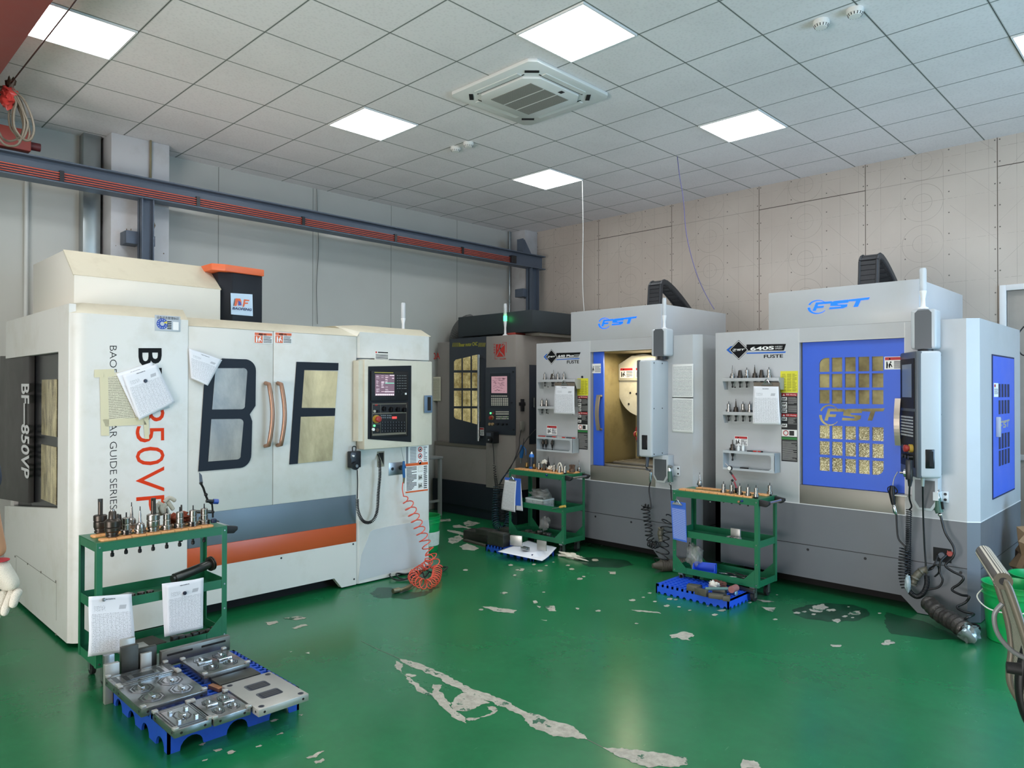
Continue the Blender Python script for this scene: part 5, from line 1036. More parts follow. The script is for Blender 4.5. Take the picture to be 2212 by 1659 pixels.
for i, (kx, ky, kd, ms, lab) in enumerate((
    (290, 480, 'c', TD, 'dark tool holder with a tall bar, back row corner of the white machine cart'),
    (405, 520, 'd', TD, 'thick dark milling chuck at the near end of the cart by the white machine'),
    (455, 462, 'f', TD, 'short dark tool holder half hidden behind the thick dark chuck'),
    (535, 497, 'a', TS, 'silver collet holder next to the thick dark chuck, front row'),
    (585, 440, 'b', TS, 'slim cone tool holder standing in the back row of the white machine cart'),
    (665, 487, 'b', TS, 'slim cone tool holder in the front row beside the heavy silver arbor'),
    (790, 470, 'c', TS, 'heavy silver arbor with tall bar in the middle of the cart by the white machine'),
    (918, 452, 'a', TS, 'silver collet holder just in front of the upright work glove'),
    (1040, 435, 'a', TS, 'silver collet holder in front of the red rag'),
    (1165, 418, 'a', TS, 'silver collet holder between red rag and the end one of its row'),
    (1270, 400, 'a', TS, 'silver collet holder last in the row beside the magnetic gauge arm'),
    (1055, 395, 'e', TD, 'dark short tool holder with stub behind the red rag'))):
    P = onz(150 + kx / 4.365, 1040 + ky / 4.365, Zt); put(kd, P, 1.0, ms, lab, g1, i)
g2 = 'tool holders on the cart with blue clipboard'
for i, (kx, ky, kd, lab) in enumerate(((642, 236, 'b', 'slim cone tool holder alone at the back of the blue clipboard cart'), (893, 312, 'a', 'first silver tool holder of the front row beyond the empty holes, blue clipboard cart'),
    (978, 322, 'a', 'silver tool holder beside the red gauge arm, on its empty-hole side'), (1064, 334, 'a', 'silver tool holder just past the red gauge arm'), (1150, 346, 'a', 'silver tool holder with a short cutter, second from the end of the front row'),
    (1236, 356, 'a', 'silver tool holder at the end of the front row near the cart handle'), (1380, 328, 'a', 'silver tool holder in the back row near the cart handle, blue clipboard cart'))):
    put(kd, onz(1380 + kx / 4.879, 1000 + ky / 4.879, Zt), .73, TS, lab, g2, i)
g3 = 'tool holders on the cart by the dark machine'
for i, (kx, ky, kd, ms, lab) in enumerate(((880, 183, 'e', TBR, 'small brassy tool holder at the near end of the dark machine cart'), (940, 192, 'f', TD, 'dark tool holder beside the small brassy one'), (980, 202, 'e', TBR, 'brassy tool holder in front of the spray can'),
    (1050, 215, 'a', TS, 'silver tool holder against the blue spray can'), (1120, 228, 'a', TD, 'dark collet holder draped with a white rag tip'), (1258, 246, 'a', TS, 'tall silver tool holder between the two white rags'),
    (1330, 258, 'a', TS, 'silver tool holder under the white rag loop'), (1405, 262, 'a', TS, 'silver tool holder next to the rusty drill chuck'), (1600, 236, 'b', TS, 'slim cone tool holder at the handle end of the dark machine cart'), (1175, 170, 'b', TB, 'slim black tool holder behind the white rag'))):
    put(kd, onz(1000 + kx / 6.38, 980 + ky / 6.38, Zt), .70, ms, lab, g3, i)
# ---------------------------------------------------------------- shelves on the grey machines
def wall_shelf(q, fx, names, lab):
    """bent sheet shelf: front edge crop pts (x0,ytop)-(x1,ytop)"""
    Yf = 5.93 - .10; a, c = q(fx[0], fx[2], Yf), q(fx[1], fx[2] + (fx[3] if len(fx) > 3 else 0), Yf); x0, x1 = a[0], c[0]; z_ = a[1]
    t = thing('tool_shelf', lab, 'wall shelf', (x0, 5.93, z_), 'small sheet metal shelves on the grey machines')
    b = B(); b.box(x0, x1, Yf, 5.928, z_ - .003, z_); b.box(x0, x1, Yf - .003, Yf, z_ - .028, z_, .001); b.obj('shelf', LG, t)
    for x_ in (x0, x1 - .003): b = B(); b.poly([(x_, Yf, z_ - .028), (x_, Yf, z_ - .003), (x_, 5.928, z_ - .003), (x_, 5.928, z_ - .10), (x_, 5.86, z_ - .10)], (.003, 0, 0)); b.obj('bracket', LG, t)
    b = B(); b.box(x0 + .004, x1 - .004, 5.925, 5.928, z_ - .10, z_ - .003); bp = b.obj('back_plate', LG, t)
    b = B(); [b.cyl((x_, 5.922, z_ - .08), (x_, 5.926, z_ - .08), .006, n=8) for x_ in (x0 + .07, x1 - .07)]; b.obj('screw', SCREW, bp)
    return x0, x1, z_
def tray(q, fx, zz, lab):
    Yf = 5.93 - .11; a, c = q(fx[0], zz[0], Yf), q(fx[1], zz[0], Yf); x0, x1, z1 = a[0], c[0], a[1]; z0 = q(fx[0] + 20, zz[1], Yf)[1]
    t = thing('tool_tray', lab, 'wall tray', (x0, 5.93, z0), 'small sheet metal shelves on the grey machines')
    b = B(); b.box(x0, x1, Yf, 5.928, z1 - .003, z1); b.box(x0, x1, Yf, 5.928, z0, z0 + .003); b.box(x0, x0 + .003, Yf, 5.928, z0 + .003, z1 - .003); b.box(x0, x1, 5.925, 5.928, z0, z1); b.box(x0, x1, Yf - .002, Yf, z1 - .02, z1); b.box(x0, x1, Yf - .002, Yf, z0, z0 + .018)
    b.poly([(x1 - .07, Yf, z1 - .003), (x1, Yf, z1 - .003), (x1, Yf, z0 + .003), (x1 - .07, Yf, z0 + .003), (x1 - .03, Yf, z0 + .035), (x1 - .03, Yf, z1 - .035)], (0, .003, 0)); b.box(x1 - .003, x1, Yf, 5.928, z0 + .003, z1 - .003); b.obj('tray', mat('tray_blue_grey', 'b4bcc0', .35), t)
    return x0, x1, z0 + .003, z1
qS = lambda x_, y_, Y=5.93: (lambda r_: (r_.x, r_.z))(ony(1520 + x_ / 3.073, 560 + y_ / 3.073, Y))
qP = lambda x_, y_, Y=5.93: (lambda r_: (r_.x, r_.z))(ony(900 + x_ / 2.765, 620 + y_ / 2.765, Y))
s1 = wall_shelf(qS, (125, 500, 790), '', 'top sheet metal shelf on the closed blue door machine, full of tool holders')
s2 = wall_shelf(qS, (125, 480, 1012), '', 'lower sheet metal shelf on the closed blue door machine, behind the clipboard')
s3 = tray(qS, (128, 470), (1268, 1395), 'open sheet metal tray holding small bottles, on the closed blue door machine')
p1 = wall_shelf(qP, (722, 945, 553), '', 'top sheet metal shelf on the open door machine')
p2 = wall_shelf(qP, (722, 930, 712), '', 'lower sheet metal shelf on the open door machine, with two tool holders')
p3 = tray(qP, (716, 930), (893, 978), 'open sheet metal tray holding dark cutters, on the open door machine')
gs = 'tool holders on the machine shelves'
for i, (x_, kd, ms, tx) in enumerate(((190, 'b', TS, 'first'), (240, 'f', TD, 'second'), (285, 'a', TS, 'third, tall silver'), (338, 'b', TD, 'fourth'), (383, 'f', TD, 'fifth, plain'), (432, 'a', TS, 'last, tall silver'))):
    X_ = qS(x_, 785, 5.875)[0]; put(kd, (X_, 5.878, s1[2]), .73, ms, tx + ' tool holder on the top shelf of the closed door machine', gs, i)
for i, (x_, kd, ms, tx) in enumerate(((165, 'a', TS, 'first'), (213, 'b', TD, 'tall cone'), (260, 'a', TS, 'third'), (305, 'a', TS, 'clipboard side'))):
    X_ = qS(x_, 1008, 5.875)[0]; put(kd, (X_, 5.878, s2[2]), .73, ms, tx + ' tool holder on the lower shelf of the closed door machine', gs, i)
put('e', (qS(190, 1255, 5.87)[0], 5.875, s3[3]), .8, TD, 'dark tool holder standing on the tray beside two small white bottles', gs)
for i, (x_, kd, ms, tx) in enumerate(((765, 'a', TS, 'first'), (800, 'f', TD, 'second, dark'), (816, 'b', TS, 'tallest'), (843, 'a', TS, 'fourth'), (879, 'a', TS, 'separate last'))):
    put(kd, (qP(x_, 548, 5.875)[0], 5.878 if i != 1 else 5.90, p1[2]), .66, ms, tx + ' tool holder on the top shelf of the open door machine', gs, i)
for i, (x_, tx) in enumerate(((748, 'first'), (775, 'second'))): put('a', (qP(x_, 706, 5.875)[0], 5.878, p2[2]), .7, TS, tx + ' tool holder on the lower shelf of the open door machine', gs, i)
for i, (x_, kd, tx) in enumerate(((752, 'e', 'short one at the dark machine side'), (770, 'f', 'middle one'), (807, 'e', 'separate one'))):
    o = put(kd, (qP(x_, 970, 5.87)[0], 5.878, p3[2] + .07), .6, TD, 'dark cutter inside the open door machine tray, ' + tx, gs, i)
# small bottles and pens on the tray
def bottle(P, lab, h=.065):
    t = thing('dropper_bottle', lab, 'bottle', P); b = B(); b.lathe(P, [(.011, 0), (.012, .003), (.012, h * .5), (.005, h * .62)], 16); b.obj('body', mat('bottle_white', 'e8ecea', .4), t); b = B(); b.lathe(P, [(.005, h * .62), (.0045, h * .7), (.0015, h)], 12); b.obj('nozzle', mat('bottle_white'), t)
bottle((qS(230, 1262, 5.87)[0], 5.875, s3[3]), 'small white dropper bottle on the tray, beside the dark tool holder'); bottle((qS(260, 1262, 5.87)[0], 5.875, s3[3]), 'small white dropper bottle on the tray, farther from the dark tool holder', .075)
def pen(p0, p1, col, lab):
    t = thing('marker_pen', lab, 'pen', p0); p0, p1 = V(p0), V(p1); d = p1 - p0; b = B(); b.cyl(p0, p0 + d * .65, .005, n=10); b.obj('barrel', mat('pen_' + col, col, .4), t); b = B(); b.cyl(p0 + d * .65, p1, .0055, n=10); b.obj('cap', RED if col != 'c2302c' else INKB, t)
z_ = s3[3] + .006; pen((qS(285, 0, 5.84)[0], 5.845, z_), (qS(345, 0, 5.84)[0], 5.85, z_), '252628', 'dark marker pen lying on the tray of the closed door machine'); pen((qS(350, 0, 5.84)[0], 5.86, z_), (qS(385, 0, 5.84)[0], 5.855, z_), 'c2302c', 'short red marker pen lying on the tray of the closed door machine')
z_ = p3[3] + .006; xx = [p3[0] + k for k in (.005, .13, .27, .40)]
for k, (a_, c_, col, nm) in enumerate(((0, .10, 'b02a28', 'red'), (.12, .25, '2a2a30', 'black'), (.27, .38, 'c8c8c4', 'pale'), (.40, .52, '303036', 'dark grey'))): pen((p3[0] + a_, 5.85, z_), (p3[0] + c_, 5.85, z_), col, nm + ' marker pen lying on the tray of the open door machine')
b = B(); z0 = s3[2]; xa = qS(240, 0, 5.86)[0]; b.box(xa, xa + .07, 5.85, 5.88, z0, z0 + .022, .004); tag(b.obj('eraser', RUB), 'small black block lying inside the tray of the closed door machine', 'block')
b = B(); b.tube([(xa + .09, 5.86, z0 + .006), (xa + .14, 5.85, z0 + .006), (xa + .19, 5.87, z0 + .006)], .005, 8); tag(b.obj('hex_key', TB), 'dark hex key lying inside the tray of the closed door machine', 'hex key')
# ================================================================ PAPERS, CLIPBOARDS, MAGNETS
P0m = paper_mat('job_sheet', rows=34, cols=10, head=.30); P1m = paper_mat('text_sheet', 'e4e4e0', rows=30, style=1); P2m = paper_mat('aged_sheet', 'd9d4bd', rows=30, style=1, ink='6a6652'); P3m = paper_mat('job_sheet_fine', 'e9ebf0', rows=44, cols=14, head=.28)
def magnet(P, n, lab, col=None, r=.011):
    P, n = V(P), V(n); b = B(); b.lathe(P, [(r, 0), (r, .006), (r * .75, .012), (0, .013)], 16, ax=n); tag(b.obj('magnet', col or mat('magnet_navy', '17182c', .3), loc=P), lab, 'magnet')
def csh(name, pts, X=None, m=None, lab='', fn=None, **k):
    P = [fn(*p) for p in pts]; o = sheet(name, P, m, loc=P[0], **k); tag(o, lab, 'paper'); return o
c4 = lambda x_, y_, X=-5.2: onx(x_ / 2.592, 520 + y_ / 2.592, X)
csh('taped_sheet', [(575, 1035), (835, 1000), (835, 745), (590, 735)], m=P2m, fn=lambda x_, y_: c4(x_, y_, -5.1975), lab='yellowed taped instruction sheet under the job sheets on the white machine column', th=.0008)
tp = B()
for pts in ([(528, 722), (640, 718), (640, 760), (528, 766)], [(558, 740), (604, 740), (612, 1092), (566, 1092)], [(575, 1000), (800, 990), (822, 1030), (590, 1040)], [(800, 980), (832, 980), (835, 1110), (812, 1110)]): tp.poly([c4(*p, -5.1955) for p in pts], (.0006, 0, 0))
tag(tp.obj('masking_tape', mat('tape_yellow', 'd6cfae', .6)), 'strips of yellowed tape around the old sheet on the white machine', 'tape')
csh('job_sheet', [(765, 990), (950, 935), (850, 680), (650, 745)], m=P3m, fn=lambda x_, y_: c4(x_, y_, -5.190), lab='rear sheet of the two job sheets pinned by a magnet on the white machine column', bend=.004)
csh('job_sheet', [(775, 1004), (975, 905), (878, 690), (685, 752)], m=P0m, fn=lambda x_, y_: c4(x_, y_, -5.180), lab='front sheet of the two job sheets pinned by a magnet on the white machine column', bend=.006, curl=lambda a, b_: .012 * (1 - b_) ** 2)
magnet(c4(813, 785, -5.176), (1, 0, 0), 'dark round magnet holding the job sheets on the white machine column', r=.013)
csh('curled_sheet', [(1068, 770), (1150, 812), (1243, 668), (1056, 603)], m=P0m, fn=lambda x_, y_: c4(x_, y_, -5.185), lab='curled white sheet hanging at the corner of the B shaped window', bend=.01, curl=lambda a, b_: .04 * (1 - b_) * a)
c6 = lambda x_, y_: (150 + x_ / 4.365, 1040 + y_ / 4.365)
f6 = lambda X: (lambda x_, y_: onx(*c6(x_, y_), X))
csh('job_sheet', [(172, 1652), (602, 1585), (592, 1062), (186, 1090)], m=P0m, fn=f6(-4.375), lab='job sheet pinned by a steel magnet at the corner of the white machine cart', curl=lambda a, b_: .012 * math.sin(b_ * 5) + .015 * (1 - b_) * a)
magnet(f6(-4.372)(322, 1115), (1, 0, 0), 'small steel magnet on the job sheet at the cart corner', STEEL, .010)
for k, (dx_, lab) in enumerate(((-28, 'rearmost job sheet of the stack hanging on the cart by the white machine'), (-12, 'middle job sheet of the stack hanging on the cart by the white machine'), (0, 'front job sheet of the stack hanging on the cart by the white machine'))):
    csh('job_sheet', [(916 + dx_, 1462 - k * 8), (1252, 1380), (1264, 905 + (8 - k * 4)), (893 + dx_ * .8 + (18 if k == 2 else 0), 980 - (2 - k) * 8)], m=P0m, fn=f6(-4.383 + k * .005), lab=lab, curl=lambda a, b_: .01 * (1 - b_) ** 2)
magnet(f6(-4.366)(1086, 1052), (1, 0, 0), 'dark magnet pinning the stack of job sheets on the cart', r=.011)
# sheets on the machines
for (a, c, lab) in (((1452, 787), (1498, 860), 'upper typed sheet on the open door machine behind its pendant'), ((1452, 858), (1498, 935), 'lower typed sheet on the open door machine behind its pendant')):
    A, C_ = ony(*a, 5.925), ony(*c, 5.925); o = sheet('typed_sheet', [(A.x, 5.925, C_.z), (C_.x, 5.925, C_.z - .003), (C_.x, 5.925, A.z), (A.x, 5.925, A.z)], P1m, loc=(A.x, 5.925, C_.z)); tag(o, lab, 'paper', None)
A, C_ = ony(920 + 60 / 4.879, 640 + 850 / 4.879, 6.395), ony(920 + 158 / 4.879, 640 + 1105 / 4.879, 6.395)
o = sheet('notice_sheet', [(A.x - .06, 6.392, C_.z), (C_.x, 6.392, C_.z), (C_.x, 6.392, A.z), (A.x - .06, 6.392, A.z)], P2m, loc=(A.x, 6.392, C_.z)); tag(o, 'yellowed notice taped on the dark machine beside the white machine pod', 'paper')
# clipboards
def clip(b, P, u, n, s=1.0):
    P, u, n = V(P), V(u), V(n); w_ = V((0, 0, 1))
    b.poly([P + u * (-.05 * s), P + u * (.05 * s), P + u * (.03 * s) + w_ * .022 * s, P + u * (-.03 * s) + w_ * .022 * s], n * .008); b.tube([P + u * (-.02 * s) + w_ * .015 * s + n * .006, P + u * (-.012 * s) + w_ * .04 * s + n * .014, P + w_ * .048 * s + n * .016, P + u * (.012 * s) + w_ * .04 * s + n * .014, P + u * (.02 * s) + w_ * .015 * s + n * .006], .004 * s, 8)
def clipboard(pts, fn, bm_, pm, lab, clip_at, n=(0, -1, 0), u=(1, 0, 0), pp=None, s=1.0):
    P = [fn(*p) for p in pts]; t = thing('clipboard', lab, 'clipboard', P[0]); n = V(n); b = B(); b.poly([p + n * .001 for p in P], n * .003); b.obj('board', bm_, t)
    b = B(); clip(b, fn(*clip_at) + n * .006, u, n, s); b.obj('clip', CHROME, t)
    if pp: o = sheet('paper', [fn(*p) + n * .006 for p in pp], pm, t, curl=lambda a, b_: .004 * math.sin(b_ * 4))
    return t
clipboard([(335, 1090), (508, 1094), (506, 818), (333, 816)], lambda x_, y_: (lambda q: V((q[0], 5.81, q[1])))(qS(x_, y_, 5.81)), mat('board_brown', '6d6257', .5), P0m, 'clipboard with a drawing sheet hanging on the shelf of the closed door machine', (425, 835), pp=[(328, 1095), (514, 1098), (499, 845), (333, 843)])
clipboard([(825, 750), (945, 754), (946, 572), (826, 570)], lambda x_, y_: (lambda q: V((q[0], 5.81, q[1])))(qP(x_, y_, 5.81)), mat('board_brown'), P0m, 'clipboard with a drawing sheet hanging on the shelf of the open door machine', (885, 588), pp=[(823, 756), (948, 760), (944, 592), (828, 590)])
c5b = lambda x_, y_: ony(1380 + x_ / 4.879, 1000 + y_ / 4.879, 5.30)
t = clipboard([(362, 802), (508, 838), (495, 420), (338, 398)], c5b, mat('board_blue', '3c68c8', .4), None, 'blue clipboard hanging on the corner of the cart, no paper', (412, 440))
b = B()
for k in range(34): a, c_ = c5b(352 + k * .5, 478 + k * 9.3), c5b(492 + k * .35, 500 + k * 9.6); b.poly([a + V((0, -.0045, 0)), c_ + V((0, -.0045, 0)), c_ + V((0, -.0045, .0025)), a + V((0, -.0045, .0025))], (0, -.0005, 0))
b.obj('ruled_line', mat('line_white', 'b7c6ea', .5), t)
cPp = lambda x_, y_: ony(1000 + x_ / 6.38, 980 + y_ / 6.38, 5.44)
clipboard([(600, 700), (800, 720), (800, 345), (580, 325)], cPp, mat('board_blue'), paper_mat('scribbled_sheet', 'dfe1e4', rows=26, style=1, ink='8a8c90'), 'blue clipboard with hanging hand-written sheets at the corner of the cart by the dark machine', (690, 372), pp=[(535, 765), (728, 806), (742, 372), (582, 360)])
o = sheet('loose_sheet', [cPp(735, 778), cPp(828, 790), cPp(800, 372), cPp(740, 366)], paper_mat('scribbled_sheet'), loc=cPp(735, 778)); tag(o, 'second white sheet fanned out behind the hand-written ones on the cart clipboard', 'paper')
magnet(ony(1000 + 1155 / 6.38, 980 + 295 / 6.38, 5.466), (0, -1, 0), 'dark blue magnet on the lip of the cart by the dark machine', mat('magnet_blue', '1c2a6a', .3), .011)
magnet(ony(1380 + 1088 / 4.879, 1000 + 401 / 4.879, 5.3155), (0, -1, 0), 'dark blue magnet on the front lip of the blue clipboard cart', mat('magnet_blue'), .010)
magnet(ony(1380 + 1055 / 4.879, 1000 + 409 / 4.879, 5.31), (0, -1, 0), 'copper coloured magnet on the front lip of the blue clipboard cart', mat('copper', 'b07a5a', .35, .6), .010)
magnet(ony(1380 + 758 / 4.879, 1000 + 410 / 4.879, 5.31), (0, -1, 0), 'tiny steel magnet under the front lip of the blue clipboard cart', STEEL, .006)
magnet(ony(900 + 990 / 2.765, 620 + 537 / 2.765, 5.93), (0, -1, 0), 'black magnet above the yellow chart on the open door machine', r=.012)
# ================================================================ FLOOR LEVEL THINGS
PB = mat('pallet_blue', '1d4bb0', .45, var=.15, dirt='1a2f66', dsc=8, damt=.5); PB2 = mat('pallet_bright', '2257d8', .45, var=.08)
MS_ = mat('milled_steel', '9a9c9c', .22, .9, var=.15, vs_=25); MD = mat('dark_steel', '4f4f4a', .4, .7, var=.3, vs_=20); ML = mat('ground_steel', 'b9b8b2', .35, .6, var=.08, vs_=15); OX = mat('oxide_block', '56544a', .55, .4, var=.25, vs_=30)
def pallet(label, x0, x1, y0, y1, H, ms, n=7, ar=.21):
    t = thing('plastic_pallet', label, 'pallet', (x0, y0, 0)); 
    b = B(); nx = n
    for i in range(int((x1 - x0) / .045) + 1): xx = x0 + .01 + i * .045; b.box(xx, min(xx + .018, x1), y0, y1, H - .018, H) if xx < x1 else None
    for i in range(int((y1 - y0) / .045) + 1): yy = y0 + .01 + i * .045; b.box(x0, x1, yy, min(yy + .018, y1), H - .018, H - .002) if yy < y1 else None
    b.obj('deck', ms, t)
    def skirt(b, p0, p1, inw):
        p0, p1, inw = V(p0), V(p1), V(inw); L_ = (p1 - p0).length; d = (p1 - p0).normalized(); k = max(1, round(L_ / ar)); w_ = L_ / k
        for i in range(k):
            a = p0 + d * w_ * i; r_ = min(.055, w_ * .27); pts = [(0, 0), (w_ / 2 - r_, 0)] + [(w_ / 2 - r_ * math.cos(q * PI / 8), min(H * .55, r_) * math.sin(q * PI / 8)) for q in range(1, 8)] + [(w_ / 2 + r_, 0), (w_, 0), (w_, H), (0, H)]
            b.poly([a + d * u + V((0, 0, v)) for u, v in pts], inw)
    b = B(); skirt(b, (x0, y0, 0), (x1, y0, 0), (0, .012, 0)); skirt(b, (x0, y1, 0), (x1, y1, 0), (0, -.012, 0)); skirt(b, (x0, y0, 0), (x0, y1, 0), (.012, 0, 0)); skirt(b, (x1, y0, 0), (x1, y1, 0), (-.012, 0, 0)); b.obj('skirt', ms, t)
    return t
pallet('dirty blue plastic pallet under the steel mould plates by the white machine cart', -4.16, -3.40, 1.25, 1.90, .115, PB)
pallet('small bright blue plastic pallet under loose blocks and a hammer, before the blue clipboard cart', -3.29, -2.65, 5.03, 5.40, .075, PB2, ar=.06)
pallet('blue plastic pallet under a spread white sheet and steel blocks by the dark machine', -5.39, -4.74, 5.11, 5.44, .065, PB, ar=.1)
def block(label, x0, x1, y0, y1, z0, z1, ms, rz=0.0, nm='steel_block', cat='steel block', bv=.0015, grp=None, f=None):
    cx, cy = (x0 + x1) / 2, (y0 + y1) / 2; b = B(); b.box(-(x1 - x0) / 2, (x1 - x0) / 2, -(y1 - y0) / 2, (y1 - y0) / 2, 0, z1 - z0, bv)
    if f: f(b)
    o = b.obj(nm, ms if isinstance(ms, list) else [ms]); o.location = (cx, cy, z0); o.rotation_euler = (0, 0, rz); tag(o, label, cat, grp); return o
# mould plates
def plate(label, x0, x1, y0, y1, z0, z1, kind):
    t = thing('mould_plate', label, 'mould plate', (x0, y0, z0), 'milled mould plates on the blue pallet'); rnd = random.Random(kind)
    b = B(); b.box(x0, x1, y0, y1, z0, z1, .002); pl_ = b.obj('plate', MS_ if kind != 5 else ML, t)
    b = B()
    for xx in (x0 + .03, x1 - .03): b.cyl((xx, y0 - .0006, (z0 + z1) / 2), (xx, y0 + .001, (z0 + z1) / 2), .006, n=10)
    for yy in (y0 + .03, y1 - .03): b.cyl((x1 - .001, yy, (z0 + z1) / 2), (x1 + .0006, yy, (z0 + z1) / 2), .006, n=10)
    b.obj('side_hole', VOID, pl_)
    w_, h_ = x1 - x0, y1 - y0; P = lambda a, c, z: (x0 + w_ * a, y0 + h_ * c, z)
    if kind == 5: return t, pl_
    for sx in (.03, .97):
        for sy in (.04, .96):
            b = B(); cx, cy = x0 + w_ * sx, y0 + h_ * sy; b.box(cx - .012, cx + .012, cy - .012, cy + .012, z1, z1 + .012, .002); b.obj('corner_stud', ML, pl_)
    b = B()
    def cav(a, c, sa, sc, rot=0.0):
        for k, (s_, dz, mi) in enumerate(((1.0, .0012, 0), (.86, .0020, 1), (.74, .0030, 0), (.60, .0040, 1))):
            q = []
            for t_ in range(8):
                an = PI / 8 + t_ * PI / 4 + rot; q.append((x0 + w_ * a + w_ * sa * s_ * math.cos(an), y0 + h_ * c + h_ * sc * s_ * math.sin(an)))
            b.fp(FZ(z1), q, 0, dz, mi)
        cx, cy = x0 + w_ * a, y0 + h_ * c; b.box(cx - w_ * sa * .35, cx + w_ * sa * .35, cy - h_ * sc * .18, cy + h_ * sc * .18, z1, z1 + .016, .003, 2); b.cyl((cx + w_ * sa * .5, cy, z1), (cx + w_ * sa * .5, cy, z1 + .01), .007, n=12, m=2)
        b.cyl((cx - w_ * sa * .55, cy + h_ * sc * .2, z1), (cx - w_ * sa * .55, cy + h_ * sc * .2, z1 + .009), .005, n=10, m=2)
    if kind == 1:
        for k in range(5):
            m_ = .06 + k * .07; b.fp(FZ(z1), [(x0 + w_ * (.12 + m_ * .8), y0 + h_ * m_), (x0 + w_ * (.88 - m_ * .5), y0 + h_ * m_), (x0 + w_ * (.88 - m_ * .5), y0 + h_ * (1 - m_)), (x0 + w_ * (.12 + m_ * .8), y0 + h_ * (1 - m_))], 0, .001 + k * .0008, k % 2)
        for k in range(3): b.box(x0 + w_ * .90, x0 + w_ * .97, y0 + h_ * (.10 + k * .28), y0 + h_ * (.34 + k * .28), z1, z1 + .006, .001, 2)
    elif kind == 2:
        for a in (.28, .70):
            for c in (.27, .72): cav(a, c, .20, .19)
    elif kind == 3:
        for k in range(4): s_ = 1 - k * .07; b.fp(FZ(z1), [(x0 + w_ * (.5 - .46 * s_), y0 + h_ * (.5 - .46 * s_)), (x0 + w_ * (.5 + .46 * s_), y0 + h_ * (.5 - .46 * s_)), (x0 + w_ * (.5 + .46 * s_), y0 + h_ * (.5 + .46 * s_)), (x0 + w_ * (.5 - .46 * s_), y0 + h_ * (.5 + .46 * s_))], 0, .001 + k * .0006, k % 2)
        cav(.5, .5, .3, .32)
        for a, c in ((.28, .3), (.72, .28), (.3, .72), (.72, .74)): b.box(x0 + w_ * a - .012, x0 + w_ * a + .012, y0 + h_ * c - .008, y0 + h_ * c + .008, z1, z1 + .014, .002, 2)
    else:
        for a, c in ((.3, .3), (.72, .3), (.3, .72), (.72, .72)): cav(a, c, .16, .16, .3)
        b.box(x0 + w_ * .42, x0 + w_ * .5, y0 + h_ * .15, y0 + h_ * .45, z1, z1 + .012, .003, 2); b.box(x0 + w_ * .5, x0 + w_ * .58, y0 + h_ * .55, y0 + h_ * .85, z1, z1 + .012, .003, 2)
    b.obj('cavity', [mat('milled_shade', '5f6163', .3, .9, var=.1), mat('milled_bright', 'c0c2c4', .18, .95), CHROME], pl_, smooth=False)  # dark and bright steps paint shade and reflections into the pockets
    return t, pl_
ZP = .1155
plate('long steel mould plate with stepped contour lines, next to the cart', -4.135, -3.965, 1.205, 1.515, ZP, .155, 1)
plate('large steel mould plate with four cavities at the outer edge of the pallet', -3.955, -3.607, 1.205, 1.515, ZP, .155, 2)
plate('square steel mould plate with frame-like contour at the pallet corner nearest the viewer', -3.545, -3.285, 1.235, 1.400, ZP, .150, 3)
plate('steel mould plate with small cavities beside the framed one, along the pallet front', -3.545, -3.275, 1.405, 1.580, ZP, .150, 4)
plate('steel mould plate with round and oval cavities behind, against the slotted rail', -4.10, -3.785, 1.570, 1.820, ZP, .160, 6)
t, pl_ = plate('bright flat steel plate with two square windows and four corner holes', -3.62, -3.22, 1.592, 1.852, ZP, .150, 5)
b = B()
def rrect(u0, u1, v0, v1, r): return [(cx + r * math.cos(a), cy + r * math.sin(a)) for cx, cy, a0 in ((u1 - r, v1 - r, 0), (u0 + r, v1 - r, 90), (u0 + r, v0 + r, 180), (u1 - r, v0 + r, 270)) for a in [math.radians(a0 + k * 22.5) for k in range(5)]]
for u0, u1 in ((-3.53, -3.45), (-3.40, -3.32)):
    b.fp(FZ(.150), rrect(u0, u1, 1.66, 1.775, .015), 0, .0006, 0); b.fp(FZ(.150), rrect(u0 + .012, u1 - .002, 1.668, 1.772, .013), .0006, .0009, 1)
    for k in range(3): b.fr(FZ(.150), u0 + .02 + k * .018, u0 + .027 + k * .018, 1.68, 1.76, .0009, .0012, 2)
for u_, v_ in ((-3.59, 1.62), (-3.59, 1.825), (-3.25, 1.62), (-3.25, 1.825)): b.fp(FZ(.150), [(u_ + .015 * math.cos(k * PI / 8), v_ + .015 * math.sin(k * PI / 8)) for k in range(16)], 0, .0006, 0); b.fp(FZ(.150), [(u_ + .011 * math.cos(k * PI / 8), v_ + .011 * math.sin(k * PI / 8)) for k in range(16)], .0006, .001, 1)
b.obj('opening', [mat('hole_wall', '5c5f66', .4, .6), mat('hole_dark', '1d2230', .6), mat('hole_grid', '4a4a48', .6)], pl_)
block('small brown copper block lying on the pallet between the mould plates', -3.72, -3.63, 1.57, 1.60, ZP, .135, mat('copper'), .2)
block('dark rough bar with white smears beside the round cavity plate', -3.77, -3.66, 1.60, 1.82, ZP, .14, MD)
def slots(b):
    for k in (-.095, .095): b.box(.0195, .0208, k - .07, k + .07, .055, .066, .002, 1)
block('long steel rail with two slots standing behind the mould plates', -4.215, -4.175, 1.50, 1.885, ZP - .0, .20, [mat('rail_steel', '85847e', .35, .8, var=.15), VOID], 0, 'slotted_rail', 'steel rail', f=slots)
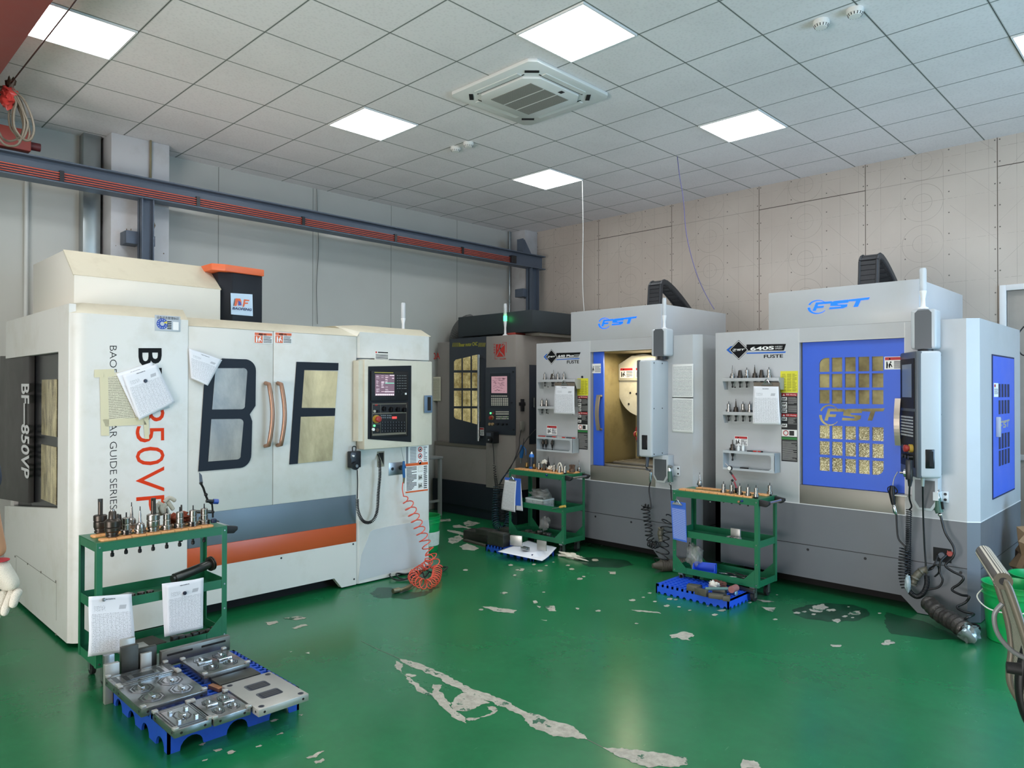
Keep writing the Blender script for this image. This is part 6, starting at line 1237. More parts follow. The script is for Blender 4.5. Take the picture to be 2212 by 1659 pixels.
for i, (x0, x1, y0, y1, z1, ms, lab) in enumerate(((-4.20, -4.17, 1.215, 1.285, .205, ML, 'bright upright steel block at the outer corner of the pallet'), (-4.23, -4.20, 1.22, 1.27, .245, MS_, 'bright upright steel block behind the outer one'), (-4.22, -4.19, 1.30, 1.385, .27, MD, 'tall dark upright block between the bright ones'),
        (-4.255, -4.225, 1.31, 1.38, .30, ML, 'tallest bright block behind the dark one'), (-4.20, -4.18, 1.395, 1.45, .215, ML, 'short bright upright block next to the rail'), (-4.25, -4.22, 1.39, 1.49, .23, MD, 'dark block beside the slotted rail'))):
    block(lab, x0, x1, y0, y1, 0 if x0 < -4.16 else ZP, z1, ms)
# blocks on the small bright pallet
Z2 = .0755; rnd = random.Random(2)
bl = lambda x_, y_, z=Z2: onz(1380 + x_ / 4.879, 1000 + y_ / 4.879, z)
for x_, y_, w_, d_, h_, rz, ms, lab in ((580, 1345, .10, .06, .045, .25, OX, 'dark block at the empty end of the small bright pallet'), (660, 1395, .105, .035, .05, -.1, OX, 'low dark block in front of the pile on the small bright pallet'),
        (850, 1385, .10, .045, .045, .1, OX, 'dark notched block in the middle of the small bright pallet'), (830, 1430, .13, .04, .035, .35, OX, 'blue-tinted dark block at the front edge of the small bright pallet'), (925, 1450, .05, .05, .035, .4, OX, 'small dark cube at the pallet front corner'),
        (980, 1375, .11, .03, .03, -.45, mat('blue_steel', '7f98ad', .3, .7), 'light blue-grey bar beside the notched block'), (1135, 1350, .16, .03, .03, -.25, MD, 'dark bar near the caster on the small bright pallet'), (600, 1310, .09, .05, .02, .2, MD, 'flat dark plate behind the dark block')):
    P = bl(x_, y_); block(lab, P.x - w_ / 2, P.x + w_ / 2, P.y - d_ / 2, P.y + d_ / 2, Z2, Z2 + h_, ms, rz)
t = thing('hammer', 'hammer with pinkish rubber head and green handle on the small bright pallet', 'hammer', bl(900, 1300)); P0, P1 = bl(700, 1325, .13), bl(1000, 1325, .13)
b = B(); b.cyl(P0, P1, .012, n=12); b.obj('handle', mat('handle_green', '55706a', .5), t); b = B(); d_ = (P1 - P0).normalized(); b.cyl(P1 - V((-.0, -.04, 0)), P1 + V((.0, -.04, 0)), .026, n=18); b.obj('head', mat('rubber_pink', '9a6460', .6), t)
def rag(label, c, rx, ry, rz, ms, seed=0, nm='rag', jit=.5, n=20):
    b = B(); b.ball(c, rx, ry, rz, n, 0, jit, seed); o = b.obj(nm, ms, loc=c, ang=80); tag(o, label, 'rag'); return o
RW = mat('rag_white', 'd8d2c4', .9, bump=.6, bs=150); RR_ = mat('rag_red', '93452f', .9, bump=.6, bs=150); GLV = mat('glove_grey', 'b5afa0', .9, bump=.8, bs=300)
rag('crumpled white rag among the blocks on the small bright pallet', bl(790, 1290, .12), .04, .025, .03, RW, 3)
rag('brown-red rag behind the hammer on the small bright pallet', bl(850, 1275, .10), .05, .03, .025, mat('rag_brown', '6b4236', .9), 5)
# dark machine pallet: spread sheet + blocks
Z3 = .0655; cP_ = lambda x_, y_, z=Z3: onz(1000 + x_ / 6.38, 980 + y_ / 6.38, z)
P = [cP_(475, 1365), cP_(1090, 1495, .02), cP_(1290, 1320), cP_(920, 1205)]
o = sheet('spread_sheet', P, mat('sheet_white', 'dfe0e6', .7), loc=P[0], nu=16, nv=16, curl=lambda a, b_: .010 + .010 * math.sin(a * 5) * math.sin(b_ * 4)); tag(o, 'large white sheet spread over the blue pallet by the dark machine', 'paper')
for v in o.data.vertices:
    q = o.location + v.co
    if -5.40 < q.x < -4.73 and 5.10 < q.y < 5.45: v.co.z = max(v.co.z, .075 - o.location.z)
for x_, y_, w_, d_, h_, rz, ms, lab in ((735, 1262, .125, .022, .10, .45, ML, 'steel block standing upright at the back of the white sheet'), (858, 1325, .085, .045, .03, -.1, MS_, 'flat steel block lying on the white sheet'), (1086, 1330, .115, .012, .095, .05, ML, 'thin steel plate standing upright on the white sheet')):
    P = cP_(x_, y_, .09); block(lab, P.x - w_ / 2, P.x + w_ / 2, P.y - d_ / 2, P.y + d_ / 2, .088, .088 + h_, ms, rz)
for x_, y_, w_, d_, z0, h_, rz, ms, lab in ((490, 1260, .22, .10, .066, .13, .05, MD, 'tall dark steel block at the corner of the blue pallet by the dark machine'), (230, 1190, .34, .16, 0, .10, .1, MD, 'large dark oily block on the floor beside the dark machine pallet'), (330, 1110, .22, .12, .101, .055, .1, MD, 'smaller dark plate stacked on the large oily block'),
        (620, 1150, .14, .12, .066, .10, .2, MD, 'dark block behind the upright steel block'), (200, 1250, .45, .05, 0, .02, -.08, OX, 'flat dark strip lying on the floor before the oily block'), (500, 1110, .18, .08, .197, .02, .05, MD, 'dark plate on top of the tall dark block')):
    P = cP_(x_, y_, z0); block(lab, P.x - w_ / 2, P.x + w_ / 2, P.y - d_ / 2, P.y + d_ / 2, z0, z0 + h_, ms, rz)
rag('dirty white cloth strip on the floor before the cart by the dark machine', V(cP_(1480, 1410, .02)), .14, .03, .022, RW, 8, jit=.5, n=28)
# ---- things on the trays of the carts
zm = .43
def mid(cx, kx, ky, z, sc=4.879, ox=1380, oy=1000): return onz(ox + kx / sc, oy + ky / sc, z)
for i in range(4):
    P = mid(0, 1055 + i * 45, 790, .44); block(('first', 'second', 'third', 'last')[i] + ' small steel cube in the row on the middle tray of the blue clipboard cart', P.x - .018, P.x + .018, 5.36, 5.40, .4295, .475, ML if i != 1 else MS_)
P = mid(0, 1245, 740, .44); block('pale steel block standing at the handle end of the middle tray', P.x - .04, P.x + .04, 5.44, 5.46, .4295, .53, ML)
t = thing('parts_bin', 'bright blue open plastic parts bin on the bottom tray of the blue clipboard cart', 'parts bin', (-3.07, 5.42, .125)); M = Matrix.Translation((-3.07, 5.42, .125)) @ Matrix.Rotation(.35, 4, 'Z')
b = B(); b.box(-.09, .09, -.06, .06, 0, .004, 0, 0, 1, M); b.box(-.09, .09, -.062, -.058, 0, .035, 0, 0, 1, M); b.box(-.09, .09, .058, .062, 0, .08, 0, 0, 1, M); b.poly([M @ V(p) for p in ((-.09, -.06, 0), (-.09, .06, 0), (-.09, .06, .08), (-.09, -.03, .08), (-.09, -.06, .04))], M.to_3x3() @ V((.004, 0, 0))); b.poly([M @ V(p) for p in ((.086, -.06, 0), (.086, .06, 0), (.086, .06, .08), (.086, -.03, .08), (.086, -.06, .04))], M.to_3x3() @ V((.004, 0, 0))); b.obj('shell', PB2, t)
PL_ = mat('plastic_film', 'b4b4ae', .2, alpha=.35)
b = B(); b.ball((-3.17, 5.42, .26), .07, .05, .09, 22, 0, .32, 3); tag(b.obj('plastic_bag', PL_, loc=(-3.17, 5.42, .16), ang=80), 'crumpled clear plastic bag above the bright blue bin', 'plastic bag')
rnd = random.Random(11)
for i in range(9):
    x_, y_ = rnd.uniform(-2.95, -2.70), rnd.uniform(5.36, 5.56); a = rnd.uniform(-.5, .5); L_ = rnd.uniform(.06, .11); b = B(); d_ = V((math.cos(a), math.sin(a), 0)) * L_; z0 = .1255 + (i % 3) * .009 + .005
    b.cyl(V((x_, y_, z0)) - d_, V((x_, y_, z0)) + d_, .0045, n=8); b.cyl(V((x_, y_, z0)) + d_, V((x_, y_, z0)) + d_ * 1.15, .008, n=8); tag(b.obj('cutting_tool', MD if i % 3 else MS_, loc=(x_, y_, z0)), 'thin dark cutting tool lying on the bottom tray of the blue clipboard cart', 'cutting tool', 'loose tools on the bottom tray')
# dark machine cart: basket, box, bag, screwdriver, loose parts
t = thing('plastic_basket', 'white perforated plastic basket on the middle tray of the cart by the dark machine', 'basket', (-5.10, 5.60, .43)); BSK = mat('basket_white', 'c9d3d0', .5)
b = B()
x0, x1, y0, y1 = -5.22, -4.98, 5.53, 5.70
b.box(x0, x1, y0, y1, .43, .434)
for (ax_, bx_, ay_, by_) in ((x0, x1, y0 - .003, y0), (x0, x1, y1, y1 + .003), (x0 - .003, x0, y0, y1), (x1, x1 + .003, y0, y1)):
    b.box(ax_, bx_, ay_, by_, .43, .452); b.box(ax_, bx_, ay_, by_, .476, .480); b.box(ax_ - .002, bx_ + .002, ay_ - .002, by_ + .002, .505, .52)
    n_ = 16 if bx_ - ax_ > .1 else 12
    for i in range(n_ + 1):
        if bx_ - ax_ > .1: xx = ax_ + (bx_ - ax_) * i / n_; b.box(xx - .003, xx + .003, ay_, by_, .45, .506)
        else: yy = ay_ + (by_ - ay_) * i / n_; b.box(ax_, bx_, yy - .003, yy + .003, .45, .506)
b.obj('body', BSK, t)
b = B(); b.ball((-5.09, 5.62, .56), .12, .075, .05, 24, 0, .35, 7); tag(b.obj('plastic_bag', PL_, loc=(-5.09, 5.62, .5), ang=80), 'crumpled clear plastic bag filling the white basket', 'plastic bag')
t = thing('storage_box', 'flat clear plastic box with blue latch on the middle tray beside the basket', 'box', (-5.3, 5.50, .43)); b = B(); b.box(-5.33, -5.11, 5.485, 5.525, .4295, .470, .004); b.obj('body', mat('box_clear', '8d9aa2', .3, alpha=.8), t); b = B(); b.box(-5.16, -5.10, 5.48, 5.485, .440, .468, .002); b.obj('latch', PB2, t)
t = thing('screwdriver', 'screwdriver with yellow handle lying across the tray end of the cart by the dark machine', 'screwdriver', (-4.7, 5.5, .48)); P0, P1, P2 = V((-4.80, 5.47, .455)), V((-4.70, 5.465, .484)), V((-4.625, 5.462, .503))
b = B(); b.cyl(P0, P1, .004, n=8); b.obj('shaft', STEEL, t); b = B(); b.lathe(P1, [(.007, 0), (.012, .01), (.012, .06), (.008, .068), (.013, .075), (.013, .082)], 14, ax=P2 - P1); b.obj('handle', mat('handle_yellow', 'c9a850', .4), t)
for i, (x_, y_, r_, h_) in enumerate(((-4.95, 5.58, .035, .05), (-4.82, 5.55, .028, .035))): b = B(); b.lathe((x_, y_, .1245), [(r_, 0), (r_, h_), (r_ * .7, h_), (r_ * .7, h_ * .6)], 20); tag(b.obj('steel_ring', MS_, loc=(x_, y_, .1245)), ('larger' if i == 0 else 'smaller') + ' steel ring on the bottom tray of the cart by the dark machine', 'steel ring')
for i in range(8): x_, y_ = -5.28 + i * .035, 5.55 + (i % 2) * .07; block('dark oily part in the heap on the bottom tray, cart by the dark machine', x_ - .025, x_ + .025, y_ - .02, y_ + .02, .1245, .155 + (i % 3) * .012, MD if i % 2 else OX, i * .8, 'metal_part', 'metal part', grp='dark parts on the bottom tray')
b = B(); b.ball((-5.10, 5.68, .24), .05, .04, .07, 16, 0, .5, 2); tag(b.obj('plastic_bag', PL_, loc=(-5.10, 5.68, .17), ang=80), 'small clear bag standing on the bottom tray of the cart by the dark machine', 'plastic bag')
# spray can
P = onz(1000 + 1040 / 6.38, 980 + 205 / 6.38, Z1); P = V((P.x, 5.64, Z1)); t = thing('spray_can', 'blue and black spray can with white collar on the cart by the dark machine', 'spray can', P)
b = B(); b.lathe(P, [(.026, 0), (.027, .004), (.027, .145), (.024, .155), (.014, .163)], 24); b.obj('can', mat('can_blue', '1f6ac0', .3), t); b = B(); b.lathe(P, [(.0275, .03), (.0275, .13)], 24, cap=False); lb = b.obj('label', mat('can_label', '1d2a3c', .4), t); b = B(); b.lathe(P, [(.014, .163), (.014, .17), (.008, .172), (.008, .185), (.004, .187)], 16); b.obj('cap', WHITE, t)
# rags & chuck on the cart by the dark machine
z0 = Z1 + .013
for x_, y_, lab, s in ((1105, 120, 'white rag tip draped over the dark collet holder', 1), (1195, 195, 'round bundle of white rag on the cart by the dark machine', 4)):
    P = ony(1000 + x_ / 6.38, 980 + y_ / 6.38, 5.58); rag(lab, (P.x, 5.60, P.z), .03, .025, .022, RW, s)
b = B(); P = ony(1000 + 1330 / 6.38, 980 + 200 / 6.38, 5.57); b.tube(smooth([(P.x - .02, 5.57, P.z - .03), (P.x - .015, 5.57, P.z + .03), (P.x + .01, 5.57, P.z + .05), (P.x + .035, 5.57, P.z), (P.x + .045, 5.565, P.z - .03)], 6), .008, 8); tag(b.obj('rag', RW, loc=P), 'white rag loop hanging over a tool holder on the dark machine cart', 'rag')
t = thing('drill_chuck', 'rusty geared drill chuck lying on the cart by the dark machine', 'drill chuck', onz(1000 + 1500 / 6.38, 980 + 255 / 6.38, z0)); P = onz(1000 + 1505 / 6.38, 980 + 255 / 6.38, z0); RS = mat('rust_brown', '6d5648', .5, .6, var=.3, vs_=40)
b = B(); b.lathe((P.x, P.y, z0), [(.03, 0), (.032, .01), (.032, .035), (.02, .04)], 20); b.obj('body', RS, t); b = B(); [b.cyl((P.x + .02 * math.cos(a), P.y + .02 * math.sin(a), z0 + .04), (P.x + .026 * math.cos(a), P.y + .026 * math.sin(a), z0 + .075), .006, n=6) for a in [i * PI / 5 for i in range(10)]]; b.obj('jaw', RS, t)
# glove upright, red rag, tube and gauge arm on the cart by the white machine
t = thing('work_glove', 'used grey work glove propped upright over a tool holder on the white machine cart', 'glove', onz(150 + 900 / 4.365, 1040 + 400 / 4.365, Zt))
def g6(x_, y_, X): return onx(150 + x_ / 4.365, 1040 + y_ / 4.365, X)
b = B(); b.tube(smooth([g6(895, 300, -4.52), g6(870, 240, -4.52), g6(885, 205, -4.52)], 6), [.03] * 13, 12); pl_ = b.obj('palm', GLV, t)
for pts, r_ in ((((840, 215), (815, 250), (825, 300)), .0125), (((900, 235), (915, 270), (905, 300)), .0125), (((925, 190), (955, 230), (980, 268)), .012), (((895, 195), (945, 155), (1000, 185)), .012), (((860, 215), (865, 260), (885, 305)), .0125)): b = B(); S = smooth([g6(*p, -4.50) for p in pts], 6); b.tube(S, [r_] * (len(S) - 1) + [r_ * .6], 10); b.obj('finger', GLV, pl_, ang=80)
rag('red-brown rag lying between tool holders on the white machine cart', g6(1035, 350, -4.56), .03, .075, .03, RR_, 6, jit=.5)
b = B(); b.cyl(g6(1180, 285, -4.62), g6(1340, 285, -4.62), .011, n=12); b.cyl(g6(1225, 350, -4.62), g6(1300, 350, -4.62), .012, n=12); tag(b.obj('boring_bar', MD, loc=g6(1180, 285, -4.62)), 'dark round bar lying at the back of the white machine cart', 'bar')
t = thing('gauge_arm', 'jointed black magnetic gauge arm with blue knob at the end of the white machine cart', 'gauge arm', g6(1358, 380, -4.48)); X_ = -4.48
b = B(); b.lathe(g6(1360, 388, X_), [(.016, 0), (.018, .004), (.018, .02), (.012, .024)], 16); b.obj('base', mat('base_navy', '22304a', .4), t)
b = B(); b.tube([g6(1352, 340, X_), g6(1352, 290, X_), g6(1345, 215, X_), g6(1305, 185, X_)], .006, 8); b.ball(g6(1352, 288, X_), .010); b.obj('lower_link', TB, t)
b = B(); b.cyl(g6(1290, 183, X_), g6(1365, 188, X_), .011, n=12); b.cyl(g6(1355, 188, X_), g6(1400, 190, X_), .016, n=16, m=1); b.obj('knob', [TB, mat('knob_blue', '27469a', .3)], t)
b = B(); b.tube([g6(1305, 180, X_), g6(1285, 130, X_), g6(1262, 60, X_), g6(1235, 10, X_)], .007, 8); b.ball(g6(1287, 125, X_), .011); b.ball(g6(1240, 15, X_), .011); b.obj('upper_link', TB, t)
b = B(); b.poly([g6(1225, 20, X_), g6(1255, 10, X_), g6(1245, -60, X_), g6(1222, -85, X_)], (.006, 0, 0)); b.obj('finger_clamp', mat('clamp_grey', '4a505a', .4), t)
# big arbor tube on the middle tray + collet nuts
t = thing('boring_arbor', 'thick dark steel arbor leaning on the middle tray of the white machine cart', 'arbor', g6(1000, 920, -4.55)); P0, P1 = g6(990, 915, -4.50), g6(1320, 780, -4.56)
b = B(); b.cyl(P0, P1, .030, .027, 24); b.cyl(P0 + (P0 - P1) * .06, P0, .022, n=20); b.obj('body', mat('arbor_steel', '5b5b58', .3, .8, var=.25), t); b = B(); b.cyl(P1, P1 + (P1 - P0) * .03, .045, n=24); b.cyl(P1 + (P1 - P0) * .05, P1 + (P1 - P0) * .08, .045, n=24); b.cyl(P1, P1 + (P1 - P0) * .08, .034, n=20); b.obj('flange', TD, t)
for i, (x_, y_) in enumerate(((760, 1010), (675, 1025), (585, 1045), (495, 1060))):
    P = g6(x_, y_, -4.45); b = B(); b.lathe((P.x, P.y, .4295), [(.014, 0), (.016, .02), (.019, .03), (.021, .045), (.019, .052), (.012, .053)], 18); tag(b.obj('collet_nut', TD, loc=(P.x, P.y, .4295)), ('collet nut in the row nearest the pinned stack of sheets', 'second collet nut from the stack of sheets', 'third collet nut from the stack of sheets', 'collet nut nearest the cart corner sheet')[i], 'collet nut', 'collet nuts on the middle tray')
block('grey worn metal piece on the middle tray behind the corner sheet', -4.52, -4.47, 1.37, 1.45, .4295, .475, MS_, .4)
rnd = random.Random(6)
for i in range(7):
    y_ = 1.66 + i * .04; block('dark oily clamp piece in the row on the bottom tray of the white machine cart', -4.49, -4.45, y_, y_ + .034, .1245, .165 + rnd.uniform(0, .015), MD, rnd.uniform(-.1, .1), 'clamp_piece', 'clamp piece', grp='clamp pieces on the bottom tray')
block('flat brown board on the bottom tray of the white machine cart', -4.68, -4.50, 1.42, 1.64, .1245, .14, OX, .1)
for i in range(2): block(('upper', 'lower')[i] + ' grey steel plate at the near end of the bottom tray, white machine cart', -4.55, -4.42, 1.40 + i * .0, 1.53, .14 + (.02 if i == 0 else 0) if False else .1245 + .018 * (1 - i), .1245 + .018 * (2 - i), ML, .2 * i)
# gauge arm on the blue clipboard cart (red)
X5 = lambda x_, y_: ony(1380 + x_ / 4.879, 1000 + y_ / 4.879, 5.46)
t = thing('gauge_arm', 'jointed red and black gauge arm with white dial on the blue clipboard cart', 'gauge arm', X5(1030, 310)); b = B(); b.box(X5(1030, 0).x - .012, X5(1030, 0).x + .012, 5.45, 5.475, Zt, Zt + .04, .002); b.obj('base', TB, t)
b = B(); b.tube([X5(1035, 280), X5(1005, 195)], .007, 8); b.obj('lower_link', mat('link_red', '8e2430', .4), t); b = B(); b.tube([X5(1025, 185), X5(985, 125)], .008, 8); b.ball(X5(985, 185), .011, m=1); b.obj('upper_link', [mat('link_red'), TB], t)
b = B(); b.tube([X5(985, 125), X5(960, 90)], .008, 8); b.cyl(X5(958, 55) + V((0, .01, 0)), X5(958, 55) - V((0, .008, 0)), .02, n=20); b.obj('dial_gauge', TB, t); b = B(); b.cyl(X5(958, 55) - V((0, .008, 0)), X5(958, 55) - V((0, .010, 0)), .016, n=20); b.obj('dial_face', WHITE, t); b = B(); b.cyl(X5(945, 40), X5(912, 5), .004, n=8); b.obj('stem', STEEL, t)
# ---- buckets
def bucket(label, P, r, h, ms, handle_pts=None, lab_=True):
    t = thing('bucket', label, 'bucket', P); P = V(P); b = B(); b.lathe(P, [(r * .84, 0), (r * .86, .004), (r * .98, h * .80), (r * 1.04, h * .80), (r * 1.04, h * .82), (r * .99, h * .83), (r * 1.0, h * .90), (r * 1.05, h * .90), (r * 1.05, h * .915), (r * 1.0, h * .92), (r * 1.02, h * .985), (r * 1.05, h), (r * .99, h), (r * .96, h * .9), (r * .83, .02), (0, .02)], 40); b.obj('shell', ms, t)
    if handle_pts: b = B(); b.tube(smooth(handle_pts, 8), .0045, 8); b.obj('handle', mat('handle_white', 'd8d6cc', .5), t)
    return t
GB = mat('bucket_green', '0f9a50', .3, var=.08, dirt='6a6a30', dsc=5, damt=.35)
Pb = onz(2178, 1374, 0); Pb = V((-.985, 5.74, 0)); r_ = .172; H_ = .375
bucket('green plastic bucket with white handle at the front, beside the blue-sided machine', Pb, r_, H_, GB, [Pb + V((-.16, -.02, H_ * .85)), Pb + V((-.185, -.10, H_ * .72)), Pb + V((-.10, -.185, H_ * .60)), Pb + V((.04, -.20, H_ * .60)), Pb + V((.13, -.15, H_ * .68)), Pb + V((.165, -.03, H_ * .85))])
bucket('second green bucket standing behind the one with white handle', V((-.90, 6.13, 0)), r_, H_, GB)
Pg = V((-5.62, 4.62, 0)); t = bucket('green bucket half hidden behind the white machine, white labels', V((-5.86, 4.70, 0)), .15, .36, GB); b = B(); b.lathe((-5.86, 4.70, 0), [(.1405, .06), (.146, .20)], 40, cap=False); b.obj('label', mat('bucket_label', 'd6dcd0', .5, var=.2, vs_=30), t)
# grey side table behind the white machine with glue bottle
t = thing('side_table', 'grey steel table against the dark machine, mostly hidden by the white machine', 'table', (-7.45, 5.9, 0)); TG = mat('table_grey', '8b8d8a', .5)
b = B(); b.box(-7.70, -7.30, 5.75, 6.15, .745, .775, .003); b.obj('table_top', TG, t)
for x_ in (-7.67, -7.33):
    for y_ in (5.78, 6.12): b = B(); b.box(x_ - .02, x_ + .02, y_ - .02, y_ + .02, 0, .745); b.obj('leg', TG, t)
b = B(); b.box(-7.67, -7.33, 5.77, 5.79, .18, .21); b.box(-7.34, -7.32, 5.78, 6.12, .18, .21); b.obj('stretcher', TG, t)
bottle((-7.42, 5.85, .775), 'white glue bottle with pointed tip on the grey side table', .13)
b = B(); b.cyl((-7.60, 5.80, .785), (-7.47, 5.83, .785), .010, n=10); tag(b.obj('plastic_tube', mat('bottle_white')), 'small white tube lying on the grey side table', 'tube')
# crumpled brown bag and steel clutter behind the side hatch
b = B(); b.ball((-.93, 6.75, .36), .22, .20, .37, 26, 0, .32, 12); tag(b.obj('paper_sack', mat('sack_brown', '8c7355', .8, var=.3, vs_=9, bump=.6, bs=12), loc=(-.93, 6.75, 0), ang=25), 'crumpled brown paper sack standing behind the green buckets', 'sack')
t = thing('metal_rack', 'steel rack with clutter at the picture edge behind the brown sack', 'rack', (-.9, 7.7, 0)); b = B()
for x_ in (-1.12, -.4):
    for y_ in (7.6, 8.0): b.box(x_, x_ + .03, y_, y_ + .03, 0, 1.35)
b.obj('upright', TG, t)
for z_ in (.25, .7, 1.15): b = B(); b.box(-1.12, -.37, 7.6, 8.03, z_, z_ + .025); b.obj('shelf', TG, t)
block('grey metal tin on the steel rack', -1.08, -.95, 7.65, 7.8, .725, .87, mat('blue_steel')); block('dark red box on the steel rack', -1.08, -.9, 7.65, 7.85, .275, .42, mat('box_red', '5c2c2a', .5))
# ---- office chair with mesh back
CH_M = mat('chair_mesh', '6f6a5e', .7); m = CH_M; g = G(m); bb = g.N['Principled BSDF']; p, x, y, z = g.pos()
uvz = g.op('ADD', g.op('MULTIPLY', x, -.306), g.op('MULTIPLY', y, .952)); pat = g.op('MAXIMUM', g.line(uvz, .0075, 0, .0035), g.line(z, .011, 0, .003)); g.L.new(g.mix(pat, lin('3b3933'), lin('b0aa9a')), bb.inputs['Base Color'])
t = thing('office_chair', 'office chair with striped mesh back, grey curved frame, cut by the picture edge', 'office chair', (-.25, 3.05, 0))
far, near_ = V((-.633, 3.16, 0)), V((-.496, 2.734, 0)); fr_ = V((.952, .306, 0)); prof = [(1.045, 0), (1.03, .012), (.92, .045), (.80, .075), (.70, .085), (.62, .078), (.56, .085), (.50, .12), (.46, .17)]
b = B(); n_ = 12
vs2 = []; fs2 = []
for k, (z_, s_) in enumerate(prof):
    for i in range(n_ + 1): a = i / n_; vs2.append(far.lerp(near_, .03 + .94 * a) + fr_ * (s_ + .03 * (1 - (2 * a - 1) ** 2) * 0 + .008) + V((0, 0, z_)))
for k in range(len(prof) - 1):
    for i in range(n_): q = k * (n_ + 1) + i; fs2.append((q, q + 1, q + n_ + 2, q + n_ + 1))
b.add(vs2, fs2); mb = b.obj('mesh_back', CH_M, t); so = mb.modifiers.new('thick', 'SOLIDIFY'); so.thickness = .004
FRM = mat('chair_frame', '6e675b', .4, .3); 
for e, nm in ((far, 'f'), (near_, 'n')): b = B(); b.tube(smooth([e + fr_ * s_ + V((0, 0, z_)) for z_, s_ in prof], 4), [.013] * (4 * (len(prof) - 1) + 1), 10); b.obj('side_frame', FRM, t, ang=60)
STR = mat('stripe_bar', 'b8b2a2', .5); m = STR; g = G(m); bb = g.N['Principled BSDF']; p, x, y, z = g.pos(); g.L.new(g.mix(g.line(g.op('ADD', g.op('MULTIPLY', x, .952), g.op('MULTIPLY_ADD', y, .306, g.op('MULTIPLY', z, -.6))), .0075, 0, .0032), lin('c4beae'), lin('4a463e')), bb.inputs['Base Color'])
b = B(); b.cyl(far + V((0, 0, 1.045)), near_ + V((0, 0, 1.045)), .027, n=24); tb_ = b.obj('top_bar', STR, t)
for e, s_ in ((far, -1), (near_, 1)): b = B(); d_ = (near_ - far).normalized() * s_; b.cyl(e + V((0, 0, 1.045)), e + V((0, 0, 1.045)) + d_ * .006, .026, n=24, m=0); b.cyl(e + V((0, 0, 1.045)) + d_ * .006, e + V((0, 0, 1.045)) + d_ * .008, .012, n=16, m=1); b.obj('end_cap', [mat('cap_dark', '5b554a', .4), SCREW], tb_)
for e in (far.lerp(near_, .97),): b = B(); b.tube(smooth([e + fr_ * .0 + V((0, 0, .97)), e - fr_ * .022 + V((0, 0, .93)), e - fr_ * .012 + V((0, 0, .87)), e + fr_ * .03 + V((0, 0, .82)), e + fr_ * .085 + V((0, 0, .80))], 5), .0075, 10); b.obj('back_brace', mat('brace_grey', '6d6f70', .4), t)
c_ = far.lerp(near_, .5); b = B(); b.tube(smooth([c_ + fr_ * .10 + V((0, 0, .78)), c_ + fr_ * .08 + V((0, 0, .66)), c_ + fr_ * .10 + V((0, 0, .54)), c_ + fr_ * .18 + V((0, 0, .42)), c_ + fr_ * .30 + V((0, 0, .38))], 6), .020, 12); b.obj('spine', TB, t); b = B(); b.cyl(far.lerp(near_, .8) + fr_ * .06 + V((0, 0, .745)), far.lerp(near_, .8) + fr_ * .02 + V((0, 0, .745)), .020, .018, 16); b.obj('adjust_knob', RUB, t)
M = Matrix.Translation(c_ + fr_ * .40 + V((0, 0, .43))) @ Matrix.Rotation(math.atan2(.306, .952), 4, 'Z'); b = B(); b.box(-.23, .24, -.23, .23, -.02, .05, .025, 0, 3, M); b.obj('seat', mat('seat_black', '2a2a2c', .8), t)
q = c_ + fr_ * .40; b = B(); b.cyl(q + V((0, 0, .12)), q + V((0, 0, .41)), .025, n=16); b.obj('gas_column', TB, t); 
for i in range(5):
    a = 2 * PI * i / 5 + .3; d_ = V((math.cos(a), math.sin(a), 0)); b = B(); b.tube([q + V((0, 0, .12)), q + d_ * .28 + V((0, 0, .075))], [.028, .018], 10); lg = b.obj('base_leg', TB, t); b = B(); s_ = V((-d_.y, d_.x, 0)); b.cyl(q + d_ * .28 - s_ * .02 + V((0, 0, .03)), q + d_ * .28 + s_ * .02 + V((0, 0, .03)), .03, n=14); b.obj('caster', RUB, lg)
# ================================================================ HANGING THINGS, CABLES, HOSES
BK = mat('cable_black', '141518', .4); BG = mat('cable_bluegreen', '1d3a4a', .3); RC = mat('hose_red', 'e0553f', .35); GY = mat('cable_grey', '6b6a64', .5)
def cable(pts, r, ms, lab=None, parent=None, n=8, nm='cable', sm=8, cat='cable'):
    S = smooth(pts, sm) if sm else pts; b = B(); b.tube(S, r, n); o = b.obj(nm, ms, parent, ang=80, loc=None if parent is not None else pts[0])
    if lab and parent is None: tag(o, lab, cat)
    elif lab: o['label'] = lab
    return o
# --- white machine: hand wheel pendant with coiled cord
h3 = lambda x_, y_, X=-5.12: onx(740 + x_ / 3.95, 900 + y_ / 3.95, X)
t = thing('handwheel_pendant', 'black handwheel pendant with coiled cord hanging on the white machine', 'pendant controller', h3(125, 400))
A, C_ = h3(85, 300), h3(170, 455); b = B(); b.box(-5.198, -5.14, A.y, C_.y, C_.z + .02, A.z, .006); b.tube(smooth([V((-5.165, A.y + .03, A.z)), V((-5.165, A.y + .03, A.z + .035)), V((-5.165, A.y + .06, A.z + .035)), V((-5.165, A.y + .06, A.z))], 4), .005, 6); b.obj('housing', BLACK, t)
b = B(); P = h3(112, 420); b.cyl((-5.14, P.y, P.z), (-5.115, P.y, P.z), .034, n=24); b.cyl((-5.115, P.y, P.z), (-5.10, P.y, P.z), .013, n=12, m=1); b.obj('handwheel', [TB, STEEL], t)
b = B(); P = h3(105, 335); b.box(-5.14, -5.136, P.y - .028, P.y + .02, P.z - .02, P.z + .02, .001, 0); b.cyl((-5.14, P.y - .01, P.z), (-5.12, P.y - .01, P.z), .008, n=10, m=1); b.obj('selector', [mat('clamp_grey'), WHITE], t)
cable([h3(125, 455), h3(128, 560), h3(125, 700)], .005, BK, None, t)
cable(coil([h3(125, 705), h3(130, 800), h3(165, 880), h3(215, 905), h3(265, 880), h3(295, 800), h3(305, 650), h3(318, 500), h3(315, 370)], .011, 62, 10), .0038, BK, None, t, 6, 'coiled_cord', 0)
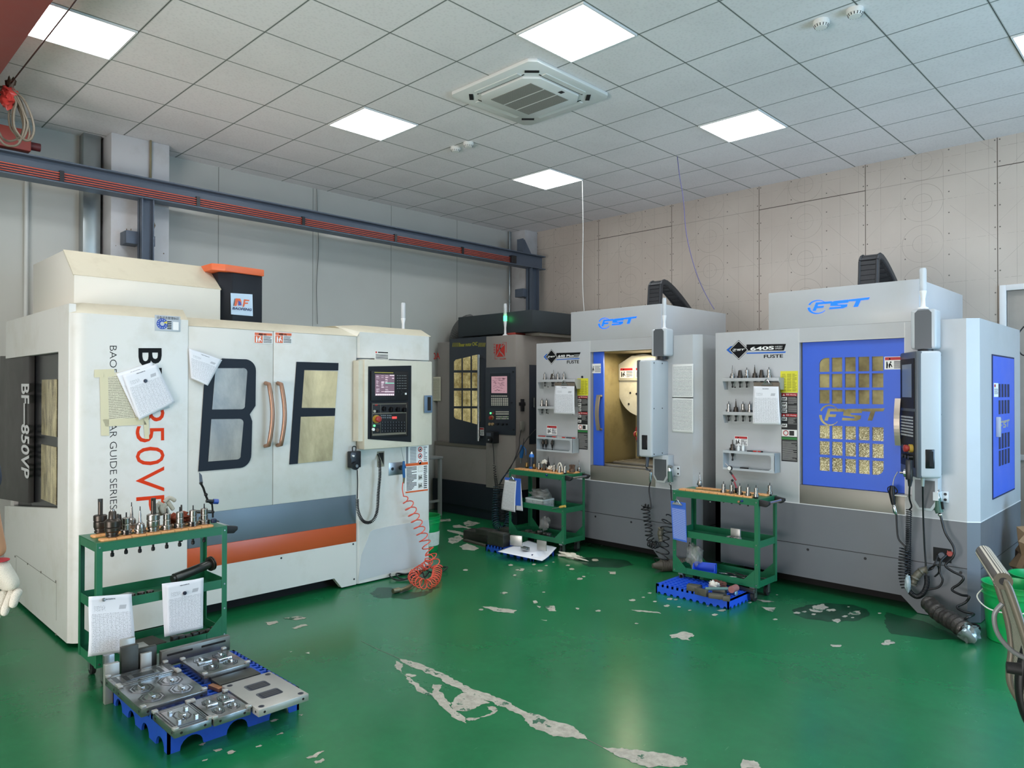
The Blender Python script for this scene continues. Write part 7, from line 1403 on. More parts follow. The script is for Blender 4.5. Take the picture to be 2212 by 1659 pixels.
cable([h3(315, 370, -5.15), h3(310, 340, -5.17), h3(300, 322, -5.195)], .007, BK, None, t, nm='plug')
# --- air gun with red coiled hose
t = thing('air_gun', 'blue air gun with long red spiral hose piled on the floor by the white machine', 'air gun', h3(525, 400)); b = B(); b.tube([h3(522, 380), h3(520, 440), h3(525, 520)], [.010, .013, .012], 10); b.tube([h3(516, 385), h3(530, 410), h3(540, 440)], .005, 6); b.obj('body', mat('gun_blue', '1c5c96', .4), t); cable([h3(498, 258), h3(522, 378)], .002, STEEL, None, t, nm='nozzle', sm=0); b = B(); b.tube([h3(524, 520), h3(520, 570)], [.010, .007], 10); b.obj('coupling', mat('brass_olive', '77735a', .35, .7), t)
P3 = [h3(515, 565), h3(515, 660), h3(560, 720), h3(600, 830), h3(640, 950), h3(690, 1060), h3(740, 1150)]
cable([h3(515, 560, -5.12), h3(510, 620, -5.11), h3(520, 672, -5.10)], .0045, RC, None, t, nm='hose_end')
fl = lambda x_, y_, z=.03: onz(740 + x_ / 3.95, 900 + y_ / 3.95, z)
a0 = h3(524, 672, -5.10); a1 = fl(760, 1190, .18); a2 = fl(810, 1300, .06); a3 = fl(790, 1390, .04); a4 = fl(720, 1430, .04); a5 = fl(640, 1410, .04); a6 = fl(600, 1370, .05)
cable(coil([a0, h3(620, 870, -5.08), h3(700, 1060, -5.05), a1, a2], lambda s: .006 + .040 * min(1, s * 9), 11.5, 16), .0048, RC, None, t, 8, 'spiral_hose', 0)
cable(coil([a2, a3, a4, a5, a6, fl(620, 1330, .06)], .040, 15, 16), .0048, RC, None, t, 8, 'spiral_hose', 0)
cable(coil([fl(620, 1330, .05), fl(680, 1290, .06), fl(730, 1250, .12), fl(740, 1180, .2)], .035, 8, 14), .0048, RC, None, t, 8, 'spiral_hose', 0)
t = thing('black_hose', 'black hose loops with brass coupling on the floor beside the red spiral hose', 'hose', fl(520, 1380, 0))
for cx, cy, r_ in ((500, 1370, .10), (540, 1365, .085), (800, 1310, .10)):
    c0 = fl(cx, cy, .012); cable([c0 + V((r_ * math.cos(a) , r_ * math.sin(a), .012 + .012 * math.sin(a * 2))) for a in [i * PI / 8 for i in range(17)]], .0065, BK, None, t, nm='loop', sm=3)
cable([fl(620, 1350, .012), fl(680, 1330, .03), fl(700, 1370, .02), fl(740, 1320, .03)], .0065, BK, None, t, nm='loop')
b = B(); b.tube([fl(430, 1490, .022), fl(480, 1478, .022), fl(500, 1480, .022), fl(550, 1460, .022), fl(590, 1438, .022)], [.020, .022, .015, .019, .012], 14); b.obj('coupling', mat('brass_olive'), t)
# --- dark machine: pendant, gun, coils
k5 = lambda x_, y_, Y=6.22: ony(900 + x_ / 2.765, 620 + y_ / 2.765, Y)
t = thing('handwheel_pendant', 'small black handwheel pendant hanging below the dark machine control panel', 'pendant controller', k5(440, 900)); A, C_ = k5(420, 862), k5(466, 935)
b = B(); b.box(A.x, C_.x, 6.20, 6.298, C_.z, A.z, .008); b.obj('housing', BLACK, t); b = B(); P = k5(448, 912); b.cyl((P.x, 6.20, P.z), (P.x, 6.18, P.z), .035, n=20); b.cyl((P.x, 6.18, P.z), (P.x, 6.165, P.z), .012, n=10, m=1); b.obj('handwheel', [TB, STEEL], t); b = B(); P = k5(438, 880); b.box(P.x - .04, P.x + .04, 6.197, 6.20, P.z - .02, P.z + .02); b.obj('selector', mat('clamp_grey'), t)
cable([k5(455, 935), k5(460, 990), k5(463, 1060)], .005, BK, None, t); cable(coil([k5(463, 1065), k5(470, 1130), k5(478, 1200, 6.1), k5(482, 1290, 6.0)], .016, 18, 10), .004, BK, None, t, 6, 'coiled_cord', 0)
c7 = lambda x_, y_, Y=5.85: ony(1000 + x_ / 6.38, 980 + y_ / 6.38, Y)
t = thing('coiled_hose', 'dark bluish coiled air hose hanging in a bunch beside the dark machine cart', 'hose', c7(530, 900))
cable(coil([c7(540, 430), c7(540, 600), c7(540, 760), c7(545, 900)], .050, 17, 16), .0055, BK, None, t, 8, 'coil', 0)
cable(coil([c7(470, 460), c7(465, 600), c7(450, 800, 5.8), c7(450, 920, 5.75), c7(480, 1010, 5.72), c7(540, 1050, 5.7), c7(600, 1010, 5.72), c7(635, 930, 5.78), c7(640, 840, 5.82)], .040, 26, 14), .0052, BG, None, t, 8, 'coil', 0)
cable([onx(900 + 625 / 2.765, 620 + 850 / 2.765, -6.1), k5(615, 900, 6.2), k5(610, 960, 6.1), k5(560, 1080, 6.0), k5(500, 1160, 5.9)], .005, BK, 'black cable from the side socket of the dark machine to the coiled hose')
cable([k5(712, 850, 6.15), k5(650, 920, 6.1), k5(600, 1010, 6.0), k5(530, 1120, 5.9), k5(495, 1180, 5.88)], .006, BK, 'black hose slanting down from the open door machine to the coiled hose', cat='hose')
cable([k5(495, 1165, 5.88), k5(530, 1120, 5.6), k5(560, 1115, 5.5)], .003, mat('cable_blue', '2c5c8c', .4), 'thin blue tube reaching the corner of the cart by the dark machine', cat='tube')
t = thing('air_gun', 'blue air gun hanging between the dark machine and the cart', 'air gun', k5(630, 980, 6.1)); b = B(); b.tube([k5(630, 945, 6.1), k5(628, 985, 6.1), k5(624, 1020, 6.1)], [.022, .026, .020], 10); b.tube(smooth([k5(640, 955, 6.1), k5(652, 975, 6.1), k5(652, 1005, 6.1)], 5), .006, 6); b.obj('body', mat('gun_blue'), t); b = B(); b.tube([k5(624, 1020, 6.1), k5(623, 1052, 6.1)], [.012, .009], 10); b.obj('coupling', STEEL, t); cable([k5(632, 948, 6.1), k5(638, 925, 6.13), k5(640, 905, 6.28)], .004, BK, None, t, nm='hanger')
b = B(); P = onx(920 + 1000 / 4.879, 640 + 1370 / 4.879, -6.12); b.box(-6.12, -6.08, P.y - .03, P.y + .03, P.z - .06, P.z + .06, .006); tag(b.obj('cable_plug', mat('plug_grey', '7d7a72', .4), loc=P), 'grey cable plug on the side of the dark machine', 'plug')
# --- closed door machine: air gun on hook, handwheel plug, cords
k9 = lambda x_, y_, Y=5.85: ony(1840 + x_ / 3.95, 1000 + y_ / 3.95, Y)
t = thing('air_gun', 'black air gun with bent nozzle on a white hook at the closed blue door', 'air gun', k9(345, 260)); b = B(); b.tube([k9(345, 195), k9(342, 250), k9(352, 330), k9(358, 355)], [.016, .024, .017, .015], 12); b.tube(smooth([k9(365, 205), k9(390, 240), k9(375, 262)], 5), .005, 6); b.tube(smooth([k9(335, 198), k9(308, 212), k9(312, 245), k9(330, 252)], 5), .004, 6); b.obj('body', TB, t)
cable([k9(350, 190), k9(362, 130), k9(392, 75)], .004, STEEL, None, t, nm='nozzle'); b = B(); b.tube([k9(358, 355), k9(362, 375), k9(370, 420), k9(380, 440)], [.010, .015, .014, .008], 12); b.obj('coupling', CHROME, t)
A, C_ = k9(362, 262, 5.9), k9(468, 282, 5.9); b = B(); b.box(A.x, C_.x + .02, 5.84, 5.93, C_.z, A.z, .003); tag(b.obj('hook_bracket', mat('bracket_ivory', 'c9c5b6', .4)), 'ivory hook bracket holding the black air gun on the machine with the closed blue door', 'bracket')
cable([k9(380, 438), k9(386, 560), k9(400, 650), k9(455, 715), k9(470, 760)], .0065, BK, 'black air hose running from the bent nozzle gun down the closed door machine', cat='hose')
t = thing('handwheel_pendant', 'black handwheel unit hung under the pendant of the closed door machine, with spiral cord', 'pendant controller', k9(498, 100)); A, C_ = k9(478, -30, 5.62), k9(523, 140, 5.62); b = B(); b.box(A.x, C_.x, 5.56, 5.62, C_.z, A.z, .006); b.obj('housing', BLACK, t); b = B(); P = k9(450, 85, 5.6); b.cyl(P, P + V((.05, 0, 0)), .030, n=20); b.cyl(P - V((.03, 0, 0)), P, .008, n=10); b.obj('handwheel', CHROME, t)
b = B(); b.tube([k9(498, 140, 5.6), k9(494, 200, 5.6)], [.018, .010], 10); b.obj('strain_relief', BLACK, t); cable([k9(494, 195, 5.6), k9(492, 300, 5.65), k9(510, 370, 5.75), k9(490, 400, 5.8)], .006, BK, None, t)
cable(coil([k9(488, 400, 5.8), k9(484, 560, 5.82), k9(482, 700, 5.85), k9(480, 860, 5.85), k9(478, 1000, 5.84)], lambda s: .016 if s < .55 else .018, 34, 14), .0042, BK, None, t, 6, 'coiled_cord', 0)
t = thing('coiled_hose', 'black coiled air hose bundled with clear tape at the foot of the closed door machine', 'hose', k9(450, 900)); cable(coil([k9(450, 730, 5.84), k9(440, 850, 5.83), k9(440, 960, 5.83), k9(460, 1060, 5.83)], .030, 13, 14), .005, BK, None, t, 8, 'coil', 0)
b = B(); b.ball(k9(478, 1030, 5.80), .020, .020, .065, 20, 0, .2, 1); b.obj('tape_wrap', mat('tape_clear', 'a9b9bd', .25, alpha=.8), t, ang=60)
cable([k9(605, 190, 5.7), k9(608, 400, 5.8), k9(620, 700, 5.85), k9(632, 880, 5.86), k9(636, 960, 5.86)], .006, BK, 'straight black cord from the large pendant down the closed door machine', cat='cord')
b = B(); b.tube([k9(605, 130, 5.7), k9(605, 200, 5.7)], [.014, .010], 12); tag(b.obj('cable_gland', mat('gland_grey', '8a9690', .4), loc=k9(605, 130, 5.7)), 'grey cable gland under the large pendant of the closed door machine', 'cable gland')
t = thing('power_cord', 'thick black coiled cord looping at the foot of the closed door machine', 'cord', k9(560, 1130)); cable(coil([k9(640, 960, 5.86), k9(640, 1040, 5.84), k9(610, 1110, 5.82), k9(560, 1140, 5.82), k9(510, 1115, 5.82), k9(470, 1060, 5.84)], .014, 34, 12), .0048, BK, None, t, 8, 'coil', 0)
rnd = random.Random(8); S_ = smooth([k9(515, 1040, 5.84), k9(550, 970, 5.84), k9(600, 920, 5.85), k9(650, 915, 5.86)], 7); b = B(); b.tube(S_, [.026 + rnd.uniform(-.006, .008) for _ in S_], 12); tag(b.obj('taped_cable_bundle', mat('tape_dirty', '5d5a4e', .4, var=.5, vs_=25, bump=1, bs=60), loc=k9(560, 960, 5.84), ang=80), 'dirty taped bundle of cables at the foot of the closed door machine', 'cable bundle')
A, C_ = k9(695, 716, 5.93), k9(851, 857, 5.93); b = B(); b.fr(FY(5.93), A.x, C_.x, C_.z, A.z, 0, .002); b.cyl((A.x + .06, 5.93, (A.z + C_.z) / 2), (A.x + .06, 5.90, (A.z + C_.z) / 2), .022, n=14, m=1); b.cyl((A.x + .11, 5.93, (A.z + C_.z) / 2 + .02), (A.x + .11, 5.905, (A.z + C_.z) / 2 + .02), .018, n=14, m=2); b.fr(FY(5.928), A.x + .09, C_.x - .02, A.z - .03, A.z - .012, 0, .001, 2); b.obj('socket_panel', [VOID, mat('clamp_grey'), mat('button_red')], SMC)
for k in range(5): cable([k9(730 + k * 4, 790, 5.9), k9(720 - k * 3, 840, 5.86), k9(690 - k * 4, 900, 5.84), k9(650, 915, 5.85)] if k < 3 else [k9(660, 900, 5.84), k9(700 + k * 8, 870, 5.82), k9(730 + k * 4, 930, 5.84), k9(690 + k * 5, 970, 5.85)], .005, BK, None, SMC, nm='cable')
cable([k9(805, 790, 5.89), k9(760, 840, 5.84), k9(752, 930, 5.83), k9(775, 1000, 5.83), k9(740, 1060, 5.83), k9(650, 1080, 5.83)], .007, BK, 'black cable looping from the socket recess of the closed door machine')
t = thing('air_grinder', 'green handled air grinder on a white bracket, closed door machine', 'air tool', k9(740, 320)); b = B(); b.tube([k9(732, 300), k9(740, 400), k9(750, 425)], [.022, .027, .026], 14); b.obj('handle', mat('grip_green', '3f5f52', .5), t); b = B(); b.tube([k9(715, 245), k9(745, 245)], [.02, .02], 12); b.tube([k9(725, 250), k9(730, 300)], [.016, .02], 12); b.ball(k9(752, 443), .014, .008, .014); b.obj('head', CHROME, t)
b = B(); b.tube([k9(770, 330, 5.84), k9(780, 395, 5.84)], .007, 8); b.obj('lever', TB, t)
A, C_ = k9(765, 240, 5.92), k9(825, 340, 5.92); b = B(); b.box(A.x, C_.x, 5.92, 5.929, C_.z, A.z, .001); b.box(A.x, A.x + .004, 5.84, 5.92, C_.z, A.z); b.box(A.x - .03, A.x + .004, 5.82, 5.84, C_.z + .02, A.z); b.cyl((C_.x - .02, 5.915, A.z - .02), (C_.x - .02, 5.92, A.z - .02), .01, n=10, m=1); b.cyl((C_.x - .02, 5.915, C_.z + .02), (C_.x - .02, 5.92, C_.z + .02), .01, n=10, m=1); tag(b.obj('tool_bracket', [mat('bracket_white', 'd0d6d8', .35), SCREW]), 'white angled bracket carrying the green air grinder', 'bracket')
cable([k9(755, 450), k9(765, 480), k9(800, 600), k9(870, 720, 5.83), k9(865, 800, 5.82), k9(800, 870, 5.82), k9(850, 920, 5.8), k9(950, 975, 5.78), k9(920, 1030, 5.78), k9(855, 1080, 5.78), k9(930, 1125, 5.74), k9(1000, 1140, 5.7), k9(970, 1190, 5.7), k9(900, 1230, 5.66), k9(960, 1270, 5.62), k9(1040, 1290, 5.6), k9(970, 1330, 5.55), onz(1840 + 960 / 3.95, 1000 + 1370 / 3.95, .02), onz(1840 + 1060 / 3.95, 1000 + 1380 / 3.95, .02), onz(1840 + 1090 / 3.95, 1000 + 1410 / 3.95, .02)], .0085, BK, 'thick black hose winding from the green air grinder to the floor by the buckets', cat='hose')
# dark foil duct on the floor
P0, P1, P2 = onz(1840 + 640 / 3.95, 1000 + 1230 / 3.95, .11), onz(1840 + 800 / 3.95, 1000 + 1370 / 3.95, .08), onz(1840 + 990 / 3.95, 1000 + 1470 / 3.95, .07)
P0 = ony(1840 + 650 / 3.95, 1000 + 1190 / 3.95, 5.80); P2 = onz(1840 + 985 / 3.95, 1000 + 1440 / 3.95, .065); S = smooth([P0, P0.lerp(P2, .35) + V((0, 0, -.02)), P0.lerp(P2, .7), P2], 10)
b = B(); rnd = random.Random(4); b.tube(S, [.055 + .006 * math.sin(i * 1.9) + rnd.uniform(-.004, .004) for i in range(len(S))], 20); t = thing('foil_hose', 'dark crumpled foil-wrapped hose lying on the floor by the bucket', 'hose', P2); b.obj('body', mat('foil_dark', '4a4744', .3, .5, var=.4, vs_=30, bump=1.5, bs=70), t, ang=80)
b = B(); b.ball(P2 + (S[-1] - S[-2]).normalized() * .02, .06, .06, .055, 16, 0, .4, 3); b.obj('wrapped_end', mat('foil_bright', '8b9696', .2, .5, alpha=.9), t, ang=50)
# --- open door machine
k2 = lambda x_, y_, Y=5.82: ony(1220 + x_ / 2.592, 580 + y_ / 2.592, Y)
t = thing('air_gun', 'black air gun with chrome coupling under the pendant of the open door machine', 'air gun', k2(462, 1110)); b = B(); b.tube([k2(462, 1045), k2(463, 1075), k2(460, 1110)], [.02, .016, .014], 10); b.tube([k2(455, 1125), k2(480, 1130)], .008, 8); b.obj('body', mat('clamp_grey'), t); b = B(); b.tube([k2(482, 1140), k2(480, 1180), k2(480, 1195)], [.016, .014, .009], 10); b.obj('coupling', CHROME, t); cable([k2(462, 1070), k2(455, 1110), k2(478, 1135)], .006, BK, None, t)
cable([k2(480, 1195), k2(472, 1240), k2(480, 1300), k2(485, 1345)], .0065, BK, 'black hose hanging straight from the air gun of the open door machine', cat='hose')
t = thing('spiral_cord', 'black spiral cord hanging at the open door machine, ending in a tangle', 'cord', k2(470, 1400)); cable(coil([k2(455, 1330), k2(460, 1400), k2(470, 1450), k2(472, 1500), k2(500, 1545)], .033, 11, 14), .005, BK, None, t, 8, 'coil', 0); cable(coil([k2(440, 1355), k2(440, 1330), k2(470, 1335), k2(470, 1355)], .018, 5, 12), .0045, BK, None, t, 8, 'coil', 0); cable(coil([k2(470, 1535, 5.8), k2(500, 1550, 5.8), k2(525, 1540, 5.8)], .030, 6, 12), .005, BK, None, t, 8, 'coil', 0)
t = thing('coiled_hose', 'black coiled hose hanging behind the blue clipboard, down to the floor', 'hose', k2(550, 1500)); cable(coil([k2(595, 1390, 5.75), k2(575, 1440, 5.75), k2(570, 1500, 5.72), k2(560, 1560, 5.7), k2(540, 1620, 5.68), k2(535, 1650, 5.66)], lambda s: .045 + .02 * math.sin(s * 9), 7.5, 18), .0055, BK, None, t, 8, 'coil', 0)
S_ = smooth([k2(540, 1450, 5.75), k2(535, 1490, 5.75), k2(540, 1530, 5.75)], 8); b = B(); b.tube(S_, [.024 + rnd.uniform(-.008, .007) for _ in S_], 12); b.obj('tape_wrap', mat('tape_dirty'), t, ang=80)
t = thing('air_grinder', 'green handled air tool beside the lower arm of the open door machine', 'air tool', k2(590, 1160)); b = B(); b.tube([k2(588, 1135), k2(592, 1195)], [.020, .026], 14); b.obj('handle', mat('grip_green'), t); b = B(); b.tube([k2(580, 1108), k2(600, 1112)], .016, 10); b.tube([k2(585, 1112), k2(588, 1138)], .014, 10); b.ball(k2(590, 1207), .013, .008, .013); b.obj('head', STEEL, t)
cable([k2(594, 1215), k2(596, 1260), k2(600, 1310, 5.6)], .006, BK, 'black hose below the green air tool behind the blue clipboard', cat='hose')
A, C_ = k2(606, 1105, 5.92), k2(643, 1162, 5.92); b = B(); b.box(A.x, C_.x, 5.92, 5.929, C_.z, A.z, .001); b.box(A.x, A.x + .004, 5.83, 5.92, C_.z, A.z); b.cyl((C_.x - .015, 5.915, A.z - .02), (C_.x - .015, 5.92, A.z - .02), .008, n=10, m=1); b.cyl((C_.x - .015, 5.915, C_.z + .02), (C_.x - .015, 5.92, C_.z + .02), .008, n=10, m=1); tag(b.obj('tool_bracket', [mat('bracket_white'), SCREW]), 'white angled bracket beside the green air tool, open door machine', 'bracket')
c5c = lambda x_, y_, z=.05: onz(1380 + x_ / 4.879, 1000 + y_ / 4.879, z)
P0, P1 = c5c(230, 1080, .055), c5c(400, 1070, .055); P1 = P0 + (P1 - P0) * 2.0; S = [P0.lerp(P1, i / 60) for i in range(61)]; b = B(); b.tube(S, [.050 + .006 * math.sin(i * 2.1) for i in range(61)], 18); t = thing('ribbed_hose', 'dark ribbed hose lying on the floor behind the blue clipboard cart', 'hose', P0); b.obj('body', mat('ribbed_brown', '4a463e', .5, var=.3), t, ang=80); b = B(); b.tube([P0, P0 - (P1 - P0).normalized() * .08], [.045, .02], 14); b.obj('nozzle', mat('ribbed_brown'), t)
cable([k2(700, 1535, 5.45), k2(695, 1555, 5.4), k2(690, 1600, 5.42)], .004, BK, 'thin black tube emerging below the blue clipboard')
# --- energy chains over the hoods
def chain(x0, x1, ya, yb, z0, zt, lab):
    t = thing('energy_chain', lab, 'cable chain', ((x0 + x1) / 2, ya, z0), 'black cable chains on the grey machines'); pa = []; n_ = 17
    for i in range(n_ + 1):
        s = i / n_; a = s
        if s < .32: q = s / .32; pa.append(V((0, ya + .02 * math.sin(q * 1.4), z0 + (zt - z0 - .06) * q)))
        elif s < .5: q = (s - .32) / .18 * PI / 2; pa.append(V((0, ya + .02 + .08 * (1 - math.cos(q)), zt - .06 + .06 * math.sin(q))))
        else: q = (s - .5) / .5; pa.append(V((0, ya + .10 + (yb - ya - .10) * q, zt + (z0 - zt) * q ** 1.35)))
    for i in range(n_):
        p, q = pa[i], pa[i + 1]; d = (q - p); L_ = d.length; d.normalize(); up = V((1, 0, 0)).cross(d); M = Matrix(((1, d.x, up.x, 0), (0, d.y, up.y, p.y), (0, d.z, up.z, p.z), (0, 0, 0, 1)))
        b = B(); b.box(x0, x1, -.002, L_ * .94, -.018, .018, .003, 0, 1, M); b.box(x0 - .008, x0 + .012, -.008, L_ * 1.08, -.026, .026, .006, 0, 1, M); b.box(x1 - .012, x1 + .008, -.008, L_ * 1.08, -.026, .026, .006, 0, 1, M); b.box(x0 + .03, x1 - .03, L_ * .2, L_ * .7, -.0215, -.018, .001, 0, 1, M); b.obj('link', mat('chain_black', '26272b', .45), t)
chain(-2.15, -2.01, 6.33, 6.98, 2.48, 2.77, 'black cable chain arching over the hood of the closed door machine'); chain(-4.23, -4.09, 6.33, 6.98, 2.48, 2.77, 'black cable chain arching over the hood of the open door machine')
# --- lamps
P = ony(1435, 706, 5.88); lamp_tower((P.x, 5.88, 2.13 if False else ony(1435, 712, 5.88).z), .30, False, 'unlit clear signal lamp on the pendant arm of the open door machine', .020)
P = ony(1994, 668, 5.865); lamp_tower((P.x, 5.865, P.z), .30, False, 'unlit clear signal lamp with striped base on the pendant arm of the closed door machine', .024)
P = onx(871, 704, -5.6); lamp_tower((-5.6, P.y, 2.215), .27, False, 'unlit clear signal lamp on top of the white machine', .022)
# --- cords from the ceiling
w_ = onz(1258, 388, ZC); a = w_; cable([a, V((a.x + .012, a.y, 3.5)), V((a.x - .004, a.y + .01, 2.9)), V((a.x + .03, a.y + .02, 2.4)), V((a.x + .03, a.y + .1, 2.30))], .0042, mat('cord_white', 'd6d6d2', .5), 'white cord hanging from the ceiling near the far light panel', cat='cord')
a = onz(1463, 338, ZC); Yc = a.y; q_ = lambda x_, y_: ony(x_, y_, Yc); cable([a, q_(1468, 380), q_(1476, 430), q_(1482, 500), q_(1495, 560), q_(1512, 610), q_(1532, 650), q_(1543, 668)], .004, mat('cord_violet', '5b5788', .5), 'thin violet cord hanging from the ceiling to the open door machine', cat='cord')
q_ = lambda x_, y_: onx(x_, y_, -7.77); cable([q_(684, 408), q_(686, 470), q_(688, 540), q_(684, 620), q_(686, 700)], .004, mat('cord_grey', '76766e', .5), 'thin grey cable hanging down the panel wall', cat='cable')
cable([ony(2212, 705, 7.9), ony(2200, 722, 7.9), ony(2198, 745, 7.9), ony(2206, 765, 7.9), ony(2225, 770, 7.9)], .006, BK, 'black cable loop at the picture edge beside the wall window')
# --- festoon wire, connector and cable bundle of the crane
yw = 1.20; a, c_ = onz(165, 0, 4.0), onz(22, 182, 3.92)
cable([V((2.3, a.y, 4.03)), V((a.x, a.y, 4.0)), c_], .005, mat('cable_rust', '3c2a24', .5), 'dark crane wire running below the ceiling over the light panel', sm=0, cat='wire')
t = thing('crane_cable_bundle', 'bundle of grey looped crane cable hung from a red connector below the ceiling', 'cable bundle', c_); D = c_
u2 = V((.42, .9, 0)).normalized()
def kf(px, py, k=0.0): P = onz(22, 182, 3.92); sc_ = (P - V((0, 0, CH))).dot(_f); d = _ray(px, py); return V((0, 0, CH)) + d * (sc_ + k)
zf = lambda x_, y_, k=0.0: kf(x_ / 8.296, 160 + y_ / 8.296, k)
b = B(); b.ball(zf(140, 290), .035, .03, .035, 14, 0, .5, 1); b.ball(zf(110, 350), .04, .035, .035, 14, 0, .5, 2); b.ball(zf(195, 410), .045, .04, .05, 14, 0, .5, 4); b.ball(zf(130, 460), .045, .04, .06, 14, 0, .4, 5); b.obj('connector', mat('connector_red', 'b03a34', .35), t, ang=50); b = B(); b.ball(zf(190, 200), .03, .03, .045, 12, 0, .8, 9); b.obj('shackle', mat('shackle_brown', '4a3a2e', .5, .5), t)
for k, pts in enumerate(([(220, 280), (420, 450), (560, 750), (610, 1000), (540, 1180), (400, 1150), (260, 950), (250, 700), (290, 500), (200, 320)], [(230, 300), (380, 500), (470, 800), (530, 1050), (480, 1190), (350, 1120), (240, 950), (230, 700), (270, 480)],
        [(200, 500), (160, 750), (190, 960), (280, 1080), (330, 1150), (420, 1000), (380, 700), (300, 450)], [(250, 330), (330, 600), (420, 850), (380, 1100), (200, 1200), (50, 1150), (-60, 950)], [(240, 350), (400, 650), (440, 950), (330, 1250), (130, 1280), (0, 1180), (-90, 1000)],
        [(60, 260), (-20, 330), (-90, 420)], [(80, 240), (10, 230), (-80, 260)], [(90, 300), (0, 400), (-60, 560)], [(210, 330), (320, 420), (430, 700), (500, 900), (430, 1130), (330, 1190)])):
    cable([zf(x_, y_, .02 * (k % 4)) for x_, y_ in pts], .0085, mat('crane_cable', '716a5c', .5, var=.2), None, t, nm='loop')
# peeled paint and stains on the floor
def jag(pts, amp=.012, it=3, seed=0):
    rnd = random.Random(seed); P = [V((p[0], p[1])) for p in pts]
    for _ in range(it):
        Q = []
        for i, p in enumerate(P): q = P[(i + 1) % len(P)]; d = q - p; n_ = V((-d.y, d.x)); Q += [p, (p + q) / 2 + n_ * (rnd.uniform(-.2, .2) * min(1, .05 / max(d.length, 1e-6)))]
        P = Q
    return [(p.x, p.y) for p in P]
c8 = lambda x_, y_: (lambda P: (P.x, P.y))(onz(780 + x_ / 1.5447, 1200 + y_ / 1.5447, 0))
PAT = [[(130, 345), (200, 362), (280, 398), (340, 433), (400, 455), (470, 480), (540, 518), (620, 545), (700, 568), (745, 598), (752, 614), (700, 606), (640, 604), (600, 585), (555, 560), (540, 538), (470, 505), (430, 486), (380, 470), (330, 446), (270, 414), (190, 380), (140, 358)],
       [(115, 350), (118, 380), (150, 412), (200, 458), (240, 472), (270, 505), (320, 548), (352, 560), (348, 548), (300, 508), (262, 468), (215, 450), (172, 415), (135, 385), (132, 360)],
       [(300, 492), (335, 460), (395, 465), (430, 492), (385, 505), (345, 520), (305, 515)], [(240, 430), (270, 432), (262, 455), (300, 498), (262, 480), (235, 462)], [(350, 545), (430, 535), (455, 515), (445, 505), (420, 505), (440, 522), (395, 545), (360, 552)],
       [(150, 395), (185, 400), (170, 408)], [(540, 535), (600, 540), (660, 575), (740, 598), (700, 600), (620, 590), (570, 565)], [(805, 640), (870, 642), (940, 652), (1010, 660), (1085, 676), (1090, 697), (1060, 706), (960, 709), (905, 692), (850, 668)], [(1275, 680), (1310, 685), (1335, 712), (1265, 712)],
       [(400, 170), (440, 172), (520, 183), (512, 193), (440, 186)], [(612, 170), (645, 168), (652, 186), (628, 186)], [(572, 152), (584, 150), (590, 158), (574, 160)], [(900, 181), (940, 184), (995, 190), (1000, 195), (950, 190), (920, 188)],
       [(1028, 266), (1060, 258), (1075, 254), (1108, 262), (1110, 272), (1090, 276), (1100, 284), (1070, 282), (1055, 274), (1035, 276)], [(1568, 297), (1602, 298), (1598, 306), (1572, 305)], [(1738, 292), (1765, 282), (1782, 290), (1760, 300), (1742, 300)], [(1335, 172), (1385, 175), (1372, 190), (1350, 182)], [(1318, 148), (1350, 150), (1380, 155), (1345, 156)],
       [(825, 54), (850, 54), (848, 64), (830, 62)], [(585, 168), (598, 170), (594, 177)], [(715, 175), (728, 176), (724, 181)], [(600, 214), (620, 216), (618, 219)], [(1510, 170), (1545, 162), (1560, 175), (1530, 190), (1500, 186)], [(1570, 215), (1600, 212), (1590, 226)], [(1630, 190), (1665, 185), (1660, 200), (1640, 198)], [(1180, 183), (1215, 180), (1210, 187)]]
cw8 = lambda x_, y_: (lambda P: (P.x, P.y))(onz(900 + x_ / 2.765, 620 + y_ / 2.765, 0)); c7f = lambda x_, y_: (lambda P: (P.x, P.y))(onz(150 + x_ / 4.022, 1320 + y_ / 4.022, 0))
PAT2 = [[(115, 1392), (200, 1385), (205, 1398), (140, 1402)], [(275, 1410), (310, 1395), (380, 1410), (340, 1425), (300, 1430)], [(215, 1425), (255, 1420), (330, 1440), (320, 1450), (280, 1438), (220, 1438)], [(180, 1450), (230, 1455), (290, 1470), (280, 1485), (190, 1460)], [(190, 1500), (260, 1480), (280, 1505), (215, 1535), (185, 1525)], [(255, 1548), (300, 1530), (375, 1560), (350, 1575), (280, 1570)]]
PAT3 = [[(1120, 1165), (1150, 1150), (1185, 1145), (1160, 1170)], [(1245, 1210), (1320, 1195), (1330, 1205), (1270, 1225)], [(1365, 1230), (1420, 1210), (1450, 1220), (1380, 1245)], [(1740, 955), (1790, 938), (1820, 940), (1760, 965)], [(1800, 1075), (1850, 1055), (1860, 1065), (1810, 1080)], [(1615, 1180), (1660, 1163), (1675, 1170), (1625, 1187)], [(2055, 1275), (2150, 1230), (2215, 1215), (2140, 1275), (2060, 1285)], [(2120, 1310), (2200, 1280), (2215, 1300), (2140, 1330)], [(1150, 1305), (1200, 1285), (1190, 1300)], [(1985, 905), (2030, 898), (2020, 912)], [(2050, 365), (2090, 358), (2085, 375)], [(1900, 355), (1935, 352), (1920, 362)], [(1855, 60), (1990, 45), (2060, 60), (1960, 80), (1880, 70)], [(1690, 100), (1800, 85), (1820, 100), (1740, 125)], [(1930, 150), (2040, 115), (2080, 125), (1960, 158)]]
CON = mat('bare_concrete', 'a9a597', .7); m = CON; g = G(m); bb = g.N['Principled BSDF']; p, x, y, z = g.pos(); n_ = g.noise(p, 22, 6, .7); c = g.mix(g.rng(n_, .3, .7), lin('8c887b'), lin('bdb8aa')); c = g.mix(g.rng(g.noise(p, 11, 5, .65), .58, .61), c, lin('2a5a42')); g.L.new(c, bb.inputs['Base Color'])
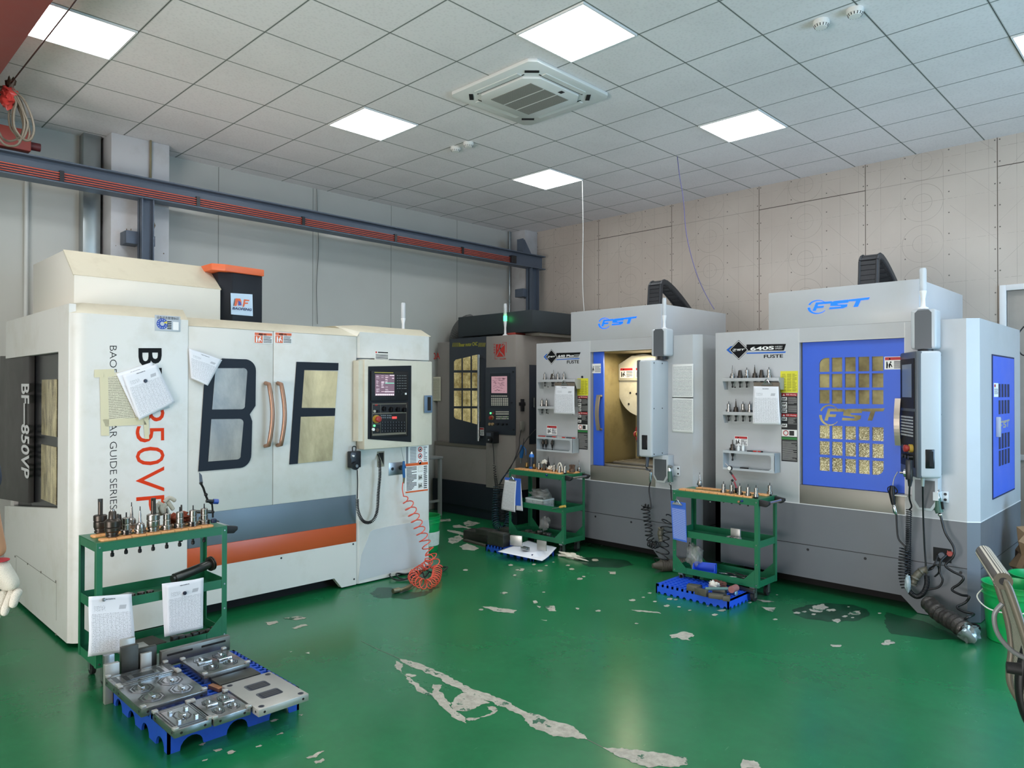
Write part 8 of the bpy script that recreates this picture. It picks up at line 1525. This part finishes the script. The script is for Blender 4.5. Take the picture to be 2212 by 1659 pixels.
flo = bpy.data.objects['floor']; b = B()
def dec(b, pts, h, seed, m=0):
    from mathutils.geometry import tessellate_polygon
    h += seed * 1e-6; q = [V((x_, y_, h)) for x_, y_ in jag(pts, seed=seed)]; b.add(q, [tuple(t_) for t_ in tessellate_polygon([q])], m)
for k, pts in enumerate(PAT): dec(b, [c8(*p) for p in pts], .0012 + k * 2e-5, k)
for k, pts in enumerate(PAT2): dec(b, [cw8(*p) for p in pts], .0012, 40 + k)
for k, pts in enumerate(PAT3): dec(b, [c7f(*p) for p in pts], .0012, 60 + k)
rnd = random.Random(21)
for k in range(60):
    cx, cy = rnd.choice([(1550, 190, 130, 30), (1000, 175, 260, 25), (900, 120, 600, 90), (700, 60, 200, 30), (1500, 300, 500, 60)])[:2], 0
    cx_, cy_, sx, sy = rnd.choice([(1550, 190, 130, 28), (1100, 160, 200, 25), (900, 120, 500, 80), (640, 50, 200, 25), (1550, 200, 120, 25)]); x_, y_ = rnd.gauss(cx_, sx * .6), rnd.gauss(cy_, sy * .6); s_ = rnd.uniform(1.5, 6)
    if y_ > 700: continue
    dec(b, [c8(x_ + s_ * 2 * math.cos(a), y_ + s_ * .7 * math.sin(a)) for a in (0, 1.2, 2.3, 3.4, 4.6, 5.5)], .0012, 100 + k)
b.obj('paint_wear', CON, flo, smooth=False)
ST = mat('oily_stain', '16362a', .25, spec=.6, alpha=.6); m = ST; g = G(m); bb = g.N['Principled BSDF']; p, x, y, z = g.pos(); g.L.new(g.mix(g.rng(g.noise(p, 8, 6, .7), .4, .65), lin('17382b'), lin('2c5a46')), bb.inputs['Base Color'])
b = B(); dec(b, [c8(*p) for p in ((1440, 180), (1490, 165), (1560, 158), (1640, 165), (1690, 180), (1695, 200), (1650, 218), (1560, 222), (1480, 210), (1445, 195))], .0006, 300)
dec(b, [c8(*p) for p in ((1750, 190), (1860, 215), (1960, 255), (2040, 280), (1900, 280), (1770, 262), (1745, 225))], .0006, 301, 1); dec(b, [c8(*p) for p in ((700, 12), (780, 5), (880, 15), (910, 30), (860, 42), (760, 38))], .0006, 302)
dec(b, [h for h in [(lambda P: (P.x, P.y))(onz(740 + x_ / 3.95, 900 + y_ / 3.95, 0)) for x_, y_ in ((230, 1510), (300, 1460), (420, 1460), (620, 1500), (740, 1490), (760, 1450), (830, 1450), (700, 1530), (560, 1560), (400, 1545), (300, 1550))]], .0006, 303, 1)
b.obj('floor_stain', [ST, mat('dark_stain', '20382f', .3, var=.3, alpha=.45)], flo, smooth=False)
b = B(); S = [c8(*p) for p in ((0, 285), (60, 315), (130, 345))]; S2 = [c8(*p) for p in ((750, 612), (805, 640))]
for Q in (S, S2):
    for p, q in zip(Q, Q[1:]): d = V(q) - V(p); n_ = V((-d.y, d.x)).normalized() * .003; b.add([V((p[0], p[1], .001)) + n_.to_3d(), V((q[0], q[1], .001)) + n_.to_3d(), V((q[0], q[1], .001)) - n_.to_3d(), V((p[0], p[1], .001)) - n_.to_3d()], [(0, 1, 2, 3)])
b.obj('floor_crack', mat('crack_grey', '5f6a5c', .8), flo, smooth=False)
# ================================================================ PERSON at the picture edge (gloved hand in view)
def skin(name, P, E, R, m, parent, lv=2):
    me = bpy.data.meshes.new(name); off = V(parent['_o']); bm = bmesh.new(); ly = bm.verts.layers.skin.verify(); vv = [bm.verts.new(V(p) - off) for p in P]
    for a, c in E: bm.edges.new((vv[a], vv[c]))
    for i, (v_, r) in enumerate(zip(vv, R)): v_[ly].radius = r if isinstance(r, tuple) else (r, r); v_[ly].use_root = (i == 0)
    bm.to_mesh(me); bm.free(); me.materials.append(m)
    o = bpy.data.objects.new(name, me); C.objects.link(o); o.parent = parent; o['_abs'] = 1; o['_o'] = parent['_o']
    s = o.modifiers.new('skin', 'SKIN'); s.use_smooth_shade = True
    u = o.modifiers.new('sub', 'SUBSURF'); u.levels = lv; u.render_levels = lv
    return o
Rr, Ff = V((math.cos(YAW), math.sin(YAW), 0)), V((-math.sin(YAW), math.cos(YAW), 0))
def W(a, b_, z): return Rr * (-2.185 + a) + Ff * (2.7 + b_) + V((0, 0, z))
pe = thing('person', 'person at the picture edge, hand hanging down in a white knitted glove with red cuff', 'person', W(0, 0, 0))
SK = mat('skin', 'c08a68', .5); SH = mat('shirt_navy', '2a3140', .8); TR = mat('trousers_grey', '3a3c40', .8); GW_ = mat('glove_white', 'c9c4b6', .95, bump=2.0, bs=300)
skin('body', [W(0, 0, .95), W(0, .0, 1.12), W(0, .01, 1.32), W(0, .01, 1.46), W(0, .02, 1.52), W(0, .04, 1.62), W(0, .04, 1.70), W(.19, 0, 1.42), W(.25, -.03, 1.18), W(.265, .01, 1.02), W(-.19, 0, 1.42), W(-.25, -.02, 1.15), W(-.24, .10, .95), W(.10, 0, .88), W(.11, .02, .50), W(.11, 0, .09), W(-.10, 0, .88), W(-.11, .02, .50), W(-.11, 0, .09), W(.11, .14, .04), W(-.11, .14, .04)],
     [(0, 1), (1, 2), (2, 3), (3, 4), (4, 5), (5, 6), (3, 7), (7, 8), (8, 9), (3, 10), (10, 11), (11, 12), (0, 13), (13, 14), (14, 15), (0, 16), (16, 17), (17, 18), (15, 19), (18, 20)],
     [(.15, .11), (.14, .10), (.16, .11), .09, .055, .09, .075, .055, .040, .030, .055, .04, .03, .09, .055, .04, .09, .055, .04, .035, .035], SK, pe)
skin('shirt', [W(0, 0, .98), W(0, 0, 1.15), W(0, .01, 1.34), W(0, .01, 1.45), W(.19, 0, 1.42), W(.235, -.02, 1.26), W(-.19, 0, 1.42), W(-.235, -.02, 1.26)], [(0, 1), (1, 2), (2, 3), (3, 4), (4, 5), (3, 6), (6, 7)], [(.165, .125), (.155, .115), (.175, .125), .10, .068, .06, .068, .06], SH, pe)
skin('trousers', [W(0, 0, .96), W(.10, 0, .86), W(.11, .02, .50), W(.11, 0, .12), W(-.10, 0, .86), W(-.11, .02, .50), W(-.11, 0, .12)], [(0, 1), (1, 2), (2, 3), (0, 4), (4, 5), (5, 6)], [(.16, .125), .105, .075, .065, .105, .075, .065], TR, pe)
b = B(); b.ball(W(0, .03, 1.68), .098, .098, .11, 20); b.obj('hair', mat('hair_black', '141312', .6), pe, ang=80)
gl = skin('work_glove', [W(.265, .01, 1.005), W(.270, .02, .97), W(.288, .03, .925), W(.290, .035, .89)], [(0, 1), (1, 2), (2, 3)], [(.033, .030), (.040, .032), (.056, .034), (.050, .030)], GW_, pe)
for k, (a0, a1, a2, b0, b1, b2, z1, z2, z3) in enumerate(((.240, .240, .240, .02, -.005, -.01, .862, .825, .797), (.272, .272, .272, .02, -.01, -.015, .858, .815, .788), (.303, .302, .299, .015, -.01, -.012, .866, .830, .806), (.329, .330, .326, .01, -.005, -.005, .882, .853, .835))):
    skin('finger', [W(a0, .035, .895), W(a0, b0, z1), W(a1, b1, z2), W(a2, b2, z3)], [(0, 1), (1, 2), (2, 3)], [.017, .0165, .0155, .0125], GW_, gl)
skin('thumb', [W(.250, .03, .955), W(.222, .035, .925), W(.208, .05, .89), W(.212, .06, .862)], [(0, 1), (1, 2), (2, 3)], [.019, .0165, .015, .012], GW_, gl)
b = B(); b.lathe(W(.264, .008, 1.008), [(.0345, 0), (.036, .002), (.0345, .004)], 24, ax=(.02, 0, 1)); b.obj('red_cuff', mat('cuff_red', 'b02a34', .8), gl)
